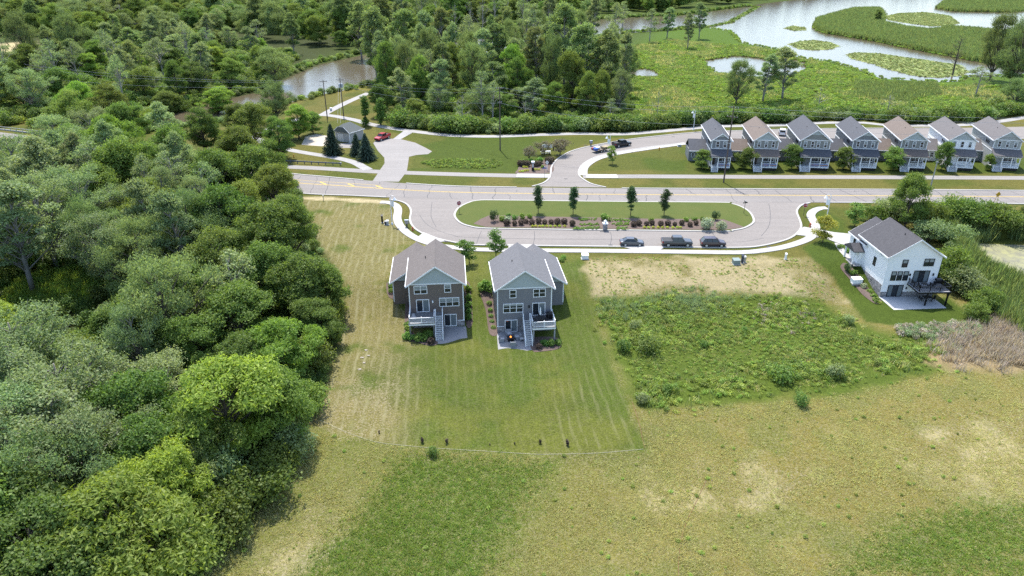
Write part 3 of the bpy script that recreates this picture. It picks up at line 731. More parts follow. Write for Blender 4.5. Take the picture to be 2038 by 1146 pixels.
def stairs(par, x0, x1, ytop, ybot, ztop, zbot, n, mat='white_trim', tread='tread', rails=True):
    """flight going from ytop down to ybot"""
    sgn = 1 if ybot > ytop else -1; run = (ybot-ytop)/n; rise = (ztop-zbot)/n
    st = MB()
    for xx in (x0, x1-.06):
        pr = [(ytop, ztop), (ybot, zbot+rise*.3), (ybot, zbot), (ybot-run*1.2, zbot), (ytop, ztop-.45)]
        st.extr(pr, 'x', xx, xx+.06)
    o = st.build('staircase', M[mat], par)
    for k in range(n):
        ya, yb = sorted((ytop + run*k, ytop + run*(k+1) + .02*sgn)); z = ztop - rise*(k+1)
        MB().box(x0+.062, x1-.062, ya, yb, z-.05+.004, z+.004).build('tread', M[tread], o)
        yr = ytop + run*k
        MB().box(x0+.063, x1-.063, min(yr,yr+.02*sgn), max(yr,yr+.02*sgn), z+.006, z+rise-.052).build('riser', M[mat], o)
    if rails:
        for xx in (x0+.05, x1-.05):
            h = .95
            MB().tube([(xx, ytop, ztop+h), (xx, ybot, zbot+h+rise*.3)], .055, 6).build('handrail', M[mat], o)
            MB().tube([(xx, ytop, ztop+.2), (xx, ybot, zbot+.2+rise*.3)], .035, 6).build('bottom_rail', M[mat], o)
            bb = MB(); nb = n*2
            for k in range(1, nb):
                f = k/nb; yy = ytop+(ybot-ytop)*f; zz = ztop+(zbot+rise*.3-ztop)*f
                bb.box(xx-.016, xx+.016, yy-.016, yy+.016, zz+.2, zz+h)
            q = bb.build('baluster_row', M[mat], o); q['kind'] = 'stuff'
            for f in (0, 1):
                yy = ytop+(ybot-ytop)*f; zz = ztop+(zbot-ztop)*f
                MB().box(xx-.07, xx+.07, yy-.07, yy+.07, zz-.02, zz+h+.2).build('newel_post', M[mat], o)
    return o
def corner_boards(par, x0, x1, y0, y1, z0, z1, w=.14, mat='white_trim'):
    for cx, sx in ((x0, 1), (x1, -1)):
        for cy, sy in ((y0, 1), (y1, -1)):
            a = MB()
            xa, xb = sorted((cx - sx*.02, cx + sx*w)); ya, yb = sorted((cy - sy*.02, cy + sy*.002)); a.box(xa, xb, ya, yb, z0, z1)
            xa, xb = sorted((cx - sx*.018, cx + sx*.002)); ya, yb = sorted((cy + sy*.003, cy + sy*w)); a.box(xa, xb, ya, yb, z0, z1)
            a.build('corner_board', M[mat], par)
def skirt(par, x0, x1, y0, y1, h, mat='stone'):
    MB().box(x0-.05, x1+.05, y0-.06, y0+.3, -.4, h).build('stone_skirt', M[mat], par)
    MB().box(x0-.08, x1+.08, y0-.10, y0+.02, h+.002, h+.08).build('stone_ledge', M['white_trim'], par)

BASE = -2.9
def twin_house(name, label, loc, rz, sidm, roofm, mir, W_=8.5, D=10.4):
    """walk-out house: rear wall on y=0 facing the lawn, z=0 at the walk-out grade; mir=-1 mirrors it"""
    h = thing(name, label, 'house', loc, rz)
    hw_ = W_/2; eave, ridge = 7.6, 10.55
    def mx(a, b_): return (a, b_) if mir > 0 else (-b_, -a)
    MB().box(-hw_, hw_, 0, D, -.6, eave).build('wall', M[sidm], h)
    gable_wall(h, -hw_, hw_, -.05, eave+.12, ridge-.02, 'palegrey', .2)
    gable_wall(h, -hw_, hw_, D-.1, eave+.12, ridge-.02, 'palegrey', .2)
    MB().box(-hw_-.02, hw_+.02, -.09, -.012, eave-.06, eave+.12).build('frieze_board', M['white_trim'], h)
    rf = gable_roof(h, -hw_, hw_, 0, D, eave, ridge, roofm)
    vent(rf, -1.6*mir if mir > 0 else -1.4, 5.4, ridge - .95)
    corner_boards(h, -hw_, hw_, 0, D, 0.9, eave-.06)
    # side wing (garage), set back towards the street
    wx0, wx1 = mx(-hw_-3.0, hw_*.05); wy0, wy1 = 6.3, 16.2; we, wr = 5.3, 7.75
    MB().box(min(wx0,wx1)+.0, max(wx0,wx1), wy0, wy1, -.6, we).build('wing_wall', M[sidm], h)
    xr_ = (wx0+wx1)/2
    gable_wall(h, wx0, wx1, wy0-.04, we+.1, wr-.02, 'palegrey', .15, 'wing_gable')
    gable_wall(h, wx0, wx1, wy1-.1, we+.1, wr-.02, 'palegrey', .15, 'wing_gable')
    gable_roof(h, wx0, wx1, wy0, wy1, we, wr, roofm)
    corner_boards(h, wx0, wx1, wy0, wy1, 1.6, we-.05)
    gd = MB().box(xr_-2.5, xr_+2.5, wy1+.005, wy1+.06, 2.78, 5.0).build('garage_door', M['garage'], h)
    # front: door and windows towards the street
    a, b_ = mx(1.2, 2.2); MB().box(a, b_, D+.005, D+.07, 2.85, 5.0).build('front_door', M['door'], h)
    a, b_ = mx(2.7, 3.9); window(h, a, b_, 3.4, 4.9, D, 1, '+y')
    a, b_ = mx(1.6, 3.2); window(h, a, b_, 6.0, 7.3, D, 2, '+y')
    return h, mx, hw_

# ---- taupe house
th_loc = (-11.85, 98.45, BASE)
h1, mx, hw_ = twin_house('taupe_house', 'taupe walk-out house with brown shingle roof, nearest the woodland', th_loc, R(5), 'taupe', 'roof_brown', 1)
window(h1, -3.44, -1.36, 5.95, 7.4, 0, 2, blind=.45); window(h1, 1.27, 2.35, 6.05, 7.45, 0, 1, blind=.4)
window(h1, -3.2, -1.15, 2.78, 5.0, 0, 2, door=True); window(h1, .40, 3.55, 3.6, 5.15, 0, 3, blind=.4)
window(h1, 1.05, 3.05, .06, 2.2, 0, 2, door=True)
MB().box(-.72, -.5, -.2, -.006, 4.4, 4.75).build('wall_lamp', M['white_trim'], h1)
MB().box(3.15, hw_+.05, -.07, .2, -.4, 1.0).build('stone_skirt', M['stone'], h1)
MB().box(-hw_-.05, .95, -.07, .2, -.4, 1.0).build('stone_skirt', M['stone'], h1)
MB().box(3.15, hw_+.06, -.12, -.004, 1.002, 1.08).build('stone_ledge', M['white_trim'], h1)
def deck(h, x0, x1, depth, z, floor, mat='white_trim'):
    d = MB().box(x0, x1, -depth, -.02, z-.32, z-.05).build('deck', M[mat], h)
    n = int(depth/.28)
    for k in range(n):
        y1 = -.03 - k*depth/n; MB().box(x0-.03, x1+.03, y1-depth/n+.012, y1, z-.048, z).build('deck_board', M[floor], d)
    return d
d1 = deck(h1, -4.3, -.35, 3.7, 2.68, 'deckgrey')
railing(h1, [(-4.22,-.15), (-4.22,-3.62), (-.42,-3.62), (-.42,-1.3)], 2.68)
for xx in (-4.15, -.5): MB().box(xx-.1, xx+.1, -3.6, -3.4, -.2, 2.36).build('deck_post', M['deckgrey'], h1)
MB().box(-.35, .95, -1.25, -.02, 2.4, 2.68).build('landing', M['deckgrey'], h1)
stairs(h1, -.3, .9, -1.25, -4.35, 2.68, .02, 13)
MB().tube([(.86,-.1,3.64),(.86,-1.25,3.64)], .05, 6).build('landing_rail', M['white_trim'], h1)
# patio with its wavy edge
pat1 = MB().prism([(-.2,-.01),(4.45,-.01),(4.6,-4.0),(3.6,-4.15),(2.6,-4.7),(1.6,-5.25),(.5,-5.5),(-.3,-5.35)], -.35, .02).build('patio', M['patio'], h1)

# ---- grey house
gh_loc = (1.95, 96.95, BASE)
h2, mx, hw_ = twin_house('grey_house', 'grey walk-out house with grey shingle roof beside the taupe house', gh_loc, R(6), 'grey', 'roof_grey', -1)
window(h2, -2.36, -1.29, 6.0, 7.4, 0, 1); window(h2, 1.3, 3.26, 5.95, 7.4, 0, 2)
window(h2, -3.36, -.2, 3.45, 5.05, 0, 3, blind=.25); window(h2, 1.2, 3.25, 2.78, 5.0, 0, 2, door=True)
window(h2, -3.1, -1.1, .06, 2.2, 0, 2, door=True)
MB().box(.6, .8, -.2, -.006, 4.2, 4.6).build('wall_lamp', M['blackmetal'], h2)
MB().box(-1.0, hw_+.05, -.07, .2, -.4, 1.05).build('stone_skirt', M['stone'], h2)
MB().box(-hw_-.05, -3.2, -.07, .2, -.4, 1.05).build('stone_skirt', M['stone'], h2)
MB().box(-hw_-.06, -3.2, -.12, -.004, 1.052, 1.12).build('stone_ledge', M['white_trim'], h2)
d2 = deck(h2, .78, 4.35, 3.9, 2.68, 'deckgrey')
railing(h2, [(.85,-1.3), (.85,-3.82), (4.28,-3.82), (4.28,-.15)], 2.68)
for xx in (.95, 4.2): MB().box(xx-.1, xx+.1, -3.8, -3.6, -.2, 2.36).build('deck_post', M['decklight'], h2)
MB().box(-.45, .78, -1.25, -.02, 2.4, 2.68).build('landing', M['deckgrey'], h2)
stairs(h2, -.4, .72, -1.25, -4.7, 2.68, .02, 13)
MB().tube([(-.36,-.1,3.64),(-.36,-1.25,3.64)], .05, 6).build('landing_rail', M['white_trim'], h2)
pat2 = MB().prism([(-4.4,-.01),(.78,-.01),(.95,-5.7),(-.3,-5.9),(-1.6,-5.3),(-3.2,-4.85),(-4.6,-5.15)], -.35, .02).build('patio', M['patio'], h2)

# ---- white house
wh = thing('white_house', 'white walk-out house with charcoal roof and black framed windows by the algae pond', 'house', (68.35, 109.2, BASE), R(1.5))
hw_ = 4.55; D = 9.9; eave, ridge = 7.6, 10.6
MB().box(-hw_, hw_, 0, D, -.6, eave).build('wall', M['whitesiding'], wh)
gable_wall(wh, -hw_, hw_, -.03, eave+.02, ridge-.02, 'whitesiding', .2); gable_wall(wh, -hw_, hw_, D-.15, eave+.02, ridge-.02, 'whitesiding', .2)
rf = gable_roof(wh, -hw_, hw_, 0, D, eave, ridge, 'roof_dark', .4); vent(rf, -.9, 3.2, ridge-.5)
MB().box(-4.48, 3.9, 9.6, 13.8, 1.8, 6.6).build('wing_wall', M['whitesiding'], wh)
gable_wall(wh, -4.48, 3.9, 13.65, 6.62, 9.28, 'whitesiding', .2, 'wing_gable'); gable_roof(wh, -4.48, 3.9, 7.6, 13.8, 6.6, 9.3, 'roof_dark', .35)
MB().box(-5.4, -4.5, 8.0, 11.3, 2.2, 5.0).build('porch_wall', M['whitesiding'], wh)
MB().extr([(7.7,5.05),(11.6,5.05),(11.6,5.2),(9.65,6.2),(7.7,5.2)], 'x', -6.5, -4.5).build('porch_roof', M['roof_dark'], wh)
for yy in (8.0, 11.2): MB().box(-6.35, -6.1, yy-.12, yy+.12, 2.6, 5.06).build('porch_post', M['white_trim'], wh)
MB().box(-6.5, -5.4, 7.7, 11.5, 2.0, 2.75).build('porch_floor', M['stone'], wh)
DF = 'dark_frame'
window(wh, -2.1, -1.15, 5.6, 7.0, 0, 1, frame=DF, blind=.45); window(wh, 1.6, 3.35, 5.75, 7.15, 0, 2, frame=DF, blind=.45)
for xx in (-3.5, -2.45, -1.4): window(wh, xx, xx+.88, 3.1, 4.85, 0, 1, frame=DF, blind=.4)
window(wh, .35, 3.1, 2.72, 4.95, 0, 3, frame=DF, door=True); window(wh, -3.5, -.85, .06, 2.25, 0, 3, frame=DF, door=True)
window(wh, 3.6, 4.4, 4.2, 5.8, -hw_, 1, '-x', frame=DF); window(wh, 2.0, 2.8, 6.9, 7.45, -hw_, 1, '-x', frame=DF); window(wh, 11.6, 12.3, 4.4, 6.0, -4.48, 1, '-x', frame=DF)
for xx in (-.28, 3.75): MB().box(xx-.08, xx+.1, -.2, -.006, 4.0, 4.4).build('wall_lamp', M['blackmetal'], wh)
MB().box(-.4, -.22, -.2, -.006, 1.5, 1.85).build('wall_lamp', M['blackmetal'], wh)
MB().box(-hw_-.06, -3.58, -.08, .25, -.4, .95).build('stone_skirt', M['stone'], wh); MB().box(-.77, hw_+.06, -.08, .25, -.4, .95).build('stone_skirt', M['stone'], wh)
MB().box(-hw_-.06, -hw_+.2, .26, D, -.4, 2.2).build('foundation', M['stone'], wh)
corner_boards(wh, -hw_, hw_, 0, D, .95, eave-.1)
MB().box(-3.2, 2.6, 13.81, 13.86, 2.8, 5.0).build('garage_door', M['garage'], wh)
d3 = deck(wh, -.35, 5.1, 3.7, 2.66, 'decklight', 'blackmetal')
railing(wh, [(-.28,-.2), (-.28,-3.62), (5.02,-3.62), (5.02,-.2)], 2.66, 'blackmetal', 1.0, .08, 1.8)
for xx in (1.4, 4.9): MB().box(xx-.11, xx+.11, -3.6, -3.4, -.2, 2.34).build('deck_post', M['blackmetal'], wh)
MB().prism([(-4.75,-.01),(4.5,-.01),(4.6,-4.5),(-4.6,-4.9)], -.35, .02).build('patio', M['patio_pale'], wh)

M['bunting_blue'] = plain('banner_blue', (.10,.22,.50), .7); M['bunting_orange'] = plain('banner_orange', (.50,.26,.08), .7)
# ---- row of cottages: front porches face the main road
def cottage(i, cx, w, rz, sidm, roofm, nwin, label, band='whitetop', wing=True):
    h = thing('row_cottage', label, 'house', (cx, 178.0, GZ), rz, 'row of cottages along the main road')
    a = w/2; D = 17.5; ev, rg = 7.25, 7.25 + a*.72
    MB().box(-a, a, 0, D, -.3, ev).build('wall', M[sidm], h)
    gable_wall(h, -a, a, -.04, ev+.1, rg-.02, 'palegrey' if band == 'pale' else ('whitesiding' if sidm == 'whitesiding' else sidm), .2)
    if band == 'pale': pass
    else:
        t_ = .45; MB().extr([(-a*t_, rg - a*.72*t_), (a*t_, rg - a*.72*t_), (0, rg-.02)], 'y', -.09, -.045).build('gable_peak', M['palegrey'], h)
    gable_wall(h, -a, a, D-.15, ev+.1, rg-.02, sidm, .2)
    MB().box(-a-.02, a+.02, -.10, -.005, ev-.05, ev+.13).build('frieze_board', M['white_trim'], h)
    MB().box(-a-.03, a+.03, -.11, -.006, 4.95, 5.2).build('belly_band', M['white_trim'], h)
    for s_ in (-1, 1):
        x0, x1 = sorted((s_*(a+.004), s_*(a+.05))); MB().box(x0, x1, .1, D-.1, 4.3, 4.5).build('belly_band', M['white_trim'], h)
    rf = gable_roof(h, -a, a, 0, D, ev, rg, roofm, .38); vent(rf, -a*.35, 6.5, rg-a*.25)
    corner_boards(h, -a, a, 0, D, 1.0, ev-.06)
    ww = .82 if nwin > 2 else .95
    for k in range(nwin):
        c_ = -a + w*(k+.5+(.12*(1 if k < nwin/2-.5 else -1 if k > nwin/2-.5 else 0)))/nwin
        window(h, c_-ww/2, c_+ww/2, 5.45, 7.0, 0, 1, blind=.4 if (i+k) % 3 else 0)
    for k in range(3): window(h, 3.2+k*1.0, 3.65+k*1.0, 5.5, 6.2, -a, 1, '-x', frame=DF)
    # porch
    pz, py = .95, -2.35
    pf = MB().box(-a, a, py, -.02, pz-.22, pz).build('porch_floor', M['white_trim'], h)
    MB().box(-a+.1, a-.1, py+.25, -.05, -.1, pz-.225).build('porch_lattice', M['dark_frame'], h)
    MB().extr([(-.02,4.95),(py-.3,3.62),(py-.3,3.78),(-.02,5.12)], 'x', -a-.3, a+.3).build('porch_roof', M[roofm if sidm != 'whitesiding' else 'roof_weather'], h)
    MB().box(-a-.05, a+.05, py, py+.16, 3.35, 3.62).build('porch_beam', M['white_trim'], h)
    for xx in (-a+.1, -a+w*.36, a-w*.3, a-.1): MB().box(xx-.09, xx+.09, py+.02, py+.2, pz, 3.36).build('porch_post', M['white_trim'], h)
    railing(h, [(-a+w*.36, py+.1), (a-.1, py+.1), (a-.1, -.1)], pz, 'white_trim', .95, .08, 2.6)
    if i < 3:
        for k in range(2):
            x0 = -a+w*.40 + k*w*.3
            for j, mt in enumerate(('bunting_blue','bunting_orange','bunting_blue')): MB().box(x0+.02, x0+w*.26, py-.02, py+.01, pz+.25+j*.2, pz+.44+j*.2).build('porch_banner', M[mt], h)
    stairs(h, -a+.05, -a+w*.34, py, py-1.5, pz, .02, 5, rails=True)
    MB().box(-a+.35, -a+1.3, -.07, -.004, pz, pz+2.1).build('front_door', M['door'], h)
    window(h, -a+w*.45, a-.5, 1.8, 3.2, 0, 2)
    if wing:
        x1 = -a - .01; x0 = x1 - 4.6
        MB().box(x0, x1, 6.0, 13.0, -.3, 2.9).build('garage_wall', M[sidm], h)
        gr = MB().extr([(5.55,2.75),(9.5,5.0),(13.45,2.75),(13.45,2.95),(9.5,5.22),(5.55,2.95)], 'x', x0-.1, x1+.25).build('garage_roof', M[roofm], h)
        MB().box(x0-.08, x1, 5.44, 5.54, 2.72, 2.94).build('gutter', M['white_trim'], gr)
        window(h, x0+.7, x0+1.5, 1.1, 2.3, 6.0, 1); window(h, x0+2.8, x0+3.6, 1.1, 2.3, 6.0, 1)
        MB().box(x0+.6, x1-.6, 13.005, 13.06, .05, 2.3).build('garage_door', M['garage'], h)
    return h
M['sage'] = siding('siding_sage_grey', (.24,.245,.235)); M['greyblue'] = siding('siding_grey_blue', (.19,.205,.225)); M['palesage'] = siding('siding_pale_sage', (.36,.38,.37))
rows = [(53.6, 4.8, 6, 'greyblue', 'roof_slate', 2, 'narrow grey-blue cottage with two upper windows at the near end of the row', 'peak'),
        (65.1, 6.0, 7.5, 'sage', 'roof_tan', 3, 'sage cottage with tan shingle roof and pale gable beside the narrow cottage', 'pale'),
        (77.7, 7.2, 9, 'sage', 'roof_slate', 4, 'widest row cottage with four upper windows under a slate roof', 'peak'),
        (90.5, 6.1, 10, 'greyblue', 'roof_slate', 3, 'slate-roofed cottage fourth from the side street', 'peak'),
        (103.0, 6.1, 12, 'sage', 'roof_tan', 3, 'sage cottage with tan roof left of the white cottage', 'pale'),
        (115.3, 6.1, 13.5, 'whitesiding', 'roof_weather', 3, 'white cottage with weathered grey roof in the row', 'pale'),
        (126.9, 6.2, 15, 'palesage', 'roof_weather', 3, 'pale sage cottage at the far right end of the row', 'peak')]
for i, (cx, w, rz, sm, rm, nw, lab, bd) in enumerate(rows): cottage(i, cx, w, R(-rz), sm, rm, nw, lab, bd)

# ---- small utility building by the trail
sh = thing('utility_building', 'small grey utility building with clipped gable roof between the spruces', 'building', (-49.8, 205.2, GZ), R(-30))
M['sagepale'] = siding('siding_shed', (.40,.41,.40)); M['roof_shed'] = shingle('shingle_green_grey', (.15,.165,.158))
MB().box(-3.0, 3.0, 0, 6.6, -.3, 3.1).build('wall', M['sagepale'], sh)
MB().box(-3.02, 3.02, -.06, -.004, 2.95, 3.15).build('frieze_board', M['white_trim'], sh)
MB().extr([(-3,3.12),(3,3.12),(1.1,4.6),(-1.1,4.6)], 'y', -.03, .1).build('gable_wall', M['sagepale'], sh)
rv = [(-3.4,-.4,3.0),(3.4,-.4,3.0),(3.4,7.0,3.0),(-3.4,7.0,3.0),(-1.15,-.4,4.62),(1.15,-.4,4.62),(0,.8,5.45),(0,4.2,5.45)]
rfm = MB().add(rv, [(1,2,7,6,5),(2,3,7),(3,0,4,6,7),(4,5,6),(0,3,2,1),(0,1,5,4)]); rsh = rfm.build('roof', M['roof_shed'], sh)
MB().extr([(3.38,2.94),(3.44,2.94),(3.44,3.12),(3.38,3.12)], 'y', -.42, 7.0).build('gutter', M['white_trim'], rsh)
for xx in (-1, 1): MB().extr([(3.42*xx,2.96),(1.15*xx,4.60),(1.15*xx,4.78),(3.42*xx,3.12)], 'y', -.46, -.41).build('rake_board', M['white_trim'], rsh)
corner_boards(sh, -3, 3, 0, 6.6, 0, 2.9)
window(sh, -.6, .6, 3.4, 4.3, -.04, 2); MB().box(-1.6, .4, -.06, -.004, 0, 2.4).build('door', M['garage'], sh)
MB().box(-1.75, -1.6, -.08, -.004, 0, 2.55).build('door_trim', M['white_trim'], sh)
sh.scale = (.92, .92, .95)
# ================================================================== VEHICLES
M['tyre'] = plain('tyre_rubber', (.02,.02,.02), .85); M['rim'] = plain('alloy_rim', (.60,.60,.60), .4, .05, metal=.2)
M['lamp_white'] = plain('headlight_lens', (.7,.7,.72), .15); M['lamp_red'] = plain('tail_light_lens', (.35,.015,.015), .2)
M['plastic'] = plain('black_plastic', (.03,.03,.032), .6)
def wheel(par, x, y, r=.34, w=.23):
    s_ = 1 if y > 0 else -1
    def ring(r0, y0, y1, n=18):
        return MB().tube([(x, y0, r), (x, y1, r)], r0, n)
    ty = MB().tube([(x, y-s_*w, r), (x, y-s_*w*.92, r), (x, y-s_*.03, r), (x, y, r)], [r*.86, r, r, r*.86], 18).build('tyre', M['tyre'], par)
    ri = MB().tube([(x, y-s_*.02, r), (x, y+s_*.012, r)], [r*.64, r*.60], 12).build('rim', M['rim'], ty)
    return ty
def shell(sections):
    """loft rings (lists of (y,z)) at stations x"""
    mb = MB(); n = len(sections[0][1]); v = []
    for x, ring in sections: v += [(x, p[0], p[1]) for p in ring]
    f = []
    for i in range(len(sections)-1):
        for k in range(n): f.append((i*n+k, i*n+(k+1)%n, (i+1)*n+(k+1)%n, (i+1)*n+k))
    f += [tuple(range(n-1,-1,-1)), tuple(range((len(sections)-1)*n, len(sections)*n))]
    return mb.add(v, f)
def lower_ring(w, zb, zt, sh=.93):
    return [(-w*.9, zb), (w*.9, zb), (w, zb+.18), (w, zb+(zt-zb)*.6), (w*sh, zt-.03), (w*sh*.9, zt), (-w*sh*.9, zt), (-w*sh, zt-.03), (-w, zb+(zt-zb)*.6), (-w, zb+.18)]
def cabin(par, prof, w0, w1, zb, paintm, pillars):
    """greenhouse: glass loft with painted roof panel and pillars. prof=[(x_base_rear,x_top_rear,x_top_front,x_base_front), ztop]"""
    (xr0, xr1, xf1, xf0), zt = prof
    g = MB().add([(xr0,-w0,zb),(xf0,-w0,zb),(xf0,w0,zb),(xr0,w0,zb),(xr1,-w1,zt),(xf1,-w1,zt),(xf1,w1,zt),(xr1,w1,zt)],
                 [(0,3,2,1),(4,5,6,7),(0,1,5,4),(1,2,6,5),(2,3,7,6),(3,0,4,7)]).build('side_glass', M['glass_car'], par)
    rp = MB().prism([(xr1-.06,-w1-.015),(xf1+.05,-w1-.015),(xf1+.12,0),(xf1+.05,w1+.015),(xr1-.06,w1+.015),(xr1-.1,0)], zt-.02, zt+.05).build('roof_panel', paintm, par)
    for y_ in (-1, 1):
        for (xa, xb) in [(xr0, xr1), (xf0, xf1)] + [(p_, p_) for p_ in pillars]:
            MB().tube([(xa, y_*(w0+.005), zb), (xb, y_*(w1+.005), zt)], .045, 5).build('pillar', paintm, par)
    return g
def car(name, label, loc, rz, kind, paintm, group='vehicles parked along the loop street'):
    t = thing(name, label, 'car' if kind in ('sedan','suv','van') else 'pickup truck', loc, rz, group)
    if kind == 'sedan':
        L, w, zs, wr = 4.6, .9, .94, .33
        st = [(-2.3,.72,.42,.86),(-2.2,.86,.30,.95),(-1.6,.9,.22,1.0),(-.4,.9,.2,.95),(.9,.9,.2,.94),(1.6,.9,.22,.86),(2.1,.84,.28,.74),(2.3,.66,.36,.62)]
        cab = ((-1.85,-1.0,.25,1.15), 1.42); w0, w1, zb = .80, .58, .9; pil = [-.35]; wx = (1.4,-1.33)
    elif kind == 'suv':
        st = [(-2.35,.78,.5,1.0),(-2.28,.9,.36,1.08),(-1.6,.94,.28,1.1),(.9,.94,.28,1.08),(1.6,.93,.3,1.02),(2.15,.88,.36,.92),(2.38,.72,.46,.78)]
        cab = ((-2.2,-1.7,.35,1.2), 1.68); w0, w1, zb = .86, .66, 1.03; pil = [-.35,-1.3]; wx = (1.45,-1.4); wr = .37; L, w, zs = 4.75, .94, 1.08
    elif kind == 'van':
        st = [(-2.3,.86,.5,1.1),(-2.2,.93,.36,1.15),(1.3,.94,.3,1.12),(2.0,.88,.36,1.0),(2.3,.74,.46,.84)]
        cab = ((-2.2,-2.05,.4,1.35), 1.85); w0, w1, zb = .88, .76, 1.08; pil = [-.3,-1.2]; wx = (1.45,-1.4); wr = .37; L, w, zs = 4.6, .94, 1.1
    else:
        st = [(-2.9,.9,.55,1.18),(-2.8,.97,.45,1.22),(-1.0,.99,.42,1.22),(.2,.99,.42,1.18),(1.4,.99,.42,1.18),(2.1,.98,.42,1.14),(2.7,.94,.45,1.08),(2.92,.84,.5,.95)]
        cab = ((-.95,-.8,.75,1.45), 1.88); w0, w1, zb = .90, .70, 1.14; pil = [.05]; wx = (1.95,-1.75); wr = .41; L, w, zs = 5.8, .99, 1.2
    body = shell([(x, lower_ring(ww, zb_, zt_)) for x, ww, zb_, zt_ in st]).build('body', paintm, t, False)
    cabin(t, cab, w0, w1, zb, paintm, pil)
    for x in wx:
        for y in (-w-.05, w+.05):
            wheel(t, x, y, wr)
    xf = st[-1][0]; xr = st[0][0]; ww = st[-1][1]
    for s_ in (-1, 1):
        MB().box(xf-.28, xf-.02, s_*ww-.1*s_-.12, s_*ww-.1*s_+.12, st[-1][3]-.16, st[-1][3]-.02).build('headlight', M['lamp_white'], t)
        MB().box(xr-.03, xr+.22, s_*st[0][1]-.12, s_*st[0][1]+.12, st[0][3]-.28, st[0][3]-.05).build('tail_light', M['lamp_red'], t)
        MB().box(cab[0][3]-.35, cab[0][3]-.15, s_*(w0+.05), s_*(w0+.24), zb+.02, zb+.18).build('mirror', paintm, t)
    MB().box(xf-.04, xf+.015, -ww*.7, ww*.7, st[-1][2]+.05, st[-1][3]-.2).build('grille', M['plastic'], t)
    MB().box(xr+.1, xf-.15, -w*.86, w*.86, st[3][2]-.09, st[3][2]+.03).build('underbody', M['plastic'], t)
    if kind == 'pickup':
        MB().box(-2.72, -1.06, -.8, .8, 1.222, 1.25).build('bed_cover', M['plastic'], t)
        for s_ in (-1, 1): MB().box(-2.85, -1.0, s_*.93-.06, s_*.93+.06, 1.2, 1.27).build('bed_rail', paintm, t)
    if kind == 'openbed':
        MB().box(-2.75, -1.06, -.8, .8, 1.20, 1.235).build('bed_floor', M['plastic'], t)
        for s_ in (-1, 1): MB().box(-2.85, -1.0, s_*.9-.07, s_*.9+.07, 1.2, 1.42).build('bed_side', paintm, t)
        MB().box(-2.92, -2.82, -.9, .9, 1.18, 1.42).build('tailgate', paintm, t)
    return t
PZ = GZ + .04
def at(px, py, z=GZ): return P(px, py, z)
x, y = at(1257, 487.5); car('parked_sedan', 'dark grey sedan parked by the kerb beside the lot apron', (x, y, PZ), R(-1), 'sedan', paint('paint_graphite', (.06,.065,.08)))
x, y = at(1346, 488.5); car('parked_pickup', 'dark grey pickup truck with covered bed parked between sedan and maroon car', (x, y, PZ), R(-1), 'pickup', paint('paint_charcoal', (.038,.040,.045)))
x, y = at(1418, 489.2); car('parked_suv', 'dark maroon sport utility car parked at the front of the kerbside row', (x, y, PZ), R(-1), 'suv', paint('paint_maroon', (.034,.020,.028)))
a = at(773, 270); b_ = at(752, 282); yaw = math.atan2(b_[1]-a[1], b_[0]-a[0])
x, y = at(761.5, 277.5); car('parked_pickup', 'red pickup truck parked on the pad by the utility building', (x, y, GZ+.026), R(-118), 'openbed', paint('paint_red', (.36,.022,.03)), 'vehicles standing away from the loop street')
x, y = at(1237, 291); car('parked_pickup', 'black pickup truck hitched to a loaded trailer on the side street', (x, y, GZ+.034), R(28), 'openbed', paint('paint_black', (.022,.022,.025)), 'vehicles standing away from the loop street')
x, y = at(1556, 268); car('parked_van', 'white van parked behind the row cottages', (x, y, GZ+.034), R(72), 'van', paint('paint_white', (.72,.73,.74), .3, 0), 'vehicles standing away from the loop street')
# trailer with gear
x, y = at(1195, 301.5); tr = thing('utility_trailer', 'flat utility trailer loaded with tools behind the black pickup', 'trailer', (x, y, GZ+.034), R(33))
M['blue'] = paint('blue_plastic', (.02,.10,.42), .4, 0, .2); M['timber'] = plain('weathered_timber', (.30,.25,.19), .85, .2, 4); M['redp'] = paint('red_plastic', (.42,.03,.03), .4, 0, .2); M['tanp'] = plain('tan_canvas', (.34,.28,.17), .8, .2)
MB().box(-2.6, 2.6, -1.0, 1.0, .62, .72).build('bed', M['timber'], tr); MB().tube([(2.6,-.8,.62),(3.8,0,.6),(2.6,.8,.62)], .05, 6).build('drawbar', M['blackmetal'], tr)
for y_ in (-1, 1):
    MB().box(-2.6, 2.6, y_*1.0-.04, y_*1.0+.04, 1.05, 1.13).build('side_rail', M['blackmetal'], tr)
    for xx in (-2.55, -1.3, 0, 1.3, 2.55): MB().box(xx-.04, xx+.04, y_*1.0-.038, y_*1.0+.038, .6, 1.06).build('stake', M['blackmetal'], tr)
    for xx in (-.55, .35): wheel(tr, xx, y_*1.2, .34, .2)
    MB().box(-1.05, .85, y_*1.1-.12, y_*1.1+.12, .74, .8).build('mudguard', M['blackmetal'], tr)
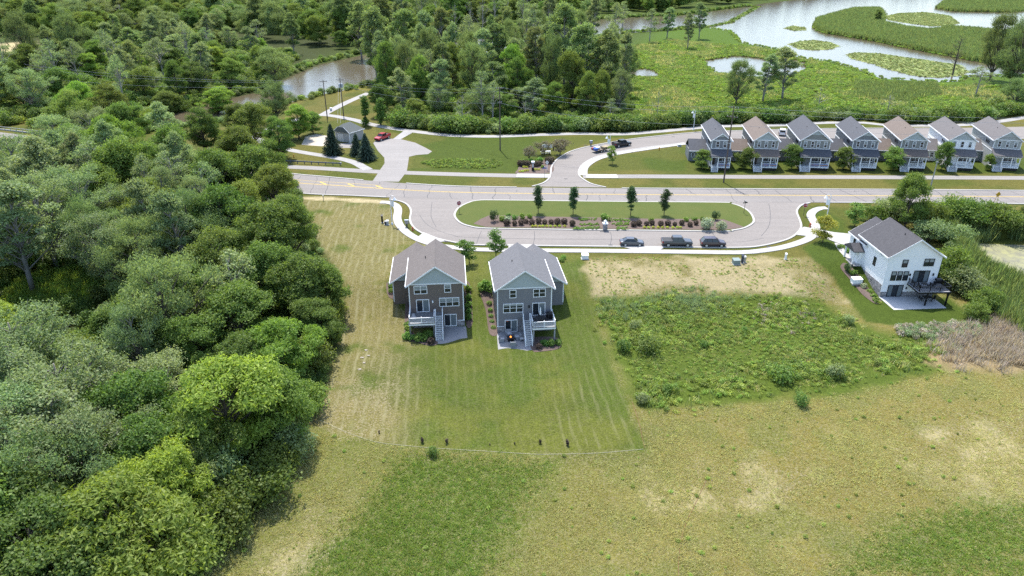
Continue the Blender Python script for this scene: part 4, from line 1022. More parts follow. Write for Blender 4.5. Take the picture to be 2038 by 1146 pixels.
for nm, lab, b6, mt in (('plastic_tub', 'bright blue tub at the tail of the loaded trailer', (-2.5,-1.7,-.9,.2,.722,1.35), 'blue'), ('fuel_can', 'red fuel can beside the blue tub on the trailer', (-2.5,-2.0,.35,.85,.722,1.25), 'redp'),
                    ('tool_crate', 'white crate in the middle of the loaded trailer', (-1.4,-.4,-.2,.9,.722,1.4), 'white_trim'), ('canvas_bundle', 'tan bundle at the hitch end of the trailer', (.6,2.3,-.85,.6,.722,1.3), 'tanp'), ('ladder_rack', 'grey metal rack across the trailer bed', (-.3,.4,-.95,.95,.722,1.7), 'greymetal')):
    o = thing(nm, lab, 'equipment', tr.location, tr.rotation_euler.z, 'gear on the trailer'); x0, x1, y0, y1, z0, z1 = b6
    if nm == 'ladder_rack':
        for xx in (x0, x1):
            for yy in (y0, y1): MB().tube([(xx,yy,z0),(xx,yy,z1)], .035, 5).build('upright', M[mt], o)
            MB().tube([(xx,y0,z1),(xx,y1,z1)], .035, 5).build('crossbar', M[mt], o)
    else:
        MB().add([(x0,y0,z0),(x1,y0,z0),(x1,y1,z0),(x0,y1,z0),(x0-.06,y0-.06,z1-.06),(x1+.06,y0-.06,z1-.06),(x1+.06,y1+.06,z1-.06),(x0-.06,y1+.06,z1-.06)], [(0,3,2,1),(4,5,6,7),(0,1,5,4),(1,2,6,5),(2,3,7,6),(3,0,4,7)]).build('body', M[mt], o)
        MB().box(x0-.1, x1+.1, y0-.1, y1+.1, z1-.058, z1).build('lid', M[mt], o)

# ================================================================== STREET FURNITURE
M['pole_wood'] = plain('utility_pole_wood', (.13,.10,.085), .9, .25, 2); M['lamp_post'] = plain('white_lamp_post', (.85,.86,.87), .45, .04)
M['steel'] = plain('steel_guardrail', (.16,.18,.24), .5, .15, 2, metal=.4); M['wire'] = plain('cable', (.30,.31,.33), .5); M['transformer'] = plain('transformer_grey', (.50,.53,.56), .5, .05)
M['signred'] = plain('sign_red', (.36,.02,.03), .45, .06); M['signgreen'] = plain('sign_dark_green', (.02,.035,.03), .5); M['signyellow'] = plain('sign_yellow', (.62,.36,.03), .5, .1)
M['hydrant'] = plain('hydrant_yellow', (.58,.32,.05), .5, .1); M['hydrant_red'] = plain('hydrant_orange', (.55,.16,.08), .5, .1); M['boxgreen'] = plain('utility_box_green', (.22,.28,.27), .6, .08)
M['navy'] = plain('mailbox_dark', (.05,.06,.09), .45, .08); M['signblue'] = plain('sign_blue', (.04,.10,.42), .5)
def lamp_post(px, py, label, rz=0, h=6.0, banner=True, z=GZ):
    x, y = P(px, py, z); t = thing('street_lamp', label, 'street lamp', (x, y, z), rz, 'white street lamps')
    MB().cyl((0,0), .28, 0, .35, 12, .16).build('base', M['lamp_post'], t)
    MB().tube([(0,0,.3),(0,0,h*.5),(0,0,h)], [.10,.085,.065], 10).build('pole', M['lamp_post'], t)
    MB().tube([(0,0,h-.1),(-.3,0,h+.25),(-.75,0,h+.2),(-.95,0,h-.15)], .045, 6).build('arm', M['lamp_post'], t)
    s_ = MB().tube([(-.95,0,h-.12),(-.95,0,h-.3),(-.95,0,h-.62)], [.08,.2,.42], 12).build('shade', M['lamp_post'], t)
    MB().tube([(-.95,0,h-.62),(-.95,0,h-.74)], [.24,.1], 10).build('lens', M['lamp_white'], s_)
    if banner:
        MB().tube([(0,0,h-.9),(-.75,0,h-.9)], .025, 5).build('banner_arm', M['lamp_post'], t)
        MB().box(-.72, -.12, -.02, .02, h-2.1, h-.92).build('banner', M['white_trim'], t)
    return t
lamp_post(780.5, 446, 'white street lamp beside the curved pavement at the woodland end', R(165))
lamp_post(1212.5, 314, 'white street lamp beside the young tree on the side street')
lamp_post(1380, 258.5, 'white street lamp on the trail verge by the narrow cottage', R(20))
lamp_post(1643, 443, 'white street lamp behind the yellow-green street tree', R(0))
def util_pole(px, py, h, label, arms=((-.6, 2.4),), rz=0, trans=0, r=.19):
    x, y = P(px, py, GZ); t = thing('utility_pole', label, 'utility pole', (x, y, ground(x, y)), rz, 'wooden utility poles')
    MB().tube([(0,0,-.5),(0,0,h*.5),(0,0,h)], [r,r*.85,r*.62], 10).build('pole', M['pole_wood'], t)
    for dz, w_ in arms:
        c_ = MB().box(-w_/2, w_/2, -.16, -.04, h+dz-.06, h+dz+.07).build('crossarm', M['pole_wood'], t)
        for xx in (-w_*.45, -w_*.15, w_*.2, w_*.45): MB().cyl((xx,-.1), .07, h+dz+.07, h+dz+.32, 7, .04).build('insulator', M['transformer'], c_)
    for k in range(trans):
        a = k*2.1 - 2.6; cx, cy = .48*math.cos(a), .48*math.sin(a)
        MB().tube([(cx,cy,h-3.2),(cx,cy,h-3.1),(cx,cy,h-1.9),(cx,cy,h-1.75)], [.22,.3,.3,.18], 12).build('transformer', M['transformer'], t)
    return t
util_pole(651.5, 235, 12.5, 'wooden utility pole with crossarm, left of the transformer pole', rz=R(20))
util_pole(684, 230.5, 12.5, 'utility pole carrying three grey transformers behind the utility building', trans=3, rz=R(20))
util_pole(995.4, 299, 17.5, 'tall utility pole on the lawn left of the side street', ((-.4, 2.2), (-4.2, 1.2)), R(25))
util_pole(1440, 363, 18.5, 'tall utility pole in front of the narrow cottage', ((-.5, 2.4), (-2.6, 2.6), (-9, .8)), R(-35))
x, y = P(1846, 394, GZ); t = thing('road_pole', 'slim grey pole by the main road behind the roadside tree', 'pole', (x, y, GZ)); MB().tube([(0,0,-.3),(0,0,8.6)], [.16,.11], 10).build('pole', M['greymetal'], t); MB().box(-.3,.3,-.05,.05,8.3,8.5).build('bracket', M['greymetal'], t)
def wire(a, b_, sag, label, r=.03):
    pts = [tuple(Vector(a).lerp(Vector(b_), k/24) - Vector((0,0,sag*4*(k/24)*(1-k/24)))) for k in range(25)]
    tag(MB().tube(pts, r, 4).build('power_line', M['wire']), label, 'cable', 'overhead power lines')
p1 = Vector((*P(651.5,235,GZ), 12.3)); p2 = Vector((*P(684,230.5,GZ), 12.3)); p3 = Vector((*P(995.4,299,GZ), 17.3)); p4 = Vector((*P(1440,363,GZ), 18.2))
far_l = Vector((-175, 262, 13.5)); far_r = Vector((175, 163, 17))
for k, (dz, nm) in enumerate(((0, 'uppermost'), (-1.1, 'middle'), (-4.3, 'lowest'))):
    wire(p3+Vector((0,0,dz)), p4+Vector((0,0,dz)), 1.6, f'{nm} cable between the two tall utility poles')
    wire(p4+Vector((0,0,dz)), far_r+Vector((0,0,dz)), 1.8, f'{nm} cable running right above the row cottages')
    wire(p2+Vector((0,0,dz*.5)), p3+Vector((0,0,dz)), 1.8, f'{nm} cable between transformer pole and tall lawn pole')
    wire(p1+Vector((0,0,dz*.4)), far_l+Vector((0,0,dz)), 2.0, f'{nm} cable crossing the trees left of the crossarm pole')
wire(p1, p2, .4, 'short cable between the crossarm pole and the transformer pole')
for k, xx in enumerate((-.5, .3)): wire(p2 + Vector((xx, -1, -2.5)), Vector((-50.5 + xx, 206, 5.1)), .3, ('leaning' if k else 'slack') + ' service cable from transformers down to utility building roof', .025)
def text(par, s_, size, loc, rot, mat):
    c_ = bpy.data.curves.new('lettering', 'FONT'); c_.body = s_; c_.size = size; c_.align_x = 'CENTER'; c_.align_y = 'CENTER'; c_.extrude = .004
    tmp = bpy.data.objects.new('lettering_curve', c_); me = bpy.data.meshes.new_from_object(tmp); me.materials.append(mat); bpy.data.objects.remove(tmp)
    o = new_obj('lettering', me, None, par); o.location = loc; o.rotation_euler = rot; return o
def stop_sign(px, py, label, rz):
    x, y = P(px, py, GZ); t = thing('stop_sign', label, 'stop sign', (x, y, GZ), rz, 'stop signs')
    MB().box(-.04,.04,-.03,.03,-.2,2.75).build('post', M['pole_wood'], t)
    oc = [(.46*math.cos(R(22.5+45*k)), 2.35+.46*math.sin(R(22.5+45*k))) for k in range(8)]; ow = [(.50*math.cos(R(22.5+45*k)), 2.35+.50*math.sin(R(22.5+45*k))) for k in range(8)]
    MB().extr(ow, 'y', -.06, -.032).build('border', M['white_trim'], t); f = MB().extr(oc, 'y', -.07, -.061).build('face', M['signred'], t)
    text(f, 'STOP', .34, (0, -.078, 2.35), (R(90),0,0), M['white_trim']); return t
stop_sign(914, 424.5, 'red stop sign at the woodland end of the island', R(12)); stop_sign(1599, 429, 'red stop sign at the white house end of the loop street', R(-15))
def street_sign(px, py, label, mats=('signgreen','signgreen'), h=2.7, rz=0, arrow=False):
    x, y = P(px, py, GZ); t = thing('street_name_sign', label, 'street sign', (x, y, GZ), rz)
    MB().tube([(0,0,-.2),(0,0,h)], .05, 8).build('post', M['pole_wood' if mats[0]=='signgreen' else 'greymetal'], t)
    MB().box(-.55,.55,-.015,.015,h-.32,h-.1).build('blade', M[mats[0]], t); MB().box(-.016,.016,-.5,.5,h-.08,h+.13).build('blade', M[mats[1]], t); MB().cyl((0,0),.07,h+.13,h+.22,8,.03).build('finial', M['white_trim'], t); return t
street_sign(1480, 426, 'dark street name sign on the right end of the island', h=2.8, rz=R(15))
street_sign(1083.5, 354, 'blue street name sign at the side street corner', ('signblue','signblue'), rz=R(10))
x, y = P(1088.5, 339, GZ); t = thing('round_sign', 'round sign on a white post in the corner flower bed', 'sign', (x, y, GZ)); MB().box(-.06,.06,-.05,.05,-.2,1.9).build('post', M['white_trim'], t)
MB().tube([(0,-.06,2.1),(0,-.09,2.1)], .38, 16).build('disc', M['white_trim'], t); MB().tube([(0,-.092,2.1),(0,-.105,2.1)], .2, 14).build('emblem', M['greymetal'], t)
x, y = P(1060.5, 339.5, GZ); t = thing('sign_pillar', 'dark entrance pillar with white cap in the corner flower bed', 'pillar', (x, y, GZ))
MB().box(-.32,.32,-.32,.32,-.2,2.1).build('shaft', M['blackmetal'], t); MB().box(-.42,.42,-.42,.42,2.102,2.45).build('cap', M['white_trim'], t); MB().box(-.12,.12,-.34,-.322,.95,1.9).build('plaque', M['white_trim'], t)
x, y = P(1086, 306, GZ); t = thing('picnic_table', 'low white table with dark supports under the bronze ornamental trees', 'table', (x, y, GZ), R(4))
MB().box(-1.35,1.35,-.35,.35,.72,.80).build('table_top', M['white_trim'], t)
for yy in (-.75,.75): MB().box(-1.35,1.35,yy-.15,yy+.15,.42,.47).build('bench', M['white_trim'], t)
for xx in (-1.0,1.0): MB().add([(xx-.05,-.85,-.1),(xx+.05,-.85,-.1),(xx+.05,.85,-.1),(xx-.05,.85,-.1),(xx-.05,-.3,.72),(xx+.05,-.3,.72),(xx+.05,.3,.72),(xx-.05,.3,.72)], [(0,3,2,1),(4,5,6,7),(0,1,5,4),(1,2,6,5),(2,3,7,6),(3,0,4,7)]).build('trestle', M['blackmetal'], t)
x, y = P(1089, 299, GZ); t = thing('sign_board', 'white entrance sign board between dark posts under the purple trees', 'sign', (x, y, GZ), R(4))
MB().extr([(-1.5,.7),(1.5,.7),(1.5,1.5),(.8,1.85),(-.8,1.85),(-1.5,1.5)], 'y', -.08, .08).build('board', M['white_trim'], t)
for xx in (-1.75,1.75): MB().box(xx-.16,xx+.16,-.16,.16,-.2,2.1).build('post', M['blackmetal'], t)
# stone sign pillar on the island
x, y = P(1204, 456.5, IZ); t = thing('stone_pillar', 'stone mail pillar with white lamp in the middle of the island bed', 'pillar', (x, y, IZ))
MB().box(-.42,.42,-.42,.42,-.05,1.25).build('shaft', M['stone'], t); MB().box(-.52,.52,-.52,.52,1.252,1.42).build('cap', M['white_trim'], t); MB().box(-.18,.18,-.18,.18,1.422,1.8).build('lamp_housing', M['white_trim'], t)
MB().add([(-.28,-.28,1.802),(.28,-.28,1.802),(.28,.28,1.802),(-.28,.28,1.802),(0,0,2.15)], [(0,3,2,1),(0,1,4),(1,2,4),(2,3,4),(3,0,4)]).build('lamp_roof', M['white_trim'], t)
def hydrant(px, py, label, mat):
    x, y = P(px, py, GZ); t = thing('fire_hydrant', label, 'hydrant', (x, y, GZ), 0, 'fire hydrants')
    MB().tube([(0,0,-.1),(0,0,.08),(0,0,.1),(0,0,.6),(0,0,.68),(0,0,.85)], [.2,.2,.14,.14,.17,.05], 12).build('barrel', M[mat], t)
    MB().tube([(-.26,0,.5),(.26,0,.5)], .07, 8).build('hose_outlet', M[mat], t); MB().tube([(0,-.24,.45),(0,0,.45)], .09, 8).build('pumper_outlet', M[mat], t)
hydrant(821.5, 458.5, 'orange fire hydrant in the verge beside the dark mailbox', 'hydrant_red'); hydrant(1312, 298.5, 'yellow fire hydrant on the side street lawn', 'hydrant'); hydrant(585, 313, 'yellow fire hydrant between footpath and guardrail', 'hydrant'); hydrant(1612, 451, 'orange fire hydrant by the white house driveway', 'hydrant_red')
def mailbox(px, py, label, z=GZ, mat='navy'):
    x, y = P(px, py, z); t = thing('mailbox_cluster', label, 'mailbox', (x, y, z), R(8))
    MB().box(-.14,.14,-.14,.14,-.1,.75).build('pedestal', M[mat], t); c_ = MB().box(-.4,.4,-.24,.24,.752,1.5).build('cabinet', M[mat], t)
    MB().extr([(-.27,1.502),(.27,1.502),(.2,1.62),(-.2,1.62)], 'x', -.43, .43).build('lid', M['transformer'], t)
    for k in range(2): MB().box(-.36+k*.38,-.02+k*.38,-.256,-.242,.82,1.42).build('door', M['greymetal'], c_)
mailbox(810, 452, 'dark pedestal mailbox cluster on the pavement edge by the orange hydrant'); mailbox(1176, 290.5, 'dark collection box on the verge above the loaded trailer')
def ubox(px, py, label, w=1.2, d=1.0, h=.9, mat='boxgreen', name='utility_box'):
    x, y = PG(px, py); z = ground(x, y); t = thing(name, label, 'utility box', (x, y, z), R(4), 'ground utility boxes')
    MB().box(-w/2-.12,w/2+.12,-d/2-.12,d/2+.12,-.3,.06).build('plinth', M['concrete'], t)
    MB().extr([(-d/2,.062),(d/2,.062),(d/2,h),(-d/2,h*.85)], 'x', -w/2, w/2).build('cabinet', M[mat], t)
    MB().extr([(-d/2-.05,h*.85+.004),(d/2+.05,h+.004),(d/2+.05,h+.06),(-d/2-.05,h*.85+.06)], 'x', -w/2-.05, w/2+.05).build('lid', M[mat], t); return t
ubox(1464.5, 524.5, 'green transformer cabinet on the bare lot behind the parked maroon car'); ubox(1476.5, 523, 'tall slim pedestal beside the green transformer cabinet', .35, .35, 1.6, 'navy'); ubox(1481, 521.5, 'short grey pedestal right of the slim pedestal', .4, .35, 1.2, 'greymetal'); ubox(1563, 516, 'white marker pedestal at the white lawn corner of the lot', .3, .25, 1.2, 'white_trim')
ubox(768, 447, 'dark utility pedestal left of the woodland-end street lamp', .5, .4, .8, 'navy'); ubox(771.5, 447.5, 'grey utility pedestal touching the dark one by the street lamp', .45, .4, 1.0, 'transformer'); ubox(761, 443, 'tall dark pedestal with white top in the lawn by the street lamp', .35, .35, 1.7, 'blackmetal')
ubox(659, 220.5, 'small grey waste bin by the trail fork', .6, .5, 1.1, 'transformer', 'trail_bin'); ubox(1164, 514.5, 'white air conditioner box beside the grey house', 1.2, .9, .9, 'white_trim', 'air_conditioner'); ubox(1703.5, 563, 'white generator box beside the white house', 1.7, 1.0, .9, 'white_trim', 'generator'); ubox(1352, 291.5, 'grey utility box on the side street lawn near the narrow cottage', .9, .7, .7, 'transformer'); ubox(810, 582, 'pale air conditioner box against the taupe house wing', 1.0, .9, .8, 'transformer', 'air_conditioner')
# guardrail
gp = resample(smooth(PP([(538,322),(560,323.5),(600,326),(640,328),(677,329.5)], GZ), 6), 2.0)
gr = thing('guardrail', 'dark steel guardrail between the footpath and the shared path', 'guardrail', (0,0,0))
ra = MB().strip(gp, .10, GZ+.50, GZ+.80); ra.build('rail', M['steel'], gr)
for q in gp: MB().box(q[0]-.09,q[0]+.09,q[1]+.06,q[1]+.22,GZ-.3,GZ+.84).build('post', M['steel'], gr)
q = gp[-1]; MB().box(q[0]+.1,q[0]+.4,q[1]-.1,q[1]+.25,GZ+.4,GZ+.9).build('end_terminal', M['greymetal'], gr)
bp = resample(smooth(PP([(-60,252),(0,258),(70,266),(150,277)], GZ), 6), 2.5)
br = thing('bridge_railing', 'pale bridge railing at the left edge among the trees', 'railing', (0,0,0)); MB().strip(bp, .3, GZ, GZ+.35).build('parapet', M['concrete'], br); MB().strip(bp, .12, GZ+.95, GZ+1.1).build('rail', M['greymetal'], br)
for q in bp: MB().box(q[0]-.07,q[0]+.07,q[1]-.07,q[1]+.07,GZ+.3,GZ+.95).build('post', M['greymetal'], br)
# warning sign with its back to the lawn
x, y = P(1980, 408, GZ); t = thing('warning_sign', 'yellow diamond warning sign on two posts by the main road', 'sign', (x, y, GZ), R(5))
for xx in (-.5,.35): MB().tube([(xx,0,-.2),(xx*.4,0,2.4)], .05, 6).build('post', M['signyellow'], t)
MB().extr([(0,1.9),(.62,2.52),(0,3.14),(-.62,2.52)], 'y', -.05, -.02).build('panel', M['signyellow'], t)
x, y = P(644, 399, GZ); t = thing('marker_post', 'small white marker post beside the dirt path', 'post', (x, y, GZ)); MB().box(-.06,.06,-.06,.06,-.2,1.1).build('post', M['greymetal'], t); MB().box(-.12,.12,-.08,.08,1.1,1.3).build('head', M['white_trim'], t)

# ================================================================== PATIO AND DECK THINGS
M['wicker'] = plain('grey_wicker', (.30,.31,.33), .8, .15, 12); M['cushion'] = plain('pale_cushion', (.50,.51,.52), .9, .06)
fm = bpy.data.materials.new('fire_flame'); fm.use_nodes = True; fb = fm.node_tree.nodes['Principled BSDF']; setc(fb.inputs['Base Color'], (.8,.25,.05)); setc(fb.inputs['Emission Color'], (1,.3,.05)); fb.inputs['Emission Strength'].default_value = 1.2
def loc_in(h, x, y, z): 
    v = Matrix.Translation(h.location) @ Matrix.Rotation(h.rotation_euler.z, 4, 'Z') @ Vector((x,y,z)); return tuple(v)
def armchair(h, x, y, rz, label):
    t = thing('patio_armchair', label, 'armchair', loc_in(h, x, y, .022), h.rotation_euler.z + rz, 'armchairs round the fire table')
    MB().box(-.42,.42,-.40,.40,.05,.34).build('base', M['wicker'], t); MB().box(-.32,.32,-.40,.26,.342,.48).build('seat_cushion', M['cushion'], t)
    MB().add([(-.42,.28,.342),(.42,.28,.342),(.42,.44,.342),(-.42,.44,.342),(-.42,.36,.9),(.42,.36,.9),(.42,.50,.9),(-.42,.50,.9)], [(0,3,2,1),(4,5,6,7),(0,1,5,4),(1,2,6,5),(2,3,7,6),(3,0,4,7)]).build('backrest', M['wicker'], t)
    for s_ in (-1,1): MB().box(min(s_*.33,s_*.45),max(s_*.33,s_*.45),-.40,.27,.343,.6).build('arm', M['wicker'], t)
    for xx in (-.36,.36):
        for yy in (-.34,.34): MB().box(xx-.03,xx+.03,yy-.03,yy+.03,0,.05).build('leg', M['blackmetal'], t)
armchair(h2, -3.85, -2.75, R(80), 'grey armchair on the lawn side of the fire table'); armchair(h2, -2.55, -1.1, R(0), 'grey armchair under the walk-out door of the grey house'); armchair(h2, -1.3, -2.3, R(-75), 'grey armchair between fire table and white staircase'); armchair(h2, -2.25, -4.3, R(178), 'pale armchair with its back to the lawn on the patio edge')
t = thing('fire_table', 'black fire table with a small flame on the grey house patio', 'fire pit', loc_in(h2, -2.45, -2.6, .022), h2.rotation_euler.z)
MB().box(-.45,.45,-.45,.45,.0,.5).build('base', M['blackmetal'], t); MB().box(-.55,.55,-.55,.55,.502,.56).build('top', M['plastic'], t); MB().tube([(0,0,.562),(0.02,0,.62),(0,.02,.8)], [.16,.14,.01], 8).build('flame', fm, t)
t = thing('patio_side_table', 'small pale side table by the stairs of the grey house', 'table', loc_in(h2, -.75, -2.95, .022), h2.rotation_euler.z)
MB().box(-.3,.3,-.3,.3,.4,.46).build('top', M['cushion'], t)
for xx in (-.25,.25):
    for yy in (-.25,.25): MB().box(xx-.03,xx+.03,yy-.03,yy+.03,0,.4).build('leg', M['wicker'], t)
def dining(h, x, y, z, label, clab, w=1.3, d=.85, mat='plastic', n=4):
    t = thing('dining_table', label, 'table', loc_in(h, x, y, z), h.rotation_euler.z); MB().box(-w/2,w/2,-d/2,d/2,.7,.75).build('top', M[mat], t)
    for xx in (-w/2+.08,w/2-.08):
        for yy in (-d/2+.08,d/2-.08): MB().box(xx-.03,xx+.03,yy-.03,yy+.03,0,.7).build('leg', M[mat], t)
    for k, (cx, cy, rz, wh_) in enumerate(((-w/2-.35,0,R(90),'left end'),(w/2+.35,0,R(-90),'right end'),(0,d/2+.35,0,'house side'),(0,-d/2-.35,R(180),'rail side'))[:n]):
        p = loc_in(h, x+cx, y+cy, z); c_ = thing('dining_chair', f'dark chair at the {wh_} of {clab}', 'chair', p, h.rotation_euler.z + rz, clab)
        MB().box(-.24,.24,-.24,.24,.42,.48).build('seat', M[mat], c_); MB().box(-.24,.24,.2,.25,.48,.95).build('backrest', M[mat], c_)
        for xx in (-.2,.2):
            for yy in (-.2,.2): MB().box(xx-.02,xx+.02,yy-.02,yy+.02,0,.42).build('leg', M[mat], c_)
dining(h2, 2.25, -1.75, 2.682, 'dark dining table on the grey house deck', 'the grey house deck table'); dining(wh, 1.4, -2.0, 2.664, 'small dark table by the left rail of the white house deck', 'the left deck table', .9, .7, n=2); dining(wh, 3.6, -2.4, 2.664, 'dark table by the front rail of the white house deck', 'the right deck table', .9, .7, n=2); dining(wh, 2.7, -1.7, .022, 'dark dining table on the patio under the white house deck', 'the patio table', 1.5, .9, n=2)
def grill(h, x, y, z, label, mat='blackmetal', cover=True):
    t = thing('barbecue_grill', label, 'grill', loc_in(h, x, y, z), h.rotation_euler.z); MB().box(-.55,.55,-.3,.3,.05,.85).build('cart', M[mat], t)
    MB().extr([(-.3,.852),(.3,.852),(.3,1.05),(.1,1.18),(-.2,1.12)], 'x', -.45, .45).build('hood', M[mat], t); MB().box(-.8,-.56,-.25,.25,.78,.82).build('side_shelf', M['greymetal'], t)
grill(h2, 3.8, -1.1, 2.682, 'black barbecue grill in the corner of the grey house deck'); grill(wh, 4.35, -.9, 2.664, 'dark barbecue grill at the right end of the white house deck')
t = thing('deck_ottoman', 'rounded grey covered chair in the corner of the taupe house deck', 'chair', loc_in(h1, -3.6, -2.4, 2.682), h1.rotation_euler.z); MB().tube([(0,0,0),(0,0,.15),(0,0,.5),(0,0,.7)], [.42,.48,.45,.25], 14).build('seat', M['wicker'], t); MB().tube([(0,.3,.5),(0,.4,.9)], [.3,.2], 10).build('backrest', M['wicker'], t)
t = thing('patio_umbrella', 'closed white umbrella over the grey house deck table', 'umbrella', loc_in(h2, 2.25, -1.6, 2.682)); MB().tube([(0,0,0),(0,0,2.3)], .03, 6).build('pole', M['greymetal'], t); MB().tube([(0,0,1.0),(0,0,1.2),(0,0,2.0),(0,0,2.4)], [.1,.16,.09,.02], 8).build('canopy', M['white_trim'], t)
# site lines and stones
pts = [(*q, ground(*q)+.02) for q in resample(smooth(PGs([(636,836),(690,860),(750,880),(820,888),(900,894),(1000,900),(1100,904),(1200,901),(1280,894)]), 6), 1.5)]
M['straw_log'] = plain('straw_wattle', (.50,.47,.31), .95, .25, 2); tag(MB().tube(pts, .028, 5).build('straw_wattle', M['straw_log']), 'pale straw wattle lying along the bottom edge of the lawn', 'wattle')
M['string'] = plain('red_cord', (.22,.10,.06), .9, .1)
pts = [(*q, ground(*q)+.05) for q in resample(smooth(PGs([(1406,955),(1385,1000),(1362,1050),(1352,1100),(1350,1146)]), 6), .8)]; tag(MB().tube(pts, .02, 4).build('red_cord_line', M['string']), 'reddish cord lying across the dry field in the foreground', 'cord')
pts = [(*q, ground(*q)+.05) for q in resample(smooth(PGs([(1258,800),(1270,835),(1278,870),(1283,892)]), 6), .8)]; tag(MB().tube(pts, .02, 4).build('red_cord_line', M['string']), 'reddish cord along the lawn corner by the weeds', 'cord')
M['chalk'] = plain('pale_stone', (.34,.30,.25), .95, .12)
for k, (px, py, nm) in enumerate(((728,697,'uppermost'),(733,708,'second'),(721,712,'third'),(724,722,'fourth'),(716,735,'lowest'))):
    x, y = PG(px, py); a = [rr.uniform(.10,.24) for _ in range(7)]; ring = [(x+a[i]*1.5*math.cos(i*.9), y+a[i]*math.sin(i*.9)) for i in range(7)]
    tag(MB().prism(ring, ground(x,y)-.05, ground(x,y)+.08).build('pale_stone', M['chalk']), f'{nm} of the pale flat stones in the dry left lawn', 'stone', 'pale stones in the lawn')
# ================================================================== TREES AND PLANTS
L = {}
L['walnut'] = leafmat('leaf_yellow_green', (.070,.125,.012), (.150,.215,.028), .18, .42)
L['maple'] = leafmat('leaf_mid_green', (.052,.088,.012), (.112,.154,.027), .25, .40)
L['dark'] = leafmat('leaf_dark_green', (.042,.078,.012), (.095,.142,.025), .25, .40)
L['silver'] = leafmat('leaf_grey_green', (.078,.115,.038), (.160,.205,.088), .2, .38)
L['willow'] = leafmat('leaf_willow', (.062,.098,.030), (.125,.165,.060), .22, .40)
L['cotton'] = leafmat('leaf_cottonwood', (.066,.100,.026), (.140,.175,.058), .2, .42)
L['spruce'] = leafmat('needle_blue_green', (.016,.032,.020), (.045,.070,.045), .2, .12)
L['column'] = leafmat('leaf_columnar', (.018,.040,.014), (.050,.085,.026), .15, .25)
L['young'] = leafmat('leaf_street_tree', (.050,.100,.020), (.125,.185,.035), .2, .38)
L['gold'] = leafmat('leaf_yellowish', (.110,.140,.018), (.230,.225,.030), .12, .40)
L['purple'] = leafmat('leaf_purple', (.030,.023,.017), (.064,.048,.034), .2, .25)
L['redbud'] = leafmat('leaf_bronze', (.075,.072,.042), (.150,.140,.085), .12, .3)
L['box'] = leafmat('leaf_boxwood', (.050,.105,.014), (.120,.190,.028), .2, .3)
L['varieg'] = leafmat('leaf_variegated', (.110,.150,.085), (.240,.270,.180), .1, .3)
L['lime'] = leafmat('leaf_lime', (.170,.220,.020), (.300,.330,.040), .15, .35)
L['weed'] = leafmat('leaf_weed', (.095,.142,.020), (.190,.240,.050), .35, .38)
L['weedblue'] = leafmat('leaf_weed_blue', (.085,.130,.058), (.150,.195,.095), .25, .38)
L['grass'] = leafmat('blade_olive', (.190,.182,.060), (.330,.300,.125), .2, .35)
L['grasslush'] = leafmat('blade_lush', (.085,.135,.018), (.150,.200,.040), .25, .45)
L['marsh'] = leafmat('leaf_marsh', (.080,.132,.018), (.152,.214,.040), .25, .38)
L['reed'] = leafmat('blade_reed', (.062,.098,.026), (.135,.165,.060), .25, .38)
L['deadreed'] = leafmat('blade_dead_reed', (.15,.125,.10), (.29,.245,.20), .2, .25)
L['lily'] = leafmat('leaf_lily', (.090,.125,.030), (.20,.215,.085), .25, .1)
L['brown'] = leafmat('leaf_withered', (.16,.135,.11), (.29,.25,.21), .2, .25)
M['bark'] = plain('bark_grey_brown', (.12,.10,.08), .95, .25, 3, bmp=.5, bscale=12)
M['barkpale'] = plain('bark_pale_grey', (.28,.26,.235), .95, .2, 3, bmp=.4, bscale=12)
M['deadwood'] = plain('deadwood', (.36,.33,.30), .95, .15, 3)

def unit(v): return v / (np.linalg.norm(v, axis=-1, keepdims=True) + 1e-9)
def leaves(rg, pos, nrm, ln, wd, droop=.2, nb=.75):
    """one small folded leaf spray per position: 4 corners, 2 triangles; returns verts, faces, leaf attribute"""
    n = len(pos); N = unit(nrm + rg.normal(0, nb, (n, 3)))
    T = rg.normal(0, 1, (n, 3)); T = unit(T - (T*N).sum(1, keepdims=True)*N); T[:, 2] -= droop; T = unit(T)
    B = np.cross(N, T); l = ln*rg.uniform(.6, 1.3, (n, 1)); w = wd*rg.uniform(.6, 1.3, (n, 1))
    a = pos - T*l*.5; c = pos + T*l*.5 - N*l*.12; b1 = pos + B*w*.5 + T*l*.05; b2 = pos - B*w*.5 + T*l*.05
    v = np.stack([a, b1, c, b2], 1).reshape(-1, 3)
    i = np.arange(n)[:, None]*4
    f = np.concatenate([i+[[0,1,2]], i+[[0,2,3]]], 0)
    return v, f, np.repeat(rg.random(n), 4)
def leafmesh(name, v, f, at, mat):
    me = npmesh(name, v, f, [mat]); fattr(me, 'leaf', at); return me
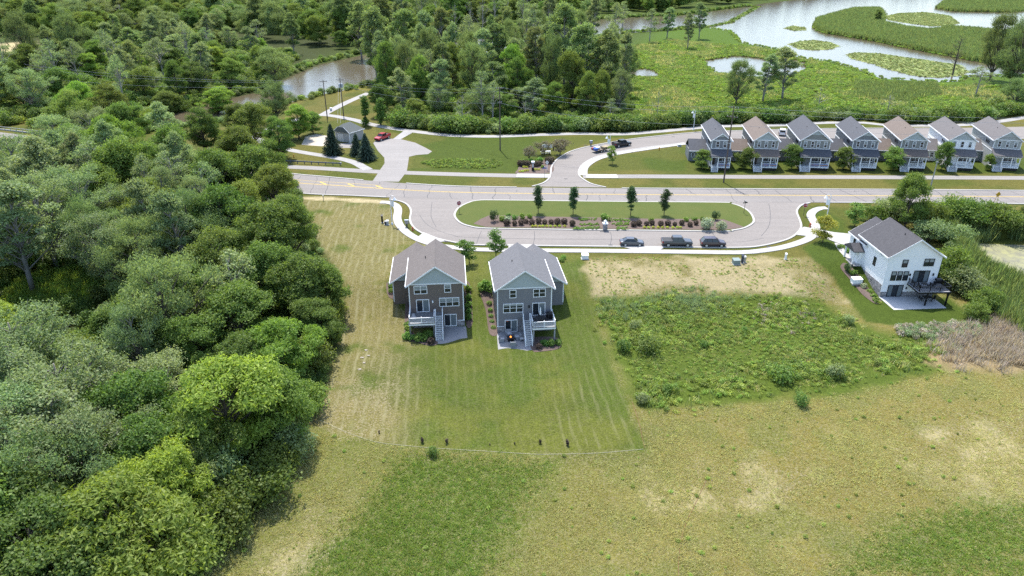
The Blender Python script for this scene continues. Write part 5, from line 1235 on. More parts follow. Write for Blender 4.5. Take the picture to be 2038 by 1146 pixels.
def tree_mesh(seed, H, Rr, n_lobe=26, per=260, ln=.5, wd=.3, mat='maple', bark='bark', base=.28, lobe=.30, flat=.8, trunk_r=.22, prof='round', nb=.75, droop=.2, fill=.4, lean=.35, bare=0, rag=1.0):
    """returns (crown mesh, trunk mesh); crown = leafy lobes carried on limbs"""
    rg = np.random.default_rng(seed); V = []; F = []; A = []; off = 0; mb = MB()
    lx, ly = rg.normal(0, lean, 2)
    def trunk_at(z): return np.array([lx*(z/H)**1.5, ly*(z/H)**1.5, z])
    top = H*.86
    mb.tube([tuple(trunk_at(z)+ (rg.normal(0,.03*Rr/4,3)*[1,1,0] if z > 0 else 0) - (0,0,.3 if z == 0 else 0)) for z in np.linspace(0, top, 7)], list(np.linspace(trunk_r*1.25, trunk_r*.22, 7)), 8)
    cs = []; ph = rg.random(3)*6.28
    for k in range(n_lobe):
        for _ in range(30):
            h = base + (1-base)*rg.random()**.85
            t_ = (h-base)/(1-base)
            r = {'round': math.sqrt(max(0, 1-(2*t_*.92-.9)**2)), 'vase': .35+.75*math.sin(min(1, t_*1.05)*math.pi*.62)**1.1*(1-.35*t_**4), 'cone': 1-t_, 'oval': math.sin(math.pi*min(1, .12+t_*.86))**.7, 'tall': (.45+.55*math.sin(math.pi*t_))*.8}[prof]
            a = rg.random()*2*math.pi; q = math.sqrt(rg.uniform(.2, 1))*max(.05, r - lobe*.5)*Rr*(1 + rag*(.20*math.sin(2*a+ph[0]) + .16*math.sin(3*a+ph[1]+h*3) + .10*math.sin(5*a+ph[2]-h*5)))
            c = trunk_at(h*H*.94) + [q*math.cos(a), q*math.sin(a), 0]
            if all(np.linalg.norm((c-o)*[1,1,1.2]) > Rr*lobe*.75 for o, _ in cs): break
        lr = Rr*lobe*rg.uniform(.6, 1.45); cs.append((c, lr))
        z0 = max(base*.65*H, c[2]-abs(q)*rg.uniform(.7, 1.1)-.4); s_ = trunk_at(min(z0, top*.95))
        m_ = (s_+c)/2 + rg.normal(0, .12*lr+.05, 3) + [0,0,.08*q]
        r0 = trunk_r*.42*(1-.5*z0/H)
        mb.tube([tuple(s_), tuple(m_), tuple(c)], [r0, r0*.65, r0*.25], 5, False)
        for j in range(3 + bare):
            e = c + unit(rg.normal(0, 1, 3)+[0,0,.4])*lr*rg.uniform(.6, 1.05 + .25*(bare > 0)); mb.tube([tuple(m_*.4+c*.6), tuple((c+e)/2+rg.normal(0,.08,3)), tuple(e)], [r0*.38, r0*.28, r0*.1], 4, False)
        n = int(per*(lr/(Rr*lobe))**2)
        if n < 1: continue
        d = unit(rg.normal(0, 1, (n, 3))); d[:, 2] = np.where(d[:, 2] < -.25, -d[:, 2]*.6, d[:, 2]); d = unit(d)
        rad = lr*np.where(rg.random(n) < fill, rg.uniform(.3, .85, n), rg.uniform(.8, 1.2, n) + np.maximum(0, rg.normal(0, .16, n)))[:, None]
        bumpy = 1 + .22*np.sin(d[:, :1]*7+k)*np.cos(d[:, 1:2]*6+k*2)
        pos = c + d*rad*bumpy*[1, 1, flat]
        out = unit(pos - trunk_at(H*.45)); nn = unit(d*.8 + out*.4 + [0,0,.55])
        v, f, at = leaves(rg, pos, nn, ln, wd, droop, nb)
        V.append(v); F.append(f+off); A.append(at*.75 + rg.uniform(0,.25)); off += len(v)
    tm = mb.mesh('trunk', M[bark])
    tm.polygons.foreach_set('use_smooth', [True]*len(tm.polygons))
    cm = leafmesh('crown', np.concatenate(V), np.concatenate(F), np.concatenate(A), L[mat]) if V else None
    return cm, tm
def spruce_mesh(seed, H=6.5, Rr=2.6):
    rg = np.random.default_rng(seed); P_ = []; N_ = []; mb = MB().tube([(0,0,-.2),(0,0,H*.5),(0,0,H)], [.16,.1,.02], 7)
    for k in range(26):
        h = .04 + .94*k/26; r = Rr*(1-h)**.9*rg.uniform(.85, 1.12)+.08; nb_ = int(7+9*(1-h))
        for j in range(nb_):
            a = 2*math.pi*(j+rg.random()*.7)/nb_; L_ = r*rg.uniform(.7, 1.1); d = np.array([math.cos(a), math.sin(a), -.22])
            mb.tube([(0,0,h*H), tuple(np.array([0,0,h*H])+d*L_)], [.025,.008], 3, False)
            n = int(8+40*L_/Rr); t_ = rg.uniform(.15, 1, n)[:, None]
            P_.append(np.array([0,0,h*H]) + d*L_*t_ + rg.normal(0, .07, (n,3))*(1.3-t_) + [0,0,.05]); N_.append(np.tile(d*.4+[0,0,.9], (n,1)))
    v, f, at = leaves(rg, np.concatenate(P_), np.concatenate(N_), .36, .15, .15, .6)
    return leafmesh('crown', v, f, at, L['spruce']), mb.mesh('trunk', M['bark'])
def shrub_mesh(seed, Rr=.6, H=.8, n=420, ln=.14, wd=.1, mat='box', lob=5, stem=True):
    rg = np.random.default_rng(seed); P_ = []; N_ = []
    for k in range(lob):
        c = np.array([*(rg.normal(0, Rr*.32, 2)), H*rg.uniform(.42, .62)]) if lob > 1 else np.array([0,0,H*.5])
        m_ = n//lob; d = unit(rg.normal(0,1,(m_,3))); s_ = np.array([Rr*(.68 if lob > 1 else 1), Rr*(.68 if lob > 1 else 1), H*(.42 if lob > 1 else .5)])
        P_.append(c + d*s_*rg.uniform(.7, 1.1, (m_,1))); N_.append(d*.8+[0,0,.5])
    p = np.concatenate(P_); k = p[:, 2] > .03; v, f, at = leaves(rg, p[k], np.concatenate(N_)[k], ln, wd, .1, .6)
    me = leafmesh('foliage', v, f, at, L[mat]); mb = MB()
    for j in range(5): a = rg.random()*6.28; mb.tube([(0,0,-.1), (Rr*.5*math.cos(a), Rr*.5*math.sin(a), H*.6)], [.03,.012], 4, False)
    return me, mb.mesh('stem', M['bark'])
def bare_mesh(seed, H, Rr, tr=.22, n=16, mat='deadwood'):
    rg = np.random.default_rng(seed); mb = MB(); mb.tube([(0,0,-.3),(rg.normal(0,.2),rg.normal(0,.2),H*.5),(rg.normal(0,.4),rg.normal(0,.4),H)], [tr,tr*.7,tr*.12], 7)
    for k in range(n):
        h = rg.uniform(.25,.95); a = rg.random()*6.28; L_ = Rr*(1.15-h)*rg.uniform(.7,1.2); s_ = np.array([0,0,h*H]); e = s_+[L_*math.cos(a), L_*math.sin(a), L_*rg.uniform(.3,1)]
        mb.tube([tuple(s_), tuple((s_+e)/2+rg.normal(0,.15,3)), tuple(e)], [tr*.4*(1.2-h), tr*.25*(1.2-h), .015], 4, False)
        for j in range(5):
            b0 = s_+(e-s_)*rg.uniform(.4,1); b1 = b0+unit(rg.normal(0,1,3)+[0,0,.5])*L_*rg.uniform(.25,.5); mb.tube([tuple(b0), tuple(b1)], [.035,.012], 3, False)
    return mb.mesh('trunk', M[mat])

# proto meshes: (crown, trunk, built height, built radius)
PT = {}
def proto(kind, *a, **k):
    c, t_ = tree_mesh(*a, **k); PT.setdefault(kind, []).append((c, t_, a[1], a[2]))
for s_ in range(3): proto('walnut', 100+s_, 11, 5.6, 52, 400, .46, .17, 'walnut', lobe=.215, prof='round', droop=.35, trunk_r=.26, flat=.62, base=.18, nb=.5)
for s_ in range(4): proto('maple', 120+s_, 12, 5.2, 64, 360, .29, .20, 'maple', lobe=.20, base=.14, bare=1)
for s_ in range(4): proto('dark', 140+s_, 11, 5.0, 62, 360, .29, .20, 'dark', lobe=.20, base=.12)
for s_ in range(3): proto('silver', 160+s_, 14, 6.2, 62, 290, .29, .16, 'silver', 'barkpale', lobe=.195, base=.18, fill=.6, trunk_r=.30, bare=2, nb=.9)
for s_ in range(3): proto('willow', 180+s_, 14, 6.0, 62, 340, .40, .13, 'willow', lobe=.20, base=.16, droop=.7, flat=1.0, trunk_r=.32)
for s_ in range(4): proto('cotton', 200+s_, 26, 6.6, 66, 240, .52, .38, 'cotton', 'barkpale', lobe=.20, base=.24, prof='oval', trunk_r=.42, lean=1.0, bare=1, fill=.45)
for s_ in range(2): proto('cottonpale', 210+s_, 24, 6.0, 54, 200, .52, .34, 'silver', 'barkpale', lobe=.20, base=.26, prof='oval', trunk_r=.38, lean=1.4, bare=2, fill=.5)
for s_ in range(2): proto('snag', 220+s_, 20, 5.0, 26, 80, .46, .32, 'silver', 'deadwood', lobe=.24, base=.35, prof='oval', trunk_r=.30, lean=1.2, bare=5)
for s_ in range(2): proto('young', 230+s_, 5.0, 1.5, 20, 120, .24, .18, 'young', lobe=.36, base=.22, prof='oval', trunk_r=.07)
for s_ in range(3): proto('garden', 235+s_, 6.0, 2.6, 34, 230, .24, .18, 'maple', lobe=.29, base=.10, prof='round', trunk_r=.09)
proto('gold', 240, 5.5, 1.9, 22, 130, .26, .18, 'gold', lobe=.34, base=.2, prof='oval', trunk_r=.08)
for s_ in range(3): proto('column', 250+s_, 6.4, .95, 26, 110, .24, .18, 'column', lobe=.52, base=.16, prof='tall', trunk_r=.07)
for s_ in range(2): proto('redbud', 260+s_, 4.6, 2.7, 22, 110, .26, .2, 'redbud', lobe=.3, base=.28, prof='round', trunk_r=.12, bare=2)
for s_ in range(3): proto('bush', 270+s_, 3.6, 2.9, 24, 170, .30, .20, 'maple', lobe=.33, base=.05, prof='round', trunk_r=.09)
for s_ in range(2): proto('bushsilver', 280+s_, 3.4, 2.6, 20, 170, .30, .16, 'silver', lobe=.35, base=.05, prof='round', trunk_r=.08)
for s_ in range(2): proto('ivy', 290+s_, 8, 1.3, 24, 150, .32, .24, 'dark', lobe=.55, base=.04, prof='tall', trunk_r=.2)
for s_ in range(3): c_, t_ = spruce_mesh(300+s_); PT.setdefault('spruce', []).append((c_, t_, 6.5, 2.3))
for s_ in range(3): t_ = bare_mesh(310+s_, 14, 5); PT.setdefault('bare', []).append((None, t_, 14, 5))
PT['bare_dark'] = [(None, bare_mesh(330, 15, 6, .34, 26, 'bark'), 15, 6)]
NAME = dict(walnut='walnut_tree', maple='broadleaf_tree', dark='dark_broadleaf_tree', silver='silver_leaved_tree', willow='willow_tree', cotton='cottonwood_tree', cottonpale='pale_cottonwood_tree', snag='dying_tree', young='street_tree', garden='garden_tree', gold='yellow_street_tree', column='columnar_tree', redbud='bronze_ornamental_tree', bush='bush', bushsilver='silver_bush', ivy='ivy_clad_trunk', spruce='spruce_tree', bare='dead_tree', bare_dark='leafless_tree')
tcount = 0
def tree(kind, x, y, H, Rr, label, group=None, z=None, rz=None, cat='tree'):
    global tcount; tcount += 1
    v = PT[kind]; c_, t_, h0, r0 = v[tcount % len(v)]
    t = thing(NAME[kind], label, cat, (x, y, ground(x, y) if z is None else z), rr.uniform(0, 6.28) if rz is None else rz, group)
    sx, sz = Rr/r0, H/h0; t.scale = (sx, sx, sz)
    new_obj('trunk', t_, None, t)
    if c_ is not None: new_obj('crown', c_, None, t)
    return t
def crownpos(px, py, H, frac=.62):
    z = -2.9
    for _ in range(6): x, y = P(px, py, z + H*frac); z = ground(x, y)
    return x, y

# ---- left woodland: crowns surveyed one by one, the gaps filled behind them
DESC = dict(walnut='feathery yellow-green tree', maple='mid-green rounded tree', dark='dark green dense tree', silver='grey-green airy tree', willow='soft drooping willow', bush='low green bush', bushsilver='blue-grey bush', cotton='tall cottonwood', cottonpale='tall pale thin-leaved cottonwood', snag='half-dead tree with bare grey limbs', bare='dead bare grey tree', ivy='ivy-covered trunk')
wood = []
for px, py, k, H, r in [(235,1050,'walnut',12.5,7.0),(60,1110,'dark',12,5.5),(330,965,'walnut',10,4.4),(70,965,'willow',13,6.2),(290,890,'dark',11,4.8),(390,885,'maple',10,4.2),
    (440,800,'walnut',13,6.8),(555,790,'maple',10,4.2),(570,868,'bushsilver',4.2,3.2),(500,955,'bush',4.6,3.8),(440,1025,'bush',4.4,3.6),(385,1085,'bush',4.2,3.2),(530,905,'bush',4,3),(430,945,'bushsilver',5.5,3.4),(385,930,'willow',8,3.8),
    (120,775,'silver',15,7.0),(250,820,'dark',12,5),(30,690,'silver',15,7),(150,660,'silver',13,6),(255,660,'maple',11,5),(330,765,'silver',11,5.2),(40,850,'silver',14,6.5),(170,890,'silver',13,6),
    (320,600,'willow',17,6.8),(425,520,'maple',13.5,5.6),(280,500,'willow',14,5.5),(475,625,'maple',11.5,5.8),(610,560,'dark',11.5,5.2),(560,690,'walnut',10,5.2),(630,630,'maple',7.5,3.8),(620,700,'bush',4.5,3.4),(600,780,'bush',4,3.2),(650,660,'bush',3.6,2.8),
    (525,455,'dark',13,5.8),(575,440,'maple',12,4.8),(440,430,'dark',14,5.6),(200,480,'silver',14,6),(640,560,'maple',8,3.6),(655,610,'bush',5,3.2),(520,540,'maple',12,5),(380,580,'maple',12,5),(390,680,'maple',10,4.4),(480,720,'dark',9,4.2),
    (80,420,'silver',17,7),(160,390,'silver',16,6.6),(255,330,'maple',16,6.5),(345,300,'maple',15,6),(430,350,'dark',14,6),(505,335,'dark',13,5.6),(375,440,'willow',14,6),(300,420,'dark',14,6),(540,370,'maple',12,5),(470,290,'maple',13,5.5),(400,250,'maple',12,5),
    (30,330,'silver',17,7),(110,280,'silver',16,6.5),(220,270,'walnut',14,6),(60,520,'dark',13,5),(10,600,'silver',13,6),(30,1010,'dark',12,6),(-40,900,'silver',14,7),(-60,1050,'dark',13,6),(-60,720,'silver',15,7),(-80,450,'silver',16,7),(130,1150,'dark',11,5.5),(60,640,'snag',15,5),(110,850,'snag',14,4.6),(200,330,'snag',17,5),(90,180+160,'cottonpale',19,5.5),(330,250,'cottonpale',17,4.6),(20,440,'cottonpale',20,6),(150,560,'bare',12,4.5),(210,760,'snag',12,4)]:
    x, y = crownpos(px, py, H); wood.append((k, x, y, H, r))
fr_ = random.Random(21)
fp = np.array(FOREST); clr = clearing
for _ in range(2600):
    x = fr_.uniform(-130, -20); y = fr_.uniform(40, 205)
    if not inside(FOREST, np.array([x]), np.array([y]))[0] or pldist(FOREST, np.array([x]), np.array([y]), True)[0] < 5: continue
    if inside(clr, np.array([x]), np.array([y]))[0] or abs(x) > y*.92+10: continue
    k = fr_.choice(['maple','dark','silver','willow','maple','cottonpale','snag','bush'] if y > 95 else ['maple','dark','silver','willow','maple','bush','walnut'])
    r = fr_.uniform(3.6, 5.4) if k != 'bush' else 3; dmin = .58
    if min(math.hypot(x-w[1], y-w[2])/(r+w[4]) for w in wood) < dmin: continue
    wood.append((k, x, y, {'bush': 4, 'cottonpale': 17, 'snag': 15}.get(k, fr_.uniform(8, 14.5)), r*(.8 if k in ('cottonpale','snag') else 1)))
    if len(wood) > 185: break
def proj(x, y, z):
    dz = z - CAM_H; d = y*cP - dz*sP; return 1019 + FPX*x/d, 573 + FPX*(-(y*sP) - dz*cP)/d
def keepclear(k, x, y, H):
    a, b_ = proj(x, y, ground(x, y) + H*.6); a2, b2 = proj(x, y, ground(x, y) + H)
    if -60 < a < 225 and (505 < b_ < 628 or 505 < b2 < 600): return False
    return not (a < 110 and 252 < b_ < 305)
def label_rows(items, place, toward, band=14.0):
    """items: (kind,x,y,...) -> labels counting each kind along rows away from a landmark"""
    out = []; rows_ = {}
    for it in items: rows_.setdefault(int((it[2]-40)//band), []).append(it)
    for ri, rk in enumerate(sorted(rows_)):
        for ki, it in enumerate(sorted(rows_[rk], key=lambda q: -q[1] if toward == 'lawn' else q[1])):
            out.append((it, f'{DESC[it[0]]}, {nth(ki)} from {toward}, {nth(ri)} row {place}'))
    return out
wood = [w for w in wood if keepclear(w[0], w[1], w[2], w[3])]
for (k, x, y, H, r), lab in label_rows(wood, 'of left woodland', 'lawn'):
    tree(k, x, y, H, r, lab, 'trees of the left woodland', cat='bush' if k.startswith('bush') else 'tree')
x, y = crownpos(20, 490, 8); t = thing('leaning_trunk', 'leaning bare grey trunk at the left edge of the woodland clearing', 'tree', (x, y, ground(x, y))); MB().tube([(1.6,0,-.3),(-.5,.4,5),(-2.6,.8,10.5)], [.42,.33,.2], 9).build('trunk', M['barkpale'], t)

# ---- trees between main road / parking and river on the left
up = []
for px, py, k, H, r in [(175,125,'walnut',11,5.5),(215,190,'maple',13,6),(60,170,'silver',15,7),(140,70,'willow',24,8),(40,70,'willow',26,8),(420,112,'walnut',12,5.5),(250,105,'maple',12,5.5),(330,110,'dark',12,6),(545,125,'willow',16,7.8),(430,195,'walnut',10,5.6),
    (545,190,'willow',13,5.6),(500,240,'maple',12.5,5.6),(590,235,'walnut',10,4.6),(555,265,'dark',11,4.4),(470,230,'dark',9,4.4),(120,160,'dark',13,6),(280,160,'maple',12,5.6),(330,190,'dark',9,5),(620,240,'maple',6.5,3),(380,150,'dark',12,6),(460,140,'maple',12,5.6),(140,215,'maple',13,6),(300,230,'bush',5,4),(360,200,'bush',5,4),(250,235,'maple',12,5.5),(180,250,'silver',13,6)]:
    x, y = crownpos(px, py, H)
    up.append((k, x, y, H, r))
lbp = PP([(-150,130),(0,118),(140,108),(300,84),(420,80),(590,105),(575,150),(510,185),(420,208),(320,220),(200,250),(0,258),(-150,250)], -1)
for _ in range(1500):
    x, y = fr_.uniform(-240, -60), fr_.uniform(215, 430)
    xa, ya = np.array([x]), np.array([y])
    if not inside(lbp, xa, ya)[0] or inside(RIVER, xa, ya)[0] or abs(x) > y*.8: continue
    k = fr_.choice(['maple','silver','willow','cottonpale','cotton','maple','snag','walnut']); r = fr_.uniform(3.8, 6)
    if min(math.hypot(x-w[1], y-w[2])/(r+w[4]) for w in up) < .72: continue
    up.append((k, x, y, fr_.uniform(9, 14) if k not in ('cotton','cottonpale','snag') else fr_.uniform(15, 22), r))
    if len(up) > 100: break
for (k, x, y, H, r), lab in label_rows(up, 'by left river bend', 'parking pad', 26):
    tree(k, x, y, H, r, lab, 'trees by the river bend', cat='bush' if k.startswith('bush') else 'tree')

# ---- tall wood between the trail and the river
mw = []
for px, py, k, H, r in [(745,85,'cotton',27,8),(715,60,'cotton',25,7),(800,75,'cotton',25,7),(770,140,'maple',17,5.5),(835,160,'maple',15,5),(850,80,'cottonpale',24,6.5),(900,130,'maple',15,5),(880,70,'cotton',24,6.5),(930,85,'snag',24,6),(955,110,'cottonpale',20,5.5),(1000,60,'cotton',23,6.5),(1015,140,'walnut',17,5.8),(1030,160,'maple',14,5),
    (1070,110,'cotton',22,6),(1125,85,'cotton',29,9.0),(1160,120,'cotton',25,7.5),(1205,130,'cotton',23,7),(1235,180,'silver',13,4.6),(1100,190,'maple',11,4.5),(980,200,'snag',13,4),(920,210,'bare',11,4.5),(1170,190,'maple',13,5),(1140,160,'maple',17,6),(1195,185,'maple',13,4.6),(870,190,'silver',11,4.6),(830,215,'maple',8,4),(800,180,'cottonpale',14,4.6),(760,190,'dark',11,4.2),(725,213,'ivy',9.5,1.7),(755,216,'ivy',8.5,1.7),(960,190,'snag',15,4.6),(905,50,'bare',22,6),(960,30,'bare',22,7),(1060,60,'snag',24,6.5),(1215,215,'snag',9,3.2),(1045,215,'bare',8,3.4),(870,40,'bare',24,6),(935,45,'bare',25,6),(985,25,'bare',24,6),(1010,40,'bare',23,5),(1040,30,'snag',24,6),(1090,30,'cottonpale',25,7),(800,25,'cottonpale',25,7),(840,20,'snag',24,6),(1180,40,'cottonpale',24,6.5),(1225,50,'snag',22,6),(760,30,'cotton',25,7.5)]:
    x, y = crownpos(px, py, H)
    mw.append((k, x, y, H*(1.18 if H > 12 else 1.0), r*.92))
for _ in range(900):
    px_, py_ = fr_.uniform(700, 1270), fr_.uniform(95, 240); x, y = P(px_, py_, -1.2)
    if inside(RIVER, np.array([x]), np.array([y]))[0] or pldist(RIVER, np.array([x]), np.array([y]), True)[0] < 3 or y < float(trailY(x)) + 9 or not inside(mid, np.array([x]), np.array([y]))[0]: continue
    k = fr_.choice(['maple','cottonpale','cottonpale','silver','cotton','snag','willow']); r = fr_.uniform(3.8, 5.6); H = fr_.uniform(9, 15) if y < 250 else fr_.uniform(16, 25)
    if min(math.hypot(x-w[1], y-w[2])/(r+w[4]) for w in mw) < .8: continue
    mw.append((k, x, y, H, r))
    if len(mw) > 88: break
for (k, x, y, H, r), lab in label_rows(mw, 'behind the trail', 'river bend', 22):
    tree(k, x, y, H, r, lab, 'trees of the tall wood behind the trail')

# ---- marsh and riverside trees
for px, py, k, H, r, lab in [(1470,165,'willow',16,5.0,'drooping willow standing right behind the narrow cottage'),(1525,155,'cottonpale',18,4.8,'thin pale tree left of the forked tree behind the cottages'),(1565,145,'cottonpale',20,5.6,'forked thin tree at the edge of the marsh pool'),(1632,195,'bare',8,3.4,'bleached dead trunk in the marsh behind the third cottage'),
    (1770,205,'bare',6,4,'fallen pale dead limb among marsh reeds'),(1905,115,'bare_dark',18,7,'large leafless dark tree near the channel'),(1988,95,'willow',27,7.5,'tall wind-blown willow at the right edge of the marsh'),(2030,105,'willow',28,9,'tallest willow at the far right edge'),(1950,160,'snag',12,4.6,'scraggly half-dead tree left of the tall willows'),(2025,190,'willow',11,5,'low willow at the right edge above the trail'),
    (1330,45,'cottonpale',19,5,'thin tree on the river point left of the lake'),(1372,60,'cottonpale',20,4.2,'slim tree with bare trunk on the river point'),(1395,40,'cottonpale',22,4.6,'rightmost slim tree on the river point'),(1295,50,'snag',20,5,'half-dead tree on the river point'),(1255,110,'dark',9,4.6,'dark tree at the left corner of the marsh'),(1748,32,'dark',9,2.6,'single dark tree on the reed island'),(1310,205,'bare',9,2.8,'leaning dead tree at the marsh edge left of the cottages'),(1240,30,'snag',20,5,'grey half-dead tree above the river water')]:
    x, y = crownpos(px, py, H, .5); tree(k, x, y, H, r, lab, 'trees of the marsh')

# ---- street and garden trees
def plant_at(px, py, kind, H, r, lab, grp, z=None, rz=None, cat='tree'):
    x, y = PG(px, py) if z is None else P(px, py, z); return tree(kind, x, y, H, r, lab, grp, z, rz, cat)
plant_at(934.5, 525, 'young', 4.9, 1.6, 'young street tree between the two houses nearer the taupe house', 'young street trees'); plant_at(987, 512, 'young', 5.2, 1.55, 'young street tree behind the roof of the grey house', 'young street trees')
plant_at(1218.5, 327, 'young', 5.0, 1.3, 'young tree on the side street lawn by the lamp', 'young street trees'); plant_at(1637, 482, 'gold', 5.6, 2.0, 'yellow-green street tree in front of the white house lawn', 'young street trees'); plant_at(1700.5, 452, 'young', 5.0, 1.9, 'young green tree behind the white house driveway', 'young street trees')
x, y = crownpos(1812, 405, 11, .5); tree('maple', x, y, 11.5, 4.0, 'large green tree behind the white house roof', 'roadside trees right of the white house')
for i, (px, py, H) in enumerate(((1071,423.5,6.4),(1140.5,425.6,6.2),(1255,428.5,6.6),(1321.5,427.5,5.9))):
    plant_at(px, py, 'column', H, 1.0, f'narrow columnar tree, {nth(i)} from the stop sign end of the island', 'columnar trees on the island', IZ)
for px, py, H, r, lab in ((663,307,8.6,2.9,'tall spruce in front of the utility building door'),(711,309,6.2,2.4,'middle spruce, small one beside the utility building'),(730,318,7.4,3.0,'broad spruce beside the parking pad')): plant_at(px, py, 'spruce', H, r, lab, 'spruces by the utility building')
for px, py, H, r, lab in ((1053,320,4.0,2.3,'bronze ornamental tree nearest the lawn pole'),(1083,308,3.8,2.2,'middle bronze ornamental tree behind the white table'),(1115,309,4.6,3.0,'largest bronze ornamental tree by the side street kerb')): plant_at(px, py, 'redbud', H, r, lab, 'bronze ornamental trees at the corner')
for i, (px, py, H, r) in enumerate(((1397,336,5.3,2.7),(1479,336,5.8,2.9),(1575,337,6.6,3.0),(1678,337,6.2,2.8),(1778,338,6.2,3.2),(1874,338,7.6,2.5),(1966,338,4.4,1.7))):
    plant_at(px, py, 'garden', H*.92, r*.88, f'leafy front garden tree, {nth(i)} in the line before the row cottages', 'front garden trees of the row cottages')

# ---- shrubs as individuals
SH = {}
def sproto(k, num, **kw): SH[k] = [shrub_mesh(400+len(SH)*7+i, **kw) for i in range(num)]
sproto('purple', 3, Rr=.62, H=1.15, n=520, ln=.2, wd=.15, mat='purple', lob=1); sproto('green', 3, Rr=.6, H=.95, n=480, ln=.2, wd=.15, mat='box'); sproto('upright', 2, Rr=.8, H=2.1, n=700, ln=.22, wd=.14, mat='column', lob=3)
sproto('varieg', 2, Rr=.95, H=1.5, n=700, ln=.22, wd=.16, mat='varieg'); sproto('lime', 3, Rr=.34, H=.38, n=160, ln=.16, wd=.08, mat='lime', lob=1); sproto('ball', 2, Rr=.42, H=.62, n=380, ln=.13, wd=.09, mat='box', lob=1); sproto('sapling', 2, Rr=.22, H=.8, n=160, ln=.16, wd=.1, mat='purple', lob=2); sproto('weed', 3, Rr=.7, H=.9, n=360, ln=.26, wd=.12, mat='weedblue')
sproto('wild', 3, Rr=1.2, H=2.0, n=800, ln=.28, wd=.16, mat='dark', lob=7); sproto('wildsilver', 2, Rr=1.1, H=1.6, n=700, ln=.26, wd=.13, mat='silver', lob=6)
scount = 0
def shrub(kind, x, y, s_, lab, grp, z=None, name='shrub', cat='shrub'):
    global scount; scount += 1
    f, st = SH[kind][scount % len(SH[kind])]; t = thing(name, lab, cat, (x, y, ground(x, y) if z is None else z), rr.uniform(0, 6.28), grp); t.scale = (s_, s_, s_*rr.uniform(.9, 1.1))
    new_obj('foliage', f, None, t); new_obj('stem', st, None, t); return t
def z7(x, y): return (880+x/5.095, 350+y/5.095)
def z8(x, y): return (1200+x/4.246, 350+y/4.246)
isl_ = [('purple',z7(655,500),1.05),('purple',z7(735,500),.85),('purple',z7(800,495),.95),('purple',z7(850,478),.85),('purple',z7(910,490),1.0),('purple',z7(978,480),1.0),('purple',z7(1040,487),.85),('purple',z7(1105,484),.9),('purple',z7(1168,493),1.1),('purple',z7(1237,482),1.05),('purple',z7(1320,504),1.0)]
isl_ += [('purple',z8(258,425),1.0),('purple',z8(303,416),1.0),('purple',z8(368,418),.85),('purple',z8(415,414),.85),('purple',z8(487,421),.95),('purple',z8(547,416),1.0),('purple',z8(606,420),.75),('purple',z8(665,413),.9),('purple',z8(735,425),.9),('purple',z8(785,412),.8)]
isl_ += [('upright',z7(525,460),1.1),('green',z7(605,450),1.3),('varieg',z7(648,470),.9),('green',z7(675,412),.9),('green',z7(735,435),1.0),('green',z7(815,430),1.1),('green',z7(885,425),1.05),('green',z7(1640,445),1.6),('green',z8(410,385),.9),('green',z8(700,380),1.0),('green',z8(773,377),.85),('green',z8(835,380),1.0),('varieg',z8(890,445),1.5),('varieg',z8(990,452),1.25),('upright',z8(950,370),1.0)]
dn = dict(purple='dark purple rounded shrub', green='green rounded shrub', upright='dark upright shrub', varieg='pale variegated shrub', lime='low lime-green perennial', ball='clipped green ball shrub')
def place_counted(lst, where, frm, grp, z):
    cnt = {}
    tot = {}
    for k, *_ in lst: tot[k] = tot.get(k, 0) + 1
    for k, (px, py), s_ in sorted(lst, key=lambda q: q[1][0]):
        i = cnt.get(k, 0); cnt[k] = i+1; x, y = P(px, py, z) if z is not None else PG(px, py)
        shrub(k, x, y, s_, (f'{dn[k]} {where}' if tot[k] == 1 else f'{nth(i)} {dn[k]} from {frm} {where}'), grp, z)
place_counted(isl_, 'in the island bed', 'the stop sign end', 'shrubs in the island bed', IZ)
limes = [('lime', z7(a, 515), 1.0) for a in (915,950,990,1020,1060,1100,1145,1190,1243)] + [('lime', z8(a, 440), 1.0) for a in (350,385,425,465,505,545,590,630,655)]
place_counted(limes, 'along the island bed edge', 'the stop sign end', 'lime perennials on the island', IZ)
def z1(x, y): return (740+x/4.407, 460+y/4.407)
hb = [('green',z1(320,845),1.15),('green',z1(322,880),1.05),('green',z1(322,945),1.15),('green',z1(378,950),1.0),('green',z1(437,958),1.35),('green',z1(490,925),1.2),('purple',z1(520,985),.95),('ball',z1(322,618),.9),('ball',z1(170,470),1.2),('ball',z1(170,500),1.2),('ball',z1(170,535),1.2),('green',z1(232,560),1.1)]
place_counted(hb, 'beside the taupe house', 'the woodland side', 'shrubs around the taupe house', None)
hb = [('green',z1(1012,520),1.9),('ball',z1(1030,640),1.1),('ball',z1(1040,700),1.0),('ball',z1(1045,755),1.0),('ball',z1(1054,805),1.0),('ball',z1(1066,858),1.0),('purple',z1(1465,1030),.8),('green',z1(1512,1000),1.1),('green',z1(1570,1005),1.1),('green',z1(1632,990),.95),('ball',z1(1665,565),1.1),('ball',z1(1680,240),1.2),('ball',z1(1665,265),1.2)]
place_counted(hb, 'beside the grey house', 'the taupe house side', 'shrubs around the grey house', None)
hb = [('green',z1(850,a),1.05) for a in (520,600,670,720,780)]
for i, (k, (px, py), s_) in enumerate(hb): x, y = PG(px, py); shrub(k, x, y, s_, f'{nth(i)} shaded green shrub along the right wall of the taupe house', 'shrubs in the shade of the taupe house')
def z2(x, y): return (1640+x/4.093, 380+y/4.093)
hb = [('green',z2(200,500),1.0),('upright',z2(185,660),.75),('green',z2(235,690),1.0),('green',z2(300,740),.9),('varieg',z2(330,790),.6),('green',z2(365,830),.8),('green',z2(402,870),.8),('green',z2(425,905),.9),('lime',z2(450,915),1.0),('ball',z2(122,465),1.1),('ball',z2(140,460),1.0)]
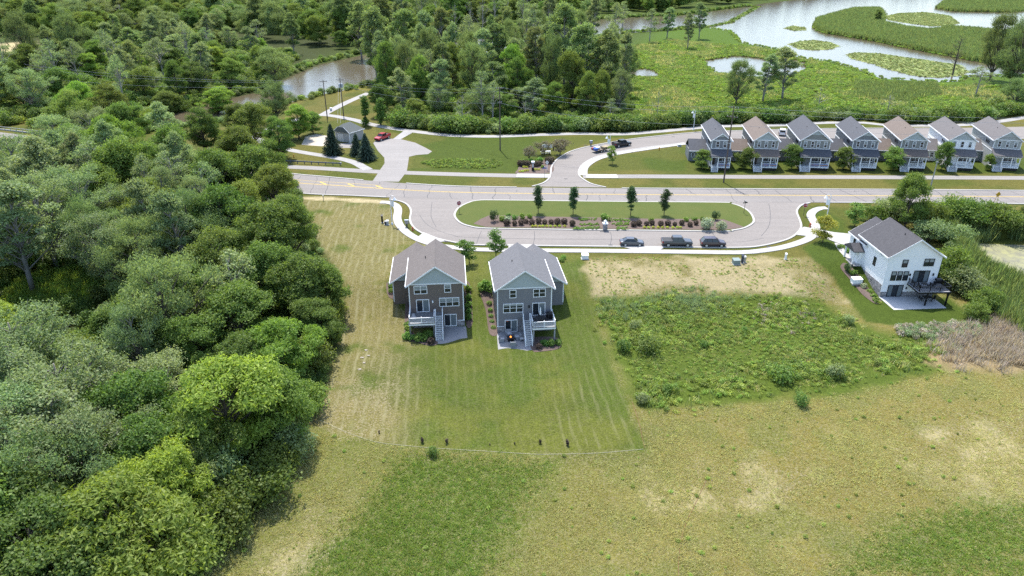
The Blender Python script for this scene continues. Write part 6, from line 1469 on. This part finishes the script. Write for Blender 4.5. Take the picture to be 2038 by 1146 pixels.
place_counted(hb, 'along the white house side bed', 'the driveway', 'shrubs around the white house', None)
hb = [('purple',z_,s_) for z_, s_ in (((1035,330),1.3),((1041,331),1.4),((1049,331),1.4),((1067,331),1.4),((1073,329),1.2),((1092,325),1.7),((1098,322),1.2))] + [('green',z_,s_) for z_, s_ in (((1045,326),1.7),((1058,325),1.5),((1074,325),1.7),((1080,334),.8))] + [('lime',z_,1.3) for z_ in ((1035,342),(1040,342),(1045,341),(1050,340.5),(1066,338.5),(1072,338.5),(1043,333.5),(1048,333.5))]
place_counted(hb, 'in the corner flower bed', 'the lawn pole side', 'plants in the corner flower bed', GZ)
for i, (px, py) in enumerate(((755,862),(841,880),(889,881),(975,886),(1024,884),(1075,882),(1130,886))): x, y = PG(px, py); shrub('sapling', x, y, (.55,1.0,.9,.4,.45,.8,1.05)[i], f'small dark red sapling, {nth(i)} from the woodland along the lawn edge', 'red saplings along the lawn edge', name='sapling', cat='sapling')
for i, (k, px, py, s_, lab) in enumerate((('wild',1290,700,1.35,'dark bush near the lawn edge of the meadow'),('wildsilver',1262,655,.9,'silver bush with pale tips at the upper left of the meadow'),('wild',1240,700,.9,'low dark bush left of the meadow bush'),('wild',1555,757,1.35,'tall green bush in the middle of the meadow'),('wildsilver',1666,750,1.25,'blue-grey bush right of the tall meadow bush'),('wild',1595,805,.85,'small dark round bush at the bottom of the meadow'),('wildsilver',1275,800,.9,'grey bush at the lower left corner of the meadow'),('wild',1330,780,.7,'short green bush beside the grey corner bush'),('wildsilver',1690,645,.9,'grey bush below the white house lawn corner'),('wild',1400,690,.6,'tiny dark bush in the upper meadow'),('wild',862,908,.6,'pale green weed clump below the lawn edge'),('wild',1480,660,.5,'very small dark bush right of the tiny one'))):
    x, y = PG(px, py); shrub(k, x, y, s_, lab, 'bushes in the meadow', name='meadow_bush', cat='bush')
for px, py, k, H, r, lab in [(1897,515,'bush',5.2,3.2,'large round bush against the white house right corner'),(1908,548,'bush',4.2,2.6,'bush right of the white house deck'),(1925,560,'bushsilver',4.2,3.2,'grey-green bush between white house and algae pond'),(1850,462,'bushsilver',4,3.6,'grey-green bush right behind the white house roof'),(1905,470,'bushsilver',3.8,3.2,'grey-green bush left of the algae pond'),(1885,420,'bush',5,4,'round green bush by the road right of the large tree'),(1940,425,'bush',5,4.2,'dense green bush on the roadside right'),(2000,430,'bush',4.6,4.2,'green bush at the right frame edge by the road'),(1765,420,'bushsilver',4.2,3.4,'pale bush behind the white house driveway'),(1740,425,'bush',3.6,2.6,'small bush left of the large roadside tree'),(1845,425,'bush',6,3.4,'bush under the large roadside tree'),(1960,600,'bush',3.6,2.6,'bush right of the white house lawn'),(1945,622,'bush',2.8,2.0,'bush at the lawn corner right of the white house')]:
    x, y = crownpos(px, py, H, .5); tree(k, x, y, H, r, lab, 'bushes around the white house', cat='bush')

# ================================================================== MASS PLANTING (uncountable)
def scatter(name, label, cat, pts, scl, srcs, z=None, tilt=0):
    pts = np.asarray(pts, float); n = len(pts); zz = terr(pts[:,0], pts[:,1]) if z is None else np.full(n, z)
    me = bpy.data.meshes.new(name); me.vertices.add(n); me.vertices.foreach_set('co', np.c_[pts, zz].astype(np.float32).ravel())
    fattr(me, 'scl', scl); fattr(me, 'rotz', rng.uniform(0, 6.283, n)); a = me.attributes.new('pick', 'INT', 'POINT'); a.data.foreach_set('value', rng.integers(0, len(srcs), n).astype(np.int32))
    me.update(); o = new_obj(name, me); tag(o, label, None, None, 'stuff')
    cl = bpy.data.collections.new(name + '_source')
    for k, s_ in enumerate(srcs):
        q = bpy.data.objects.new(name + '_clump', s_); cl.objects.link(q)
    ng = bpy.data.node_groups.new(name, 'GeometryNodeTree'); ng.interface.new_socket('Geometry', in_out='INPUT', socket_type='NodeSocketGeometry'); ng.interface.new_socket('Geometry', in_out='OUTPUT', socket_type='NodeSocketGeometry')
    N = ng.nodes.new; K = ng.links.new; gi = N('NodeGroupInput'); go = N('NodeGroupOutput'); ip = N('GeometryNodeInstanceOnPoints'); ci = N('GeometryNodeCollectionInfo'); ci.inputs['Collection'].default_value = cl; ci.inputs['Separate Children'].default_value = True; ci.inputs['Reset Children'].default_value = True
    def attr(nm, ty):
        q = N('GeometryNodeInputNamedAttribute'); q.data_type = ty; q.inputs['Name'].default_value = nm; return q.outputs['Attribute']
    cx = N('ShaderNodeCombineXYZ'); K(attr('rotz','FLOAT'), cx.inputs['Z'])
    K(gi.outputs[0], ip.inputs['Points']); K(ci.outputs[0], ip.inputs['Instance']); ip.inputs['Pick Instance'].default_value = True; K(attr('pick','INT'), ip.inputs['Instance Index']); K(cx.outputs[0], ip.inputs['Rotation']); K(attr('scl','FLOAT'), ip.inputs['Scale']); K(ip.outputs[0], go.inputs[0])
    o.modifiers.new('scatter', 'NODES').node_group = ng; return o
def fillpoly(poly, dens, rg=rng, jitter=None, keep=None):
    p = np.array(poly); lo, hi = p.min(0), p.max(0); n = int((hi[0]-lo[0])*(hi[1]-lo[1])*dens); q = rg.uniform(lo, hi, (n, 2)); q = q[inside(poly, q[:,0], q[:,1])]
    vis = np.abs(q[:,0]) < np.where(q[:,1] < 120, q[:,1]*.93 + 9, q[:,1]*.80 + 14); q = q[vis]
    return q if keep is None else q[keep(q[:,0], q[:,1])]
def tuft(seed, n, h, w, spread, mat, lean=.35):
    rg = np.random.default_rng(seed); b0 = np.c_[rg.normal(0, spread, (n,2)), np.zeros(n)]; a = rg.random(n)*6.28; ll = h*rg.uniform(.6,1.15,n); tip = b0 + np.c_[np.cos(a)*ll*lean*rg.random(n), np.sin(a)*ll*lean*rg.random(n), ll]
    s_ = np.c_[-np.sin(a), np.cos(a), np.zeros(n)]*w; m_ = b0*.45+tip*.55 + np.c_[np.cos(a), np.sin(a), np.zeros(n)]*0.03
    v = np.stack([b0-s_*.5, b0+s_*.5, m_+s_*.5, tip, m_-s_*.5], 1).reshape(-1,3); i = np.arange(n)[:,None]*5
    f = np.concatenate([i+[[0,1,2]], i+[[0,2,4]], i+[[4,2,3]]]); return leafmesh('tuft', v, f, np.repeat(rg.random(n),5), L[mat])
def clump(seed, Rr, H, n, ln, wd, mat):
    return shrub_mesh(seed, Rr, H, n, ln, wd, mat, 3)[0]
# foreground and field grass
FIELD = PGs([(380,1160),(480,1050),(570,960),(615,860),(700,866),(760,885),(900,900),(1100,908),(1285,896),(1270,830),(1300,815),(1480,805),(1640,792),(1780,762),(1900,740),(2060,745),(2060,1160)])
lushm = lambda x, y: np.maximum(*[sstep(-2, 3, sdist(q, x, y)) for q in LUSH])
kf = lambda x, y: (rng.random(len(x)) < (.35 + 1.1*sstep(.38,.62,fbm(x/5, y/5)))*(1-.8*lushm(x, y)))
pts = fillpoly(FIELD, 24, keep=kf); scatter('field_grass', 'dry olive grass tufts of the foreground field', 'grass', pts, rng.uniform(.4, 1.0, len(pts))*(.5 + 1.1*fbm(pts[:,0]/2.5, pts[:,1]/2.5)), [tuft(500+i, 9, .19, .035, .14, 'grass', 1.1) for i in range(4)])
kl = lambda x, y: rng.random(len(x)) < lushm(x, y)
pts = np.concatenate([fillpoly(inset(q, -2), 14, keep=kl) for q in LUSH]); scatter('lush_grass', 'lush dark green grass patches of the foreground field', 'grass', pts, rng.uniform(.6, 1.3, len(pts)), [tuft(510+i, 9, .24, .04, .17, 'grasslush', 1.1) for i in range(3)])
pts = fillpoly(FIELD, .16); scatter('field_weeds', 'scattered leafy weeds in the foreground field', 'weeds', pts, .2 + .55*rng.random(len(pts))**3, [clump(520+i, .45, .5, 110, .2, .11, 'weed') for i in range(3)])
# lot tufts
pts = fillpoly(LOT, 4.5, keep=lambda x, y: rng.random(len(x)) < .15+sstep(.40,.62,fbm(x/3+5, y/3))); scatter('lot_weeds', 'sparse low weeds on the bare lot', 'weeds', pts, rng.uniform(.3, .9, len(pts)), [tuft(530, 8, .25, .05, .16, 'grass', .9), clump(531, .3, .22, 50, .14, .08, 'weed')])
# meadow
edgy = lambda poly, w=3.0: (lambda x, y: rng.random(len(x)) < sstep(-1.0, w, sdist(poly, x, y) + (fbm(x/4, y/4)-.5)*6)*(.4 + .7*sstep(.33,.55,fbm(x/5+9, y/5))))
pts = fillpoly(inset(MEADOW, -1.5), 9.5, keep=lambda x, y: edgy(MEADOW, 7.0)(x, y) & (rng.random(len(x)) < np.clip(1.15 - .55*sstep(30, 60, x) - .3*sstep(86, 78, y), .2, 1))); scatter('meadow_weeds', 'tall tangled weeds and wildflowers of the meadow', 'weeds', pts, (.15 + 1.5*fbm(pts[:,0]/5+2, pts[:,1]/5)**1.3)*rng.uniform(.5, 1.3, len(pts)), [clump(540+i, .48, .56, 100, .22, .10, ('weed','weed','weed','walnut')[i]) for i in range(4)] + [tuft(545, 14, .8, .05, .25, 'reed', .6), tuft(546, 16, .55, .05, .3, 'grass', 1.0), clump(547, .5, .7, 90, .22, .1, 'maple')])
BG = PGs([(1188,588),(1300,582),(1480,580),(1500,600),(1440,620),(1350,638),(1200,630)]); pts = fillpoly(inset(BG, -1.5), 6, keep=edgy(BG, 4)); scatter('blue_grass', 'blue-green tall grass at the top edge of the meadow', 'grass', pts, rng.uniform(.4, 1.0, len(pts)), [tuft(550+i, 16, .8, .05, .3, 'weedblue', 1.2) for i in range(2)])
WP = PGs([(1490,603),(1610,598),(1640,630),(1570,660),(1500,640)]); pts = fillpoly(inset(WP, -1.5), 4, keep=edgy(WP, 4)); scatter('withered_weeds', 'withered greyish weed patch in the upper meadow', 'weeds', pts, rng.uniform(.4, .95, len(pts)), [clump(556+i, .5, .5, 80, .2, .06, 'brown') for i in range(2)])
pts = fillpoly(PGs([(1780,652),(1900,645),(1948,650),(1950,672),(1880,680),(1790,672)]), 5); scatter('pale_weeds', 'pale grey weeds along the white house lawn edge', 'weeds', pts, rng.uniform(.7, 1.2, len(pts)), [clump(558, .6, .9, 90, .22, .09, 'brown'), clump(559, .6, .9, 90, .22, .1, 'weedblue')])
# reeds round the algae pond
RING = PGs([(1905,500),(1890,560),(1945,610),(1990,640),(2060,680),(2110,640),(2110,585),(2038,562),(1990,545),(1953,520),(1925,488),(1990,482),(2060,484),(2060,448),(1960,440),(1880,450)])
pts = fillpoly(RING, 6); scatter('pond_reeds', 'green reeds around the algae pond', 'reeds', pts, rng.uniform(.7, 1.25, len(pts)), [tuft(560+i, 16, 2.1, .10, .35, 'reed', .5) for i in range(3)])
pts = fillpoly(DEADREED, 5, keep=edgy(DEADREED, 5)); scatter('dead_reeds', 'dead tan reeds at the right edge', 'reeds', pts, rng.uniform(.5, 1.1, len(pts)), [tuft(565+i, 18, 1.5, .07, .4, 'deadreed', .9) for i in range(3)])
RBUSH = PGs([(1730,420),(1850,415),(2060,418),(2060,452),(1900,452),(1800,440),(1740,445)])
pts = fillpoly(RBUSH, .35); scatter('roadside_thicket', 'tangled shrubs along the main road on the right', 'shrubs', pts, rng.uniform(.6, 1.2, len(pts)), [SH['wild'][0][0], SH['wild'][1][0], SH['wildsilver'][0][0]])
pts = fillpoly(PGs([(1850,450),(1910,470),(1925,520),(1935,590),(1975,640),(1950,630),(1905,560),(1888,500)]), .5); scatter('pond_thicket', 'tangled shrubs between the white house and the pond', 'shrubs', pts, rng.uniform(.6, 1.2, len(pts)), [SH['wild'][0][0], SH['wild'][2][0], SH['wildsilver'][0][0]])
# woodland undergrowth and edge
pts = fillpoly(FOREST, .40, keep=lambda x, y: y < 215)
cl_in = inside(clearing, pts[:,0], pts[:,1]); pts = pts[~cl_in]; edge = pldist(FOREST, pts[:,0], pts[:,1], True)
scatter('undergrowth', 'shrubby undergrowth below the left woodland trees', 'undergrowth', pts, rng.uniform(.6, 1.3, len(pts))*np.where(edge < 3, .8, 1.1), [SH['wild'][i][0] for i in range(3)] + [SH['wildsilver'][0][0], clump(571, 1.2, 1.4, 260, .34, .22, 'maple')])
pts = fillpoly(clearing, 5); scatter('clearing_grass', 'bright green grass in the woodland clearing', 'grass', pts, rng.uniform(.7, 1.3, len(pts)), [tuft(575, 16, .7, .06, .3, 'marsh', .7)])
# thicket behind the trail, river banks
tk = np.array(offset(resample(TRAIL, 1.0), 4.2)); tk = tk[(tk[:,0] > -38)]
pts = np.concatenate([tk + rng.normal(0, .6, tk.shape) + [0, d] for d in (0, 1.8, 3.6, 5.6, 7.6)]); scatter('trail_thicket', 'dense dark shrub thicket along the far side of the trail', 'shrubs', pts, (.55 + 1.35*rng.random(len(pts))**1.5)*(.7 + 1.1*fbm(pts[:,0]/6, pts[:,1]/6)), [SH['wild'][i][0] for i in range(3)] + [SH['wild'][0][0], SH['wildsilver'][1][0], clump(581, 1.3, 1.9, 320, .36, .22, 'maple')])
pts = fillpoly(mid, .16); scatter('wood_undergrowth', 'undergrowth of the tall wood behind the trail', 'undergrowth', pts, rng.uniform(.7, 1.7, len(pts)), [SH['wild'][i][0] for i in range(3)] + [SH['wildsilver'][0][0], clump(583, 1.2, 1.5, 260, .36, .22, 'marsh')])
rb = np.array(resample(RIVER + [RIVER[0]], 1.6)); nrm_ = np.array(offset(resample(RIVER + [RIVER[0]], 1.6), 3.0)); nrm2 = np.array(offset(resample(RIVER + [RIVER[0]], 1.6), -3.0))
out_ = np.where(inside(RIVER, nrm_[:,0], nrm_[:,1])[:,None], nrm2, nrm_); pts = np.concatenate([out_ + rng.normal(0, .8, out_.shape), out_ + (out_-rb)*.7 + rng.normal(0, 1, out_.shape)])
ok_ = (pts[:,0] < 66) | (pts[:,1] > 430); pts = pts[ok_]; scatter('riverbank_shrubs', 'leafy shrubs lining both river banks', 'shrubs', pts, rng.uniform(.6, 1.35, len(pts)), [SH['wild'][0][0], SH['wildsilver'][1][0], clump(585, 1.2, 1.6, 260, .36, .22, 'marsh')])
# marsh
MARSH = PP([(1245,95),(1330,80),(1420,88),(1475,90),(1540,102),(1565,112),(1605,118),(1650,126),(1690,136),(1718,146),(1750,160),(1860,168),(1980,172),(2060,170),(2060,222),(1960,226),(1850,236),(1600,236),(1400,244),(1290,252),(1255,200)], -1.3)
notwater = lambda x, y: ~(inside(POND, x, y) | inside(PUDDLE, x, y) | inside(LAKE, x, y) | inside(RIVER, x, y))
pts = fillpoly(MARSH, .95, keep=lambda x, y: notwater(x, y) & (rng.random(len(x)) < (.5+sstep(.3,.55,fbm(x/7, y/7)))*(1-.75*sstep(.50,.60,fbm(x/13+7, y/22))))); scatter('marsh_plants', 'broad-leaved bright green marsh plants', 'plants', pts, rng.uniform(.7, 1.5, len(pts)), [clump(590+i, .75, .6, 80, .34, .22, ('marsh','marsh','weed','walnut')[i]) for i in range(4)] + [tuft(595, 16, 1.1, .10, .4, 'reed', .6)])
pts = fillpoly(MARSH, 1.3, keep=lambda x, y: notwater(x, y) & (rng.random(len(x)) < sstep(.50,.60,fbm(x/13+7, y/22)))); scatter('marsh_sedge', 'paler sedge patches in the marsh', 'plants', pts, rng.uniform(.6, 1.2, len(pts)), [tuft(597+i, 16, 1.2, .12, .45, ('reed','grass')[i], .8) for i in range(2)] + [clump(599, .7, .6, 70, .3, .2, 'silver')])
def lay_water(poly, d): return fillpoly(poly, d)
pts = np.concatenate([fillpoly(ISLAND_REED, .9), fillpoly(ISLAND_FAR, .5)]); scatter('island_reeds', 'tall reeds on the lake islands', 'reeds', pts, rng.uniform(.8, 1.3, len(pts)), [tuft(600+i, 18, 2.6, .22, .6, 'reed', .45) for i in range(3)])
ed = np.array(resample(ISLAND_REED + [ISLAND_REED[0]], 1.5)); ed = np.concatenate([ed, np.array(resample(POND + [POND[0]], 1.5)), np.array(resample(LAKE[8:28], 1.5))]); pts = ed + rng.normal(0, .8, ed.shape); pts = pts[np.abs(pts[:,0]) < pts[:,1]*.8]
scatter('shore_plants', 'bright green plants along the marsh shores', 'plants', pts, rng.uniform(.7, 1.5, len(pts)), [clump(606, .9, .7, 70, .42, .3, 'marsh')], WZ + .02)
pts = fillpoly(PP([(1700,165),(1860,168),(1870,190),(1790,205),(1700,195)], -1.3), 1.2); scatter('marsh_reeds', 'dark reeds before the channel', 'reeds', pts, rng.uniform(.7, 1.1, len(pts)), [tuft(608, 18, 1.9, .14, .5, 'reed', .5)])
def pad(seed):
    rg = np.random.default_rng(seed); V = []; F = []; A = []; o_ = 0
    for k in range(16):
        c = rg.normal(0, .75, 2); r = rg.uniform(.18, .36); n = 7; a = np.arange(n)*6.283/n + rg.random(); z = rg.uniform(.01, .16)
        V.append(np.c_[c[0]+r*np.cos(a), c[1]+r*np.sin(a), z + rg.normal(0,.03,n)]); F += [(o_, o_+i, o_+i+1) for i in range(1, n-1)]; A.append(np.full(n, rg.random())); o_ += n
    return leafmesh('pad', np.concatenate(V), np.array(F), np.concatenate(A), L['lily'])
pts = np.concatenate([fillpoly(q, .9) for q in LILY]); scatter('lily_pads', 'floating lily pad beds on the lake', 'lily pads', pts, rng.uniform(.8, 1.4, len(pts)), [pad(610), pad(611), clump(612, .7, .4, 50, .36, .26, 'lily')], WZ)
# far woods beyond the river
fw = PP([(-400,60),(0,70),(120,85),(200,95),(320,75),(420,70),(520,75),(640,100),(700,95),(850,85),(960,60),(1100,40),(1230,27),(1330,22),(1440,8),(1500,0),(1560,-8),(1700,-20),(1800,-24),(2200,-24),(2600,-42),(-900,-42)], -1)
p = np.array(fw); q = np.random.default_rng(33).uniform(p.min(0), p.max(0), (26000, 2)); q = q[inside(fw, q[:,0], q[:,1]) & (np.abs(q[:,0]) < q[:,1]*.8+20)]
g_ = {}; 
for a in q:
    s_ = 6.0 if a[1] < 560 else 8.0 if a[1] < 760 else 12.0
    g_.setdefault((int(a[0]//s_), int(a[1]//s_)), a)
q = np.array(list(g_.values())); dens = fbm(q[:,0]/45, q[:,1]/45); q = q[dens > .33]
scatter('far_woodland', 'far woodland beyond the river', 'woods', q, rng.uniform(.8, 1.75, len(q)), [PT['maple'][0][0], PT['maple'][2][0], PT['dark'][1][0], PT['willow'][0][0], PT['silver'][1][0], PT['maple'][3][0]])
fq = q[(q[:,1] < 760)][::4]; scatter('far_tall_trees', 'taller thin trees standing out of the far woodland', 'woods', fq, rng.uniform(.75, 1.15, len(fq)), [PT['cotton'][0][0], PT['cottonpale'][0][0], PT['snag'][0][1], PT['snag'][1][0]])
lb = PP([(-200,130),(0,120),(140,110),(300,85),(420,80),(600,110),(560,160),(420,205),(300,225),(200,250),(0,262),(-200,250)], -1)
pts = fillpoly(lb, .06); pts = pts[~inside(RIVER, pts[:,0], pts[:,1])]; scatter('river_bend_thicket', 'mixed shrubs and saplings left of the river bend', 'shrubs', pts, rng.uniform(1.0, 2.4, len(pts)), [SH['wild'][i][0] for i in range(3)] + [SH['wildsilver'][1][0], clump(620, 1.2, 1.5, 260, .36, .22, 'maple'), clump(621, 1.2, 1.3, 240, .36, .22, 'marsh')])
RG = PP([(835,324),(860,318),(920,316),(985,318),(1003,326),(985,335),(920,337),(860,334)], GZ); pts = fillpoly(RG, 5, keep=edgy(RG, 2)); scatter('rain_garden', 'rough green planting in the lawn hollow by the parking pad', 'plants', pts, rng.uniform(.5, 1.1, len(pts)), [clump(640, .4, .5, 80, .22, .1, 'weed'), tuft(641, 14, .6, .05, .25, 'reed', .8), clump(642, .4, .45, 80, .22, .1, 'maple')])
# island ground cover
gc = [PP([z7(1390,485),z7(1560,480),z7(1600,500),z7(1400,505)], IZ), PP([z7(1330,520),z7(1600,515),z7(1600,540),z7(1330,545)], IZ), PP([z7(1720,478),z7(1890,475),z7(1890,500),z7(1720,505)], IZ), PP([z7(1770,520),z7(1890,518),z7(1890,545),z7(1770,548)], IZ), PP([z7(1380,430),z7(1560,432),z7(1560,450),z7(1380,455)], IZ), PP([z7(1700,432),z7(1900,440),z7(1900,462),z7(1700,460)], IZ)]
pts = np.concatenate([fillpoly(q, 9) for q in gc]); scatter('ground_cover', 'low green ground cover in the island bed', 'ground cover', pts, rng.uniform(.6, 1.1, len(pts)), [clump(630, .28, .26, 60, .15, .09, 'box')], IZ)
# mulch beds by the houses
def bed(pl, name, lab):
    ring = smooth(pl, 4, True); v = [(*q, ground(*q)+.05) for q in ring]; c0 = np.mean(np.array(ring), 0); n = len(v)
    o = MB().add(v + [(c0[0], c0[1], ground(*c0)+.06)], [(i, (i+1) % n, n) for i in range(n)]).build(name, M['mulch']); tag(o, lab, None, None, 'structure')
def bedpx(l, f): return [PG(*f(a, b)) for a, b in l]
bed(bedpx([(290,840),(345,860),(370,930),(560,960),(565,1000),(480,1000),(390,975),(310,955),(285,900)], z1), 'mulch_bed', None); bed(bedpx([(300,600),(340,610),(350,850),(290,850)], z1), 'mulch_bed', None); bed(bedpx([(145,440),(330,560),(320,610),(150,580)], z1), 'mulch_bed', None); bed(bedpx([(815,480),(860,470),(885,800),(830,830)], z1), 'mulch_bed', None)
bed(bedpx([(950,530),(1040,520),(1110,880),(1035,905),(1000,700)], z1), 'mulch_bed', None); bed(bedpx([(1400,940),(1600,930),(1660,975),(1640,1030),(1500,1055),(1410,1050)], z1), 'mulch_bed', None); bed(bedpx([(1585,470),(1650,470),(1690,590),(1600,600)], z1), 'mulch_bed', None)
bed(bedpx([(135,610),(180,590),(300,720),(460,890),(450,920),(390,905),(250,770),(150,660)], z2), 'mulch_bed', None); bed(PP([(1030,338),(1040,324),(1070,320),(1100,318),(1102,330),(1095,344),(1030,345)], GZ), 'mulch_bed', None)
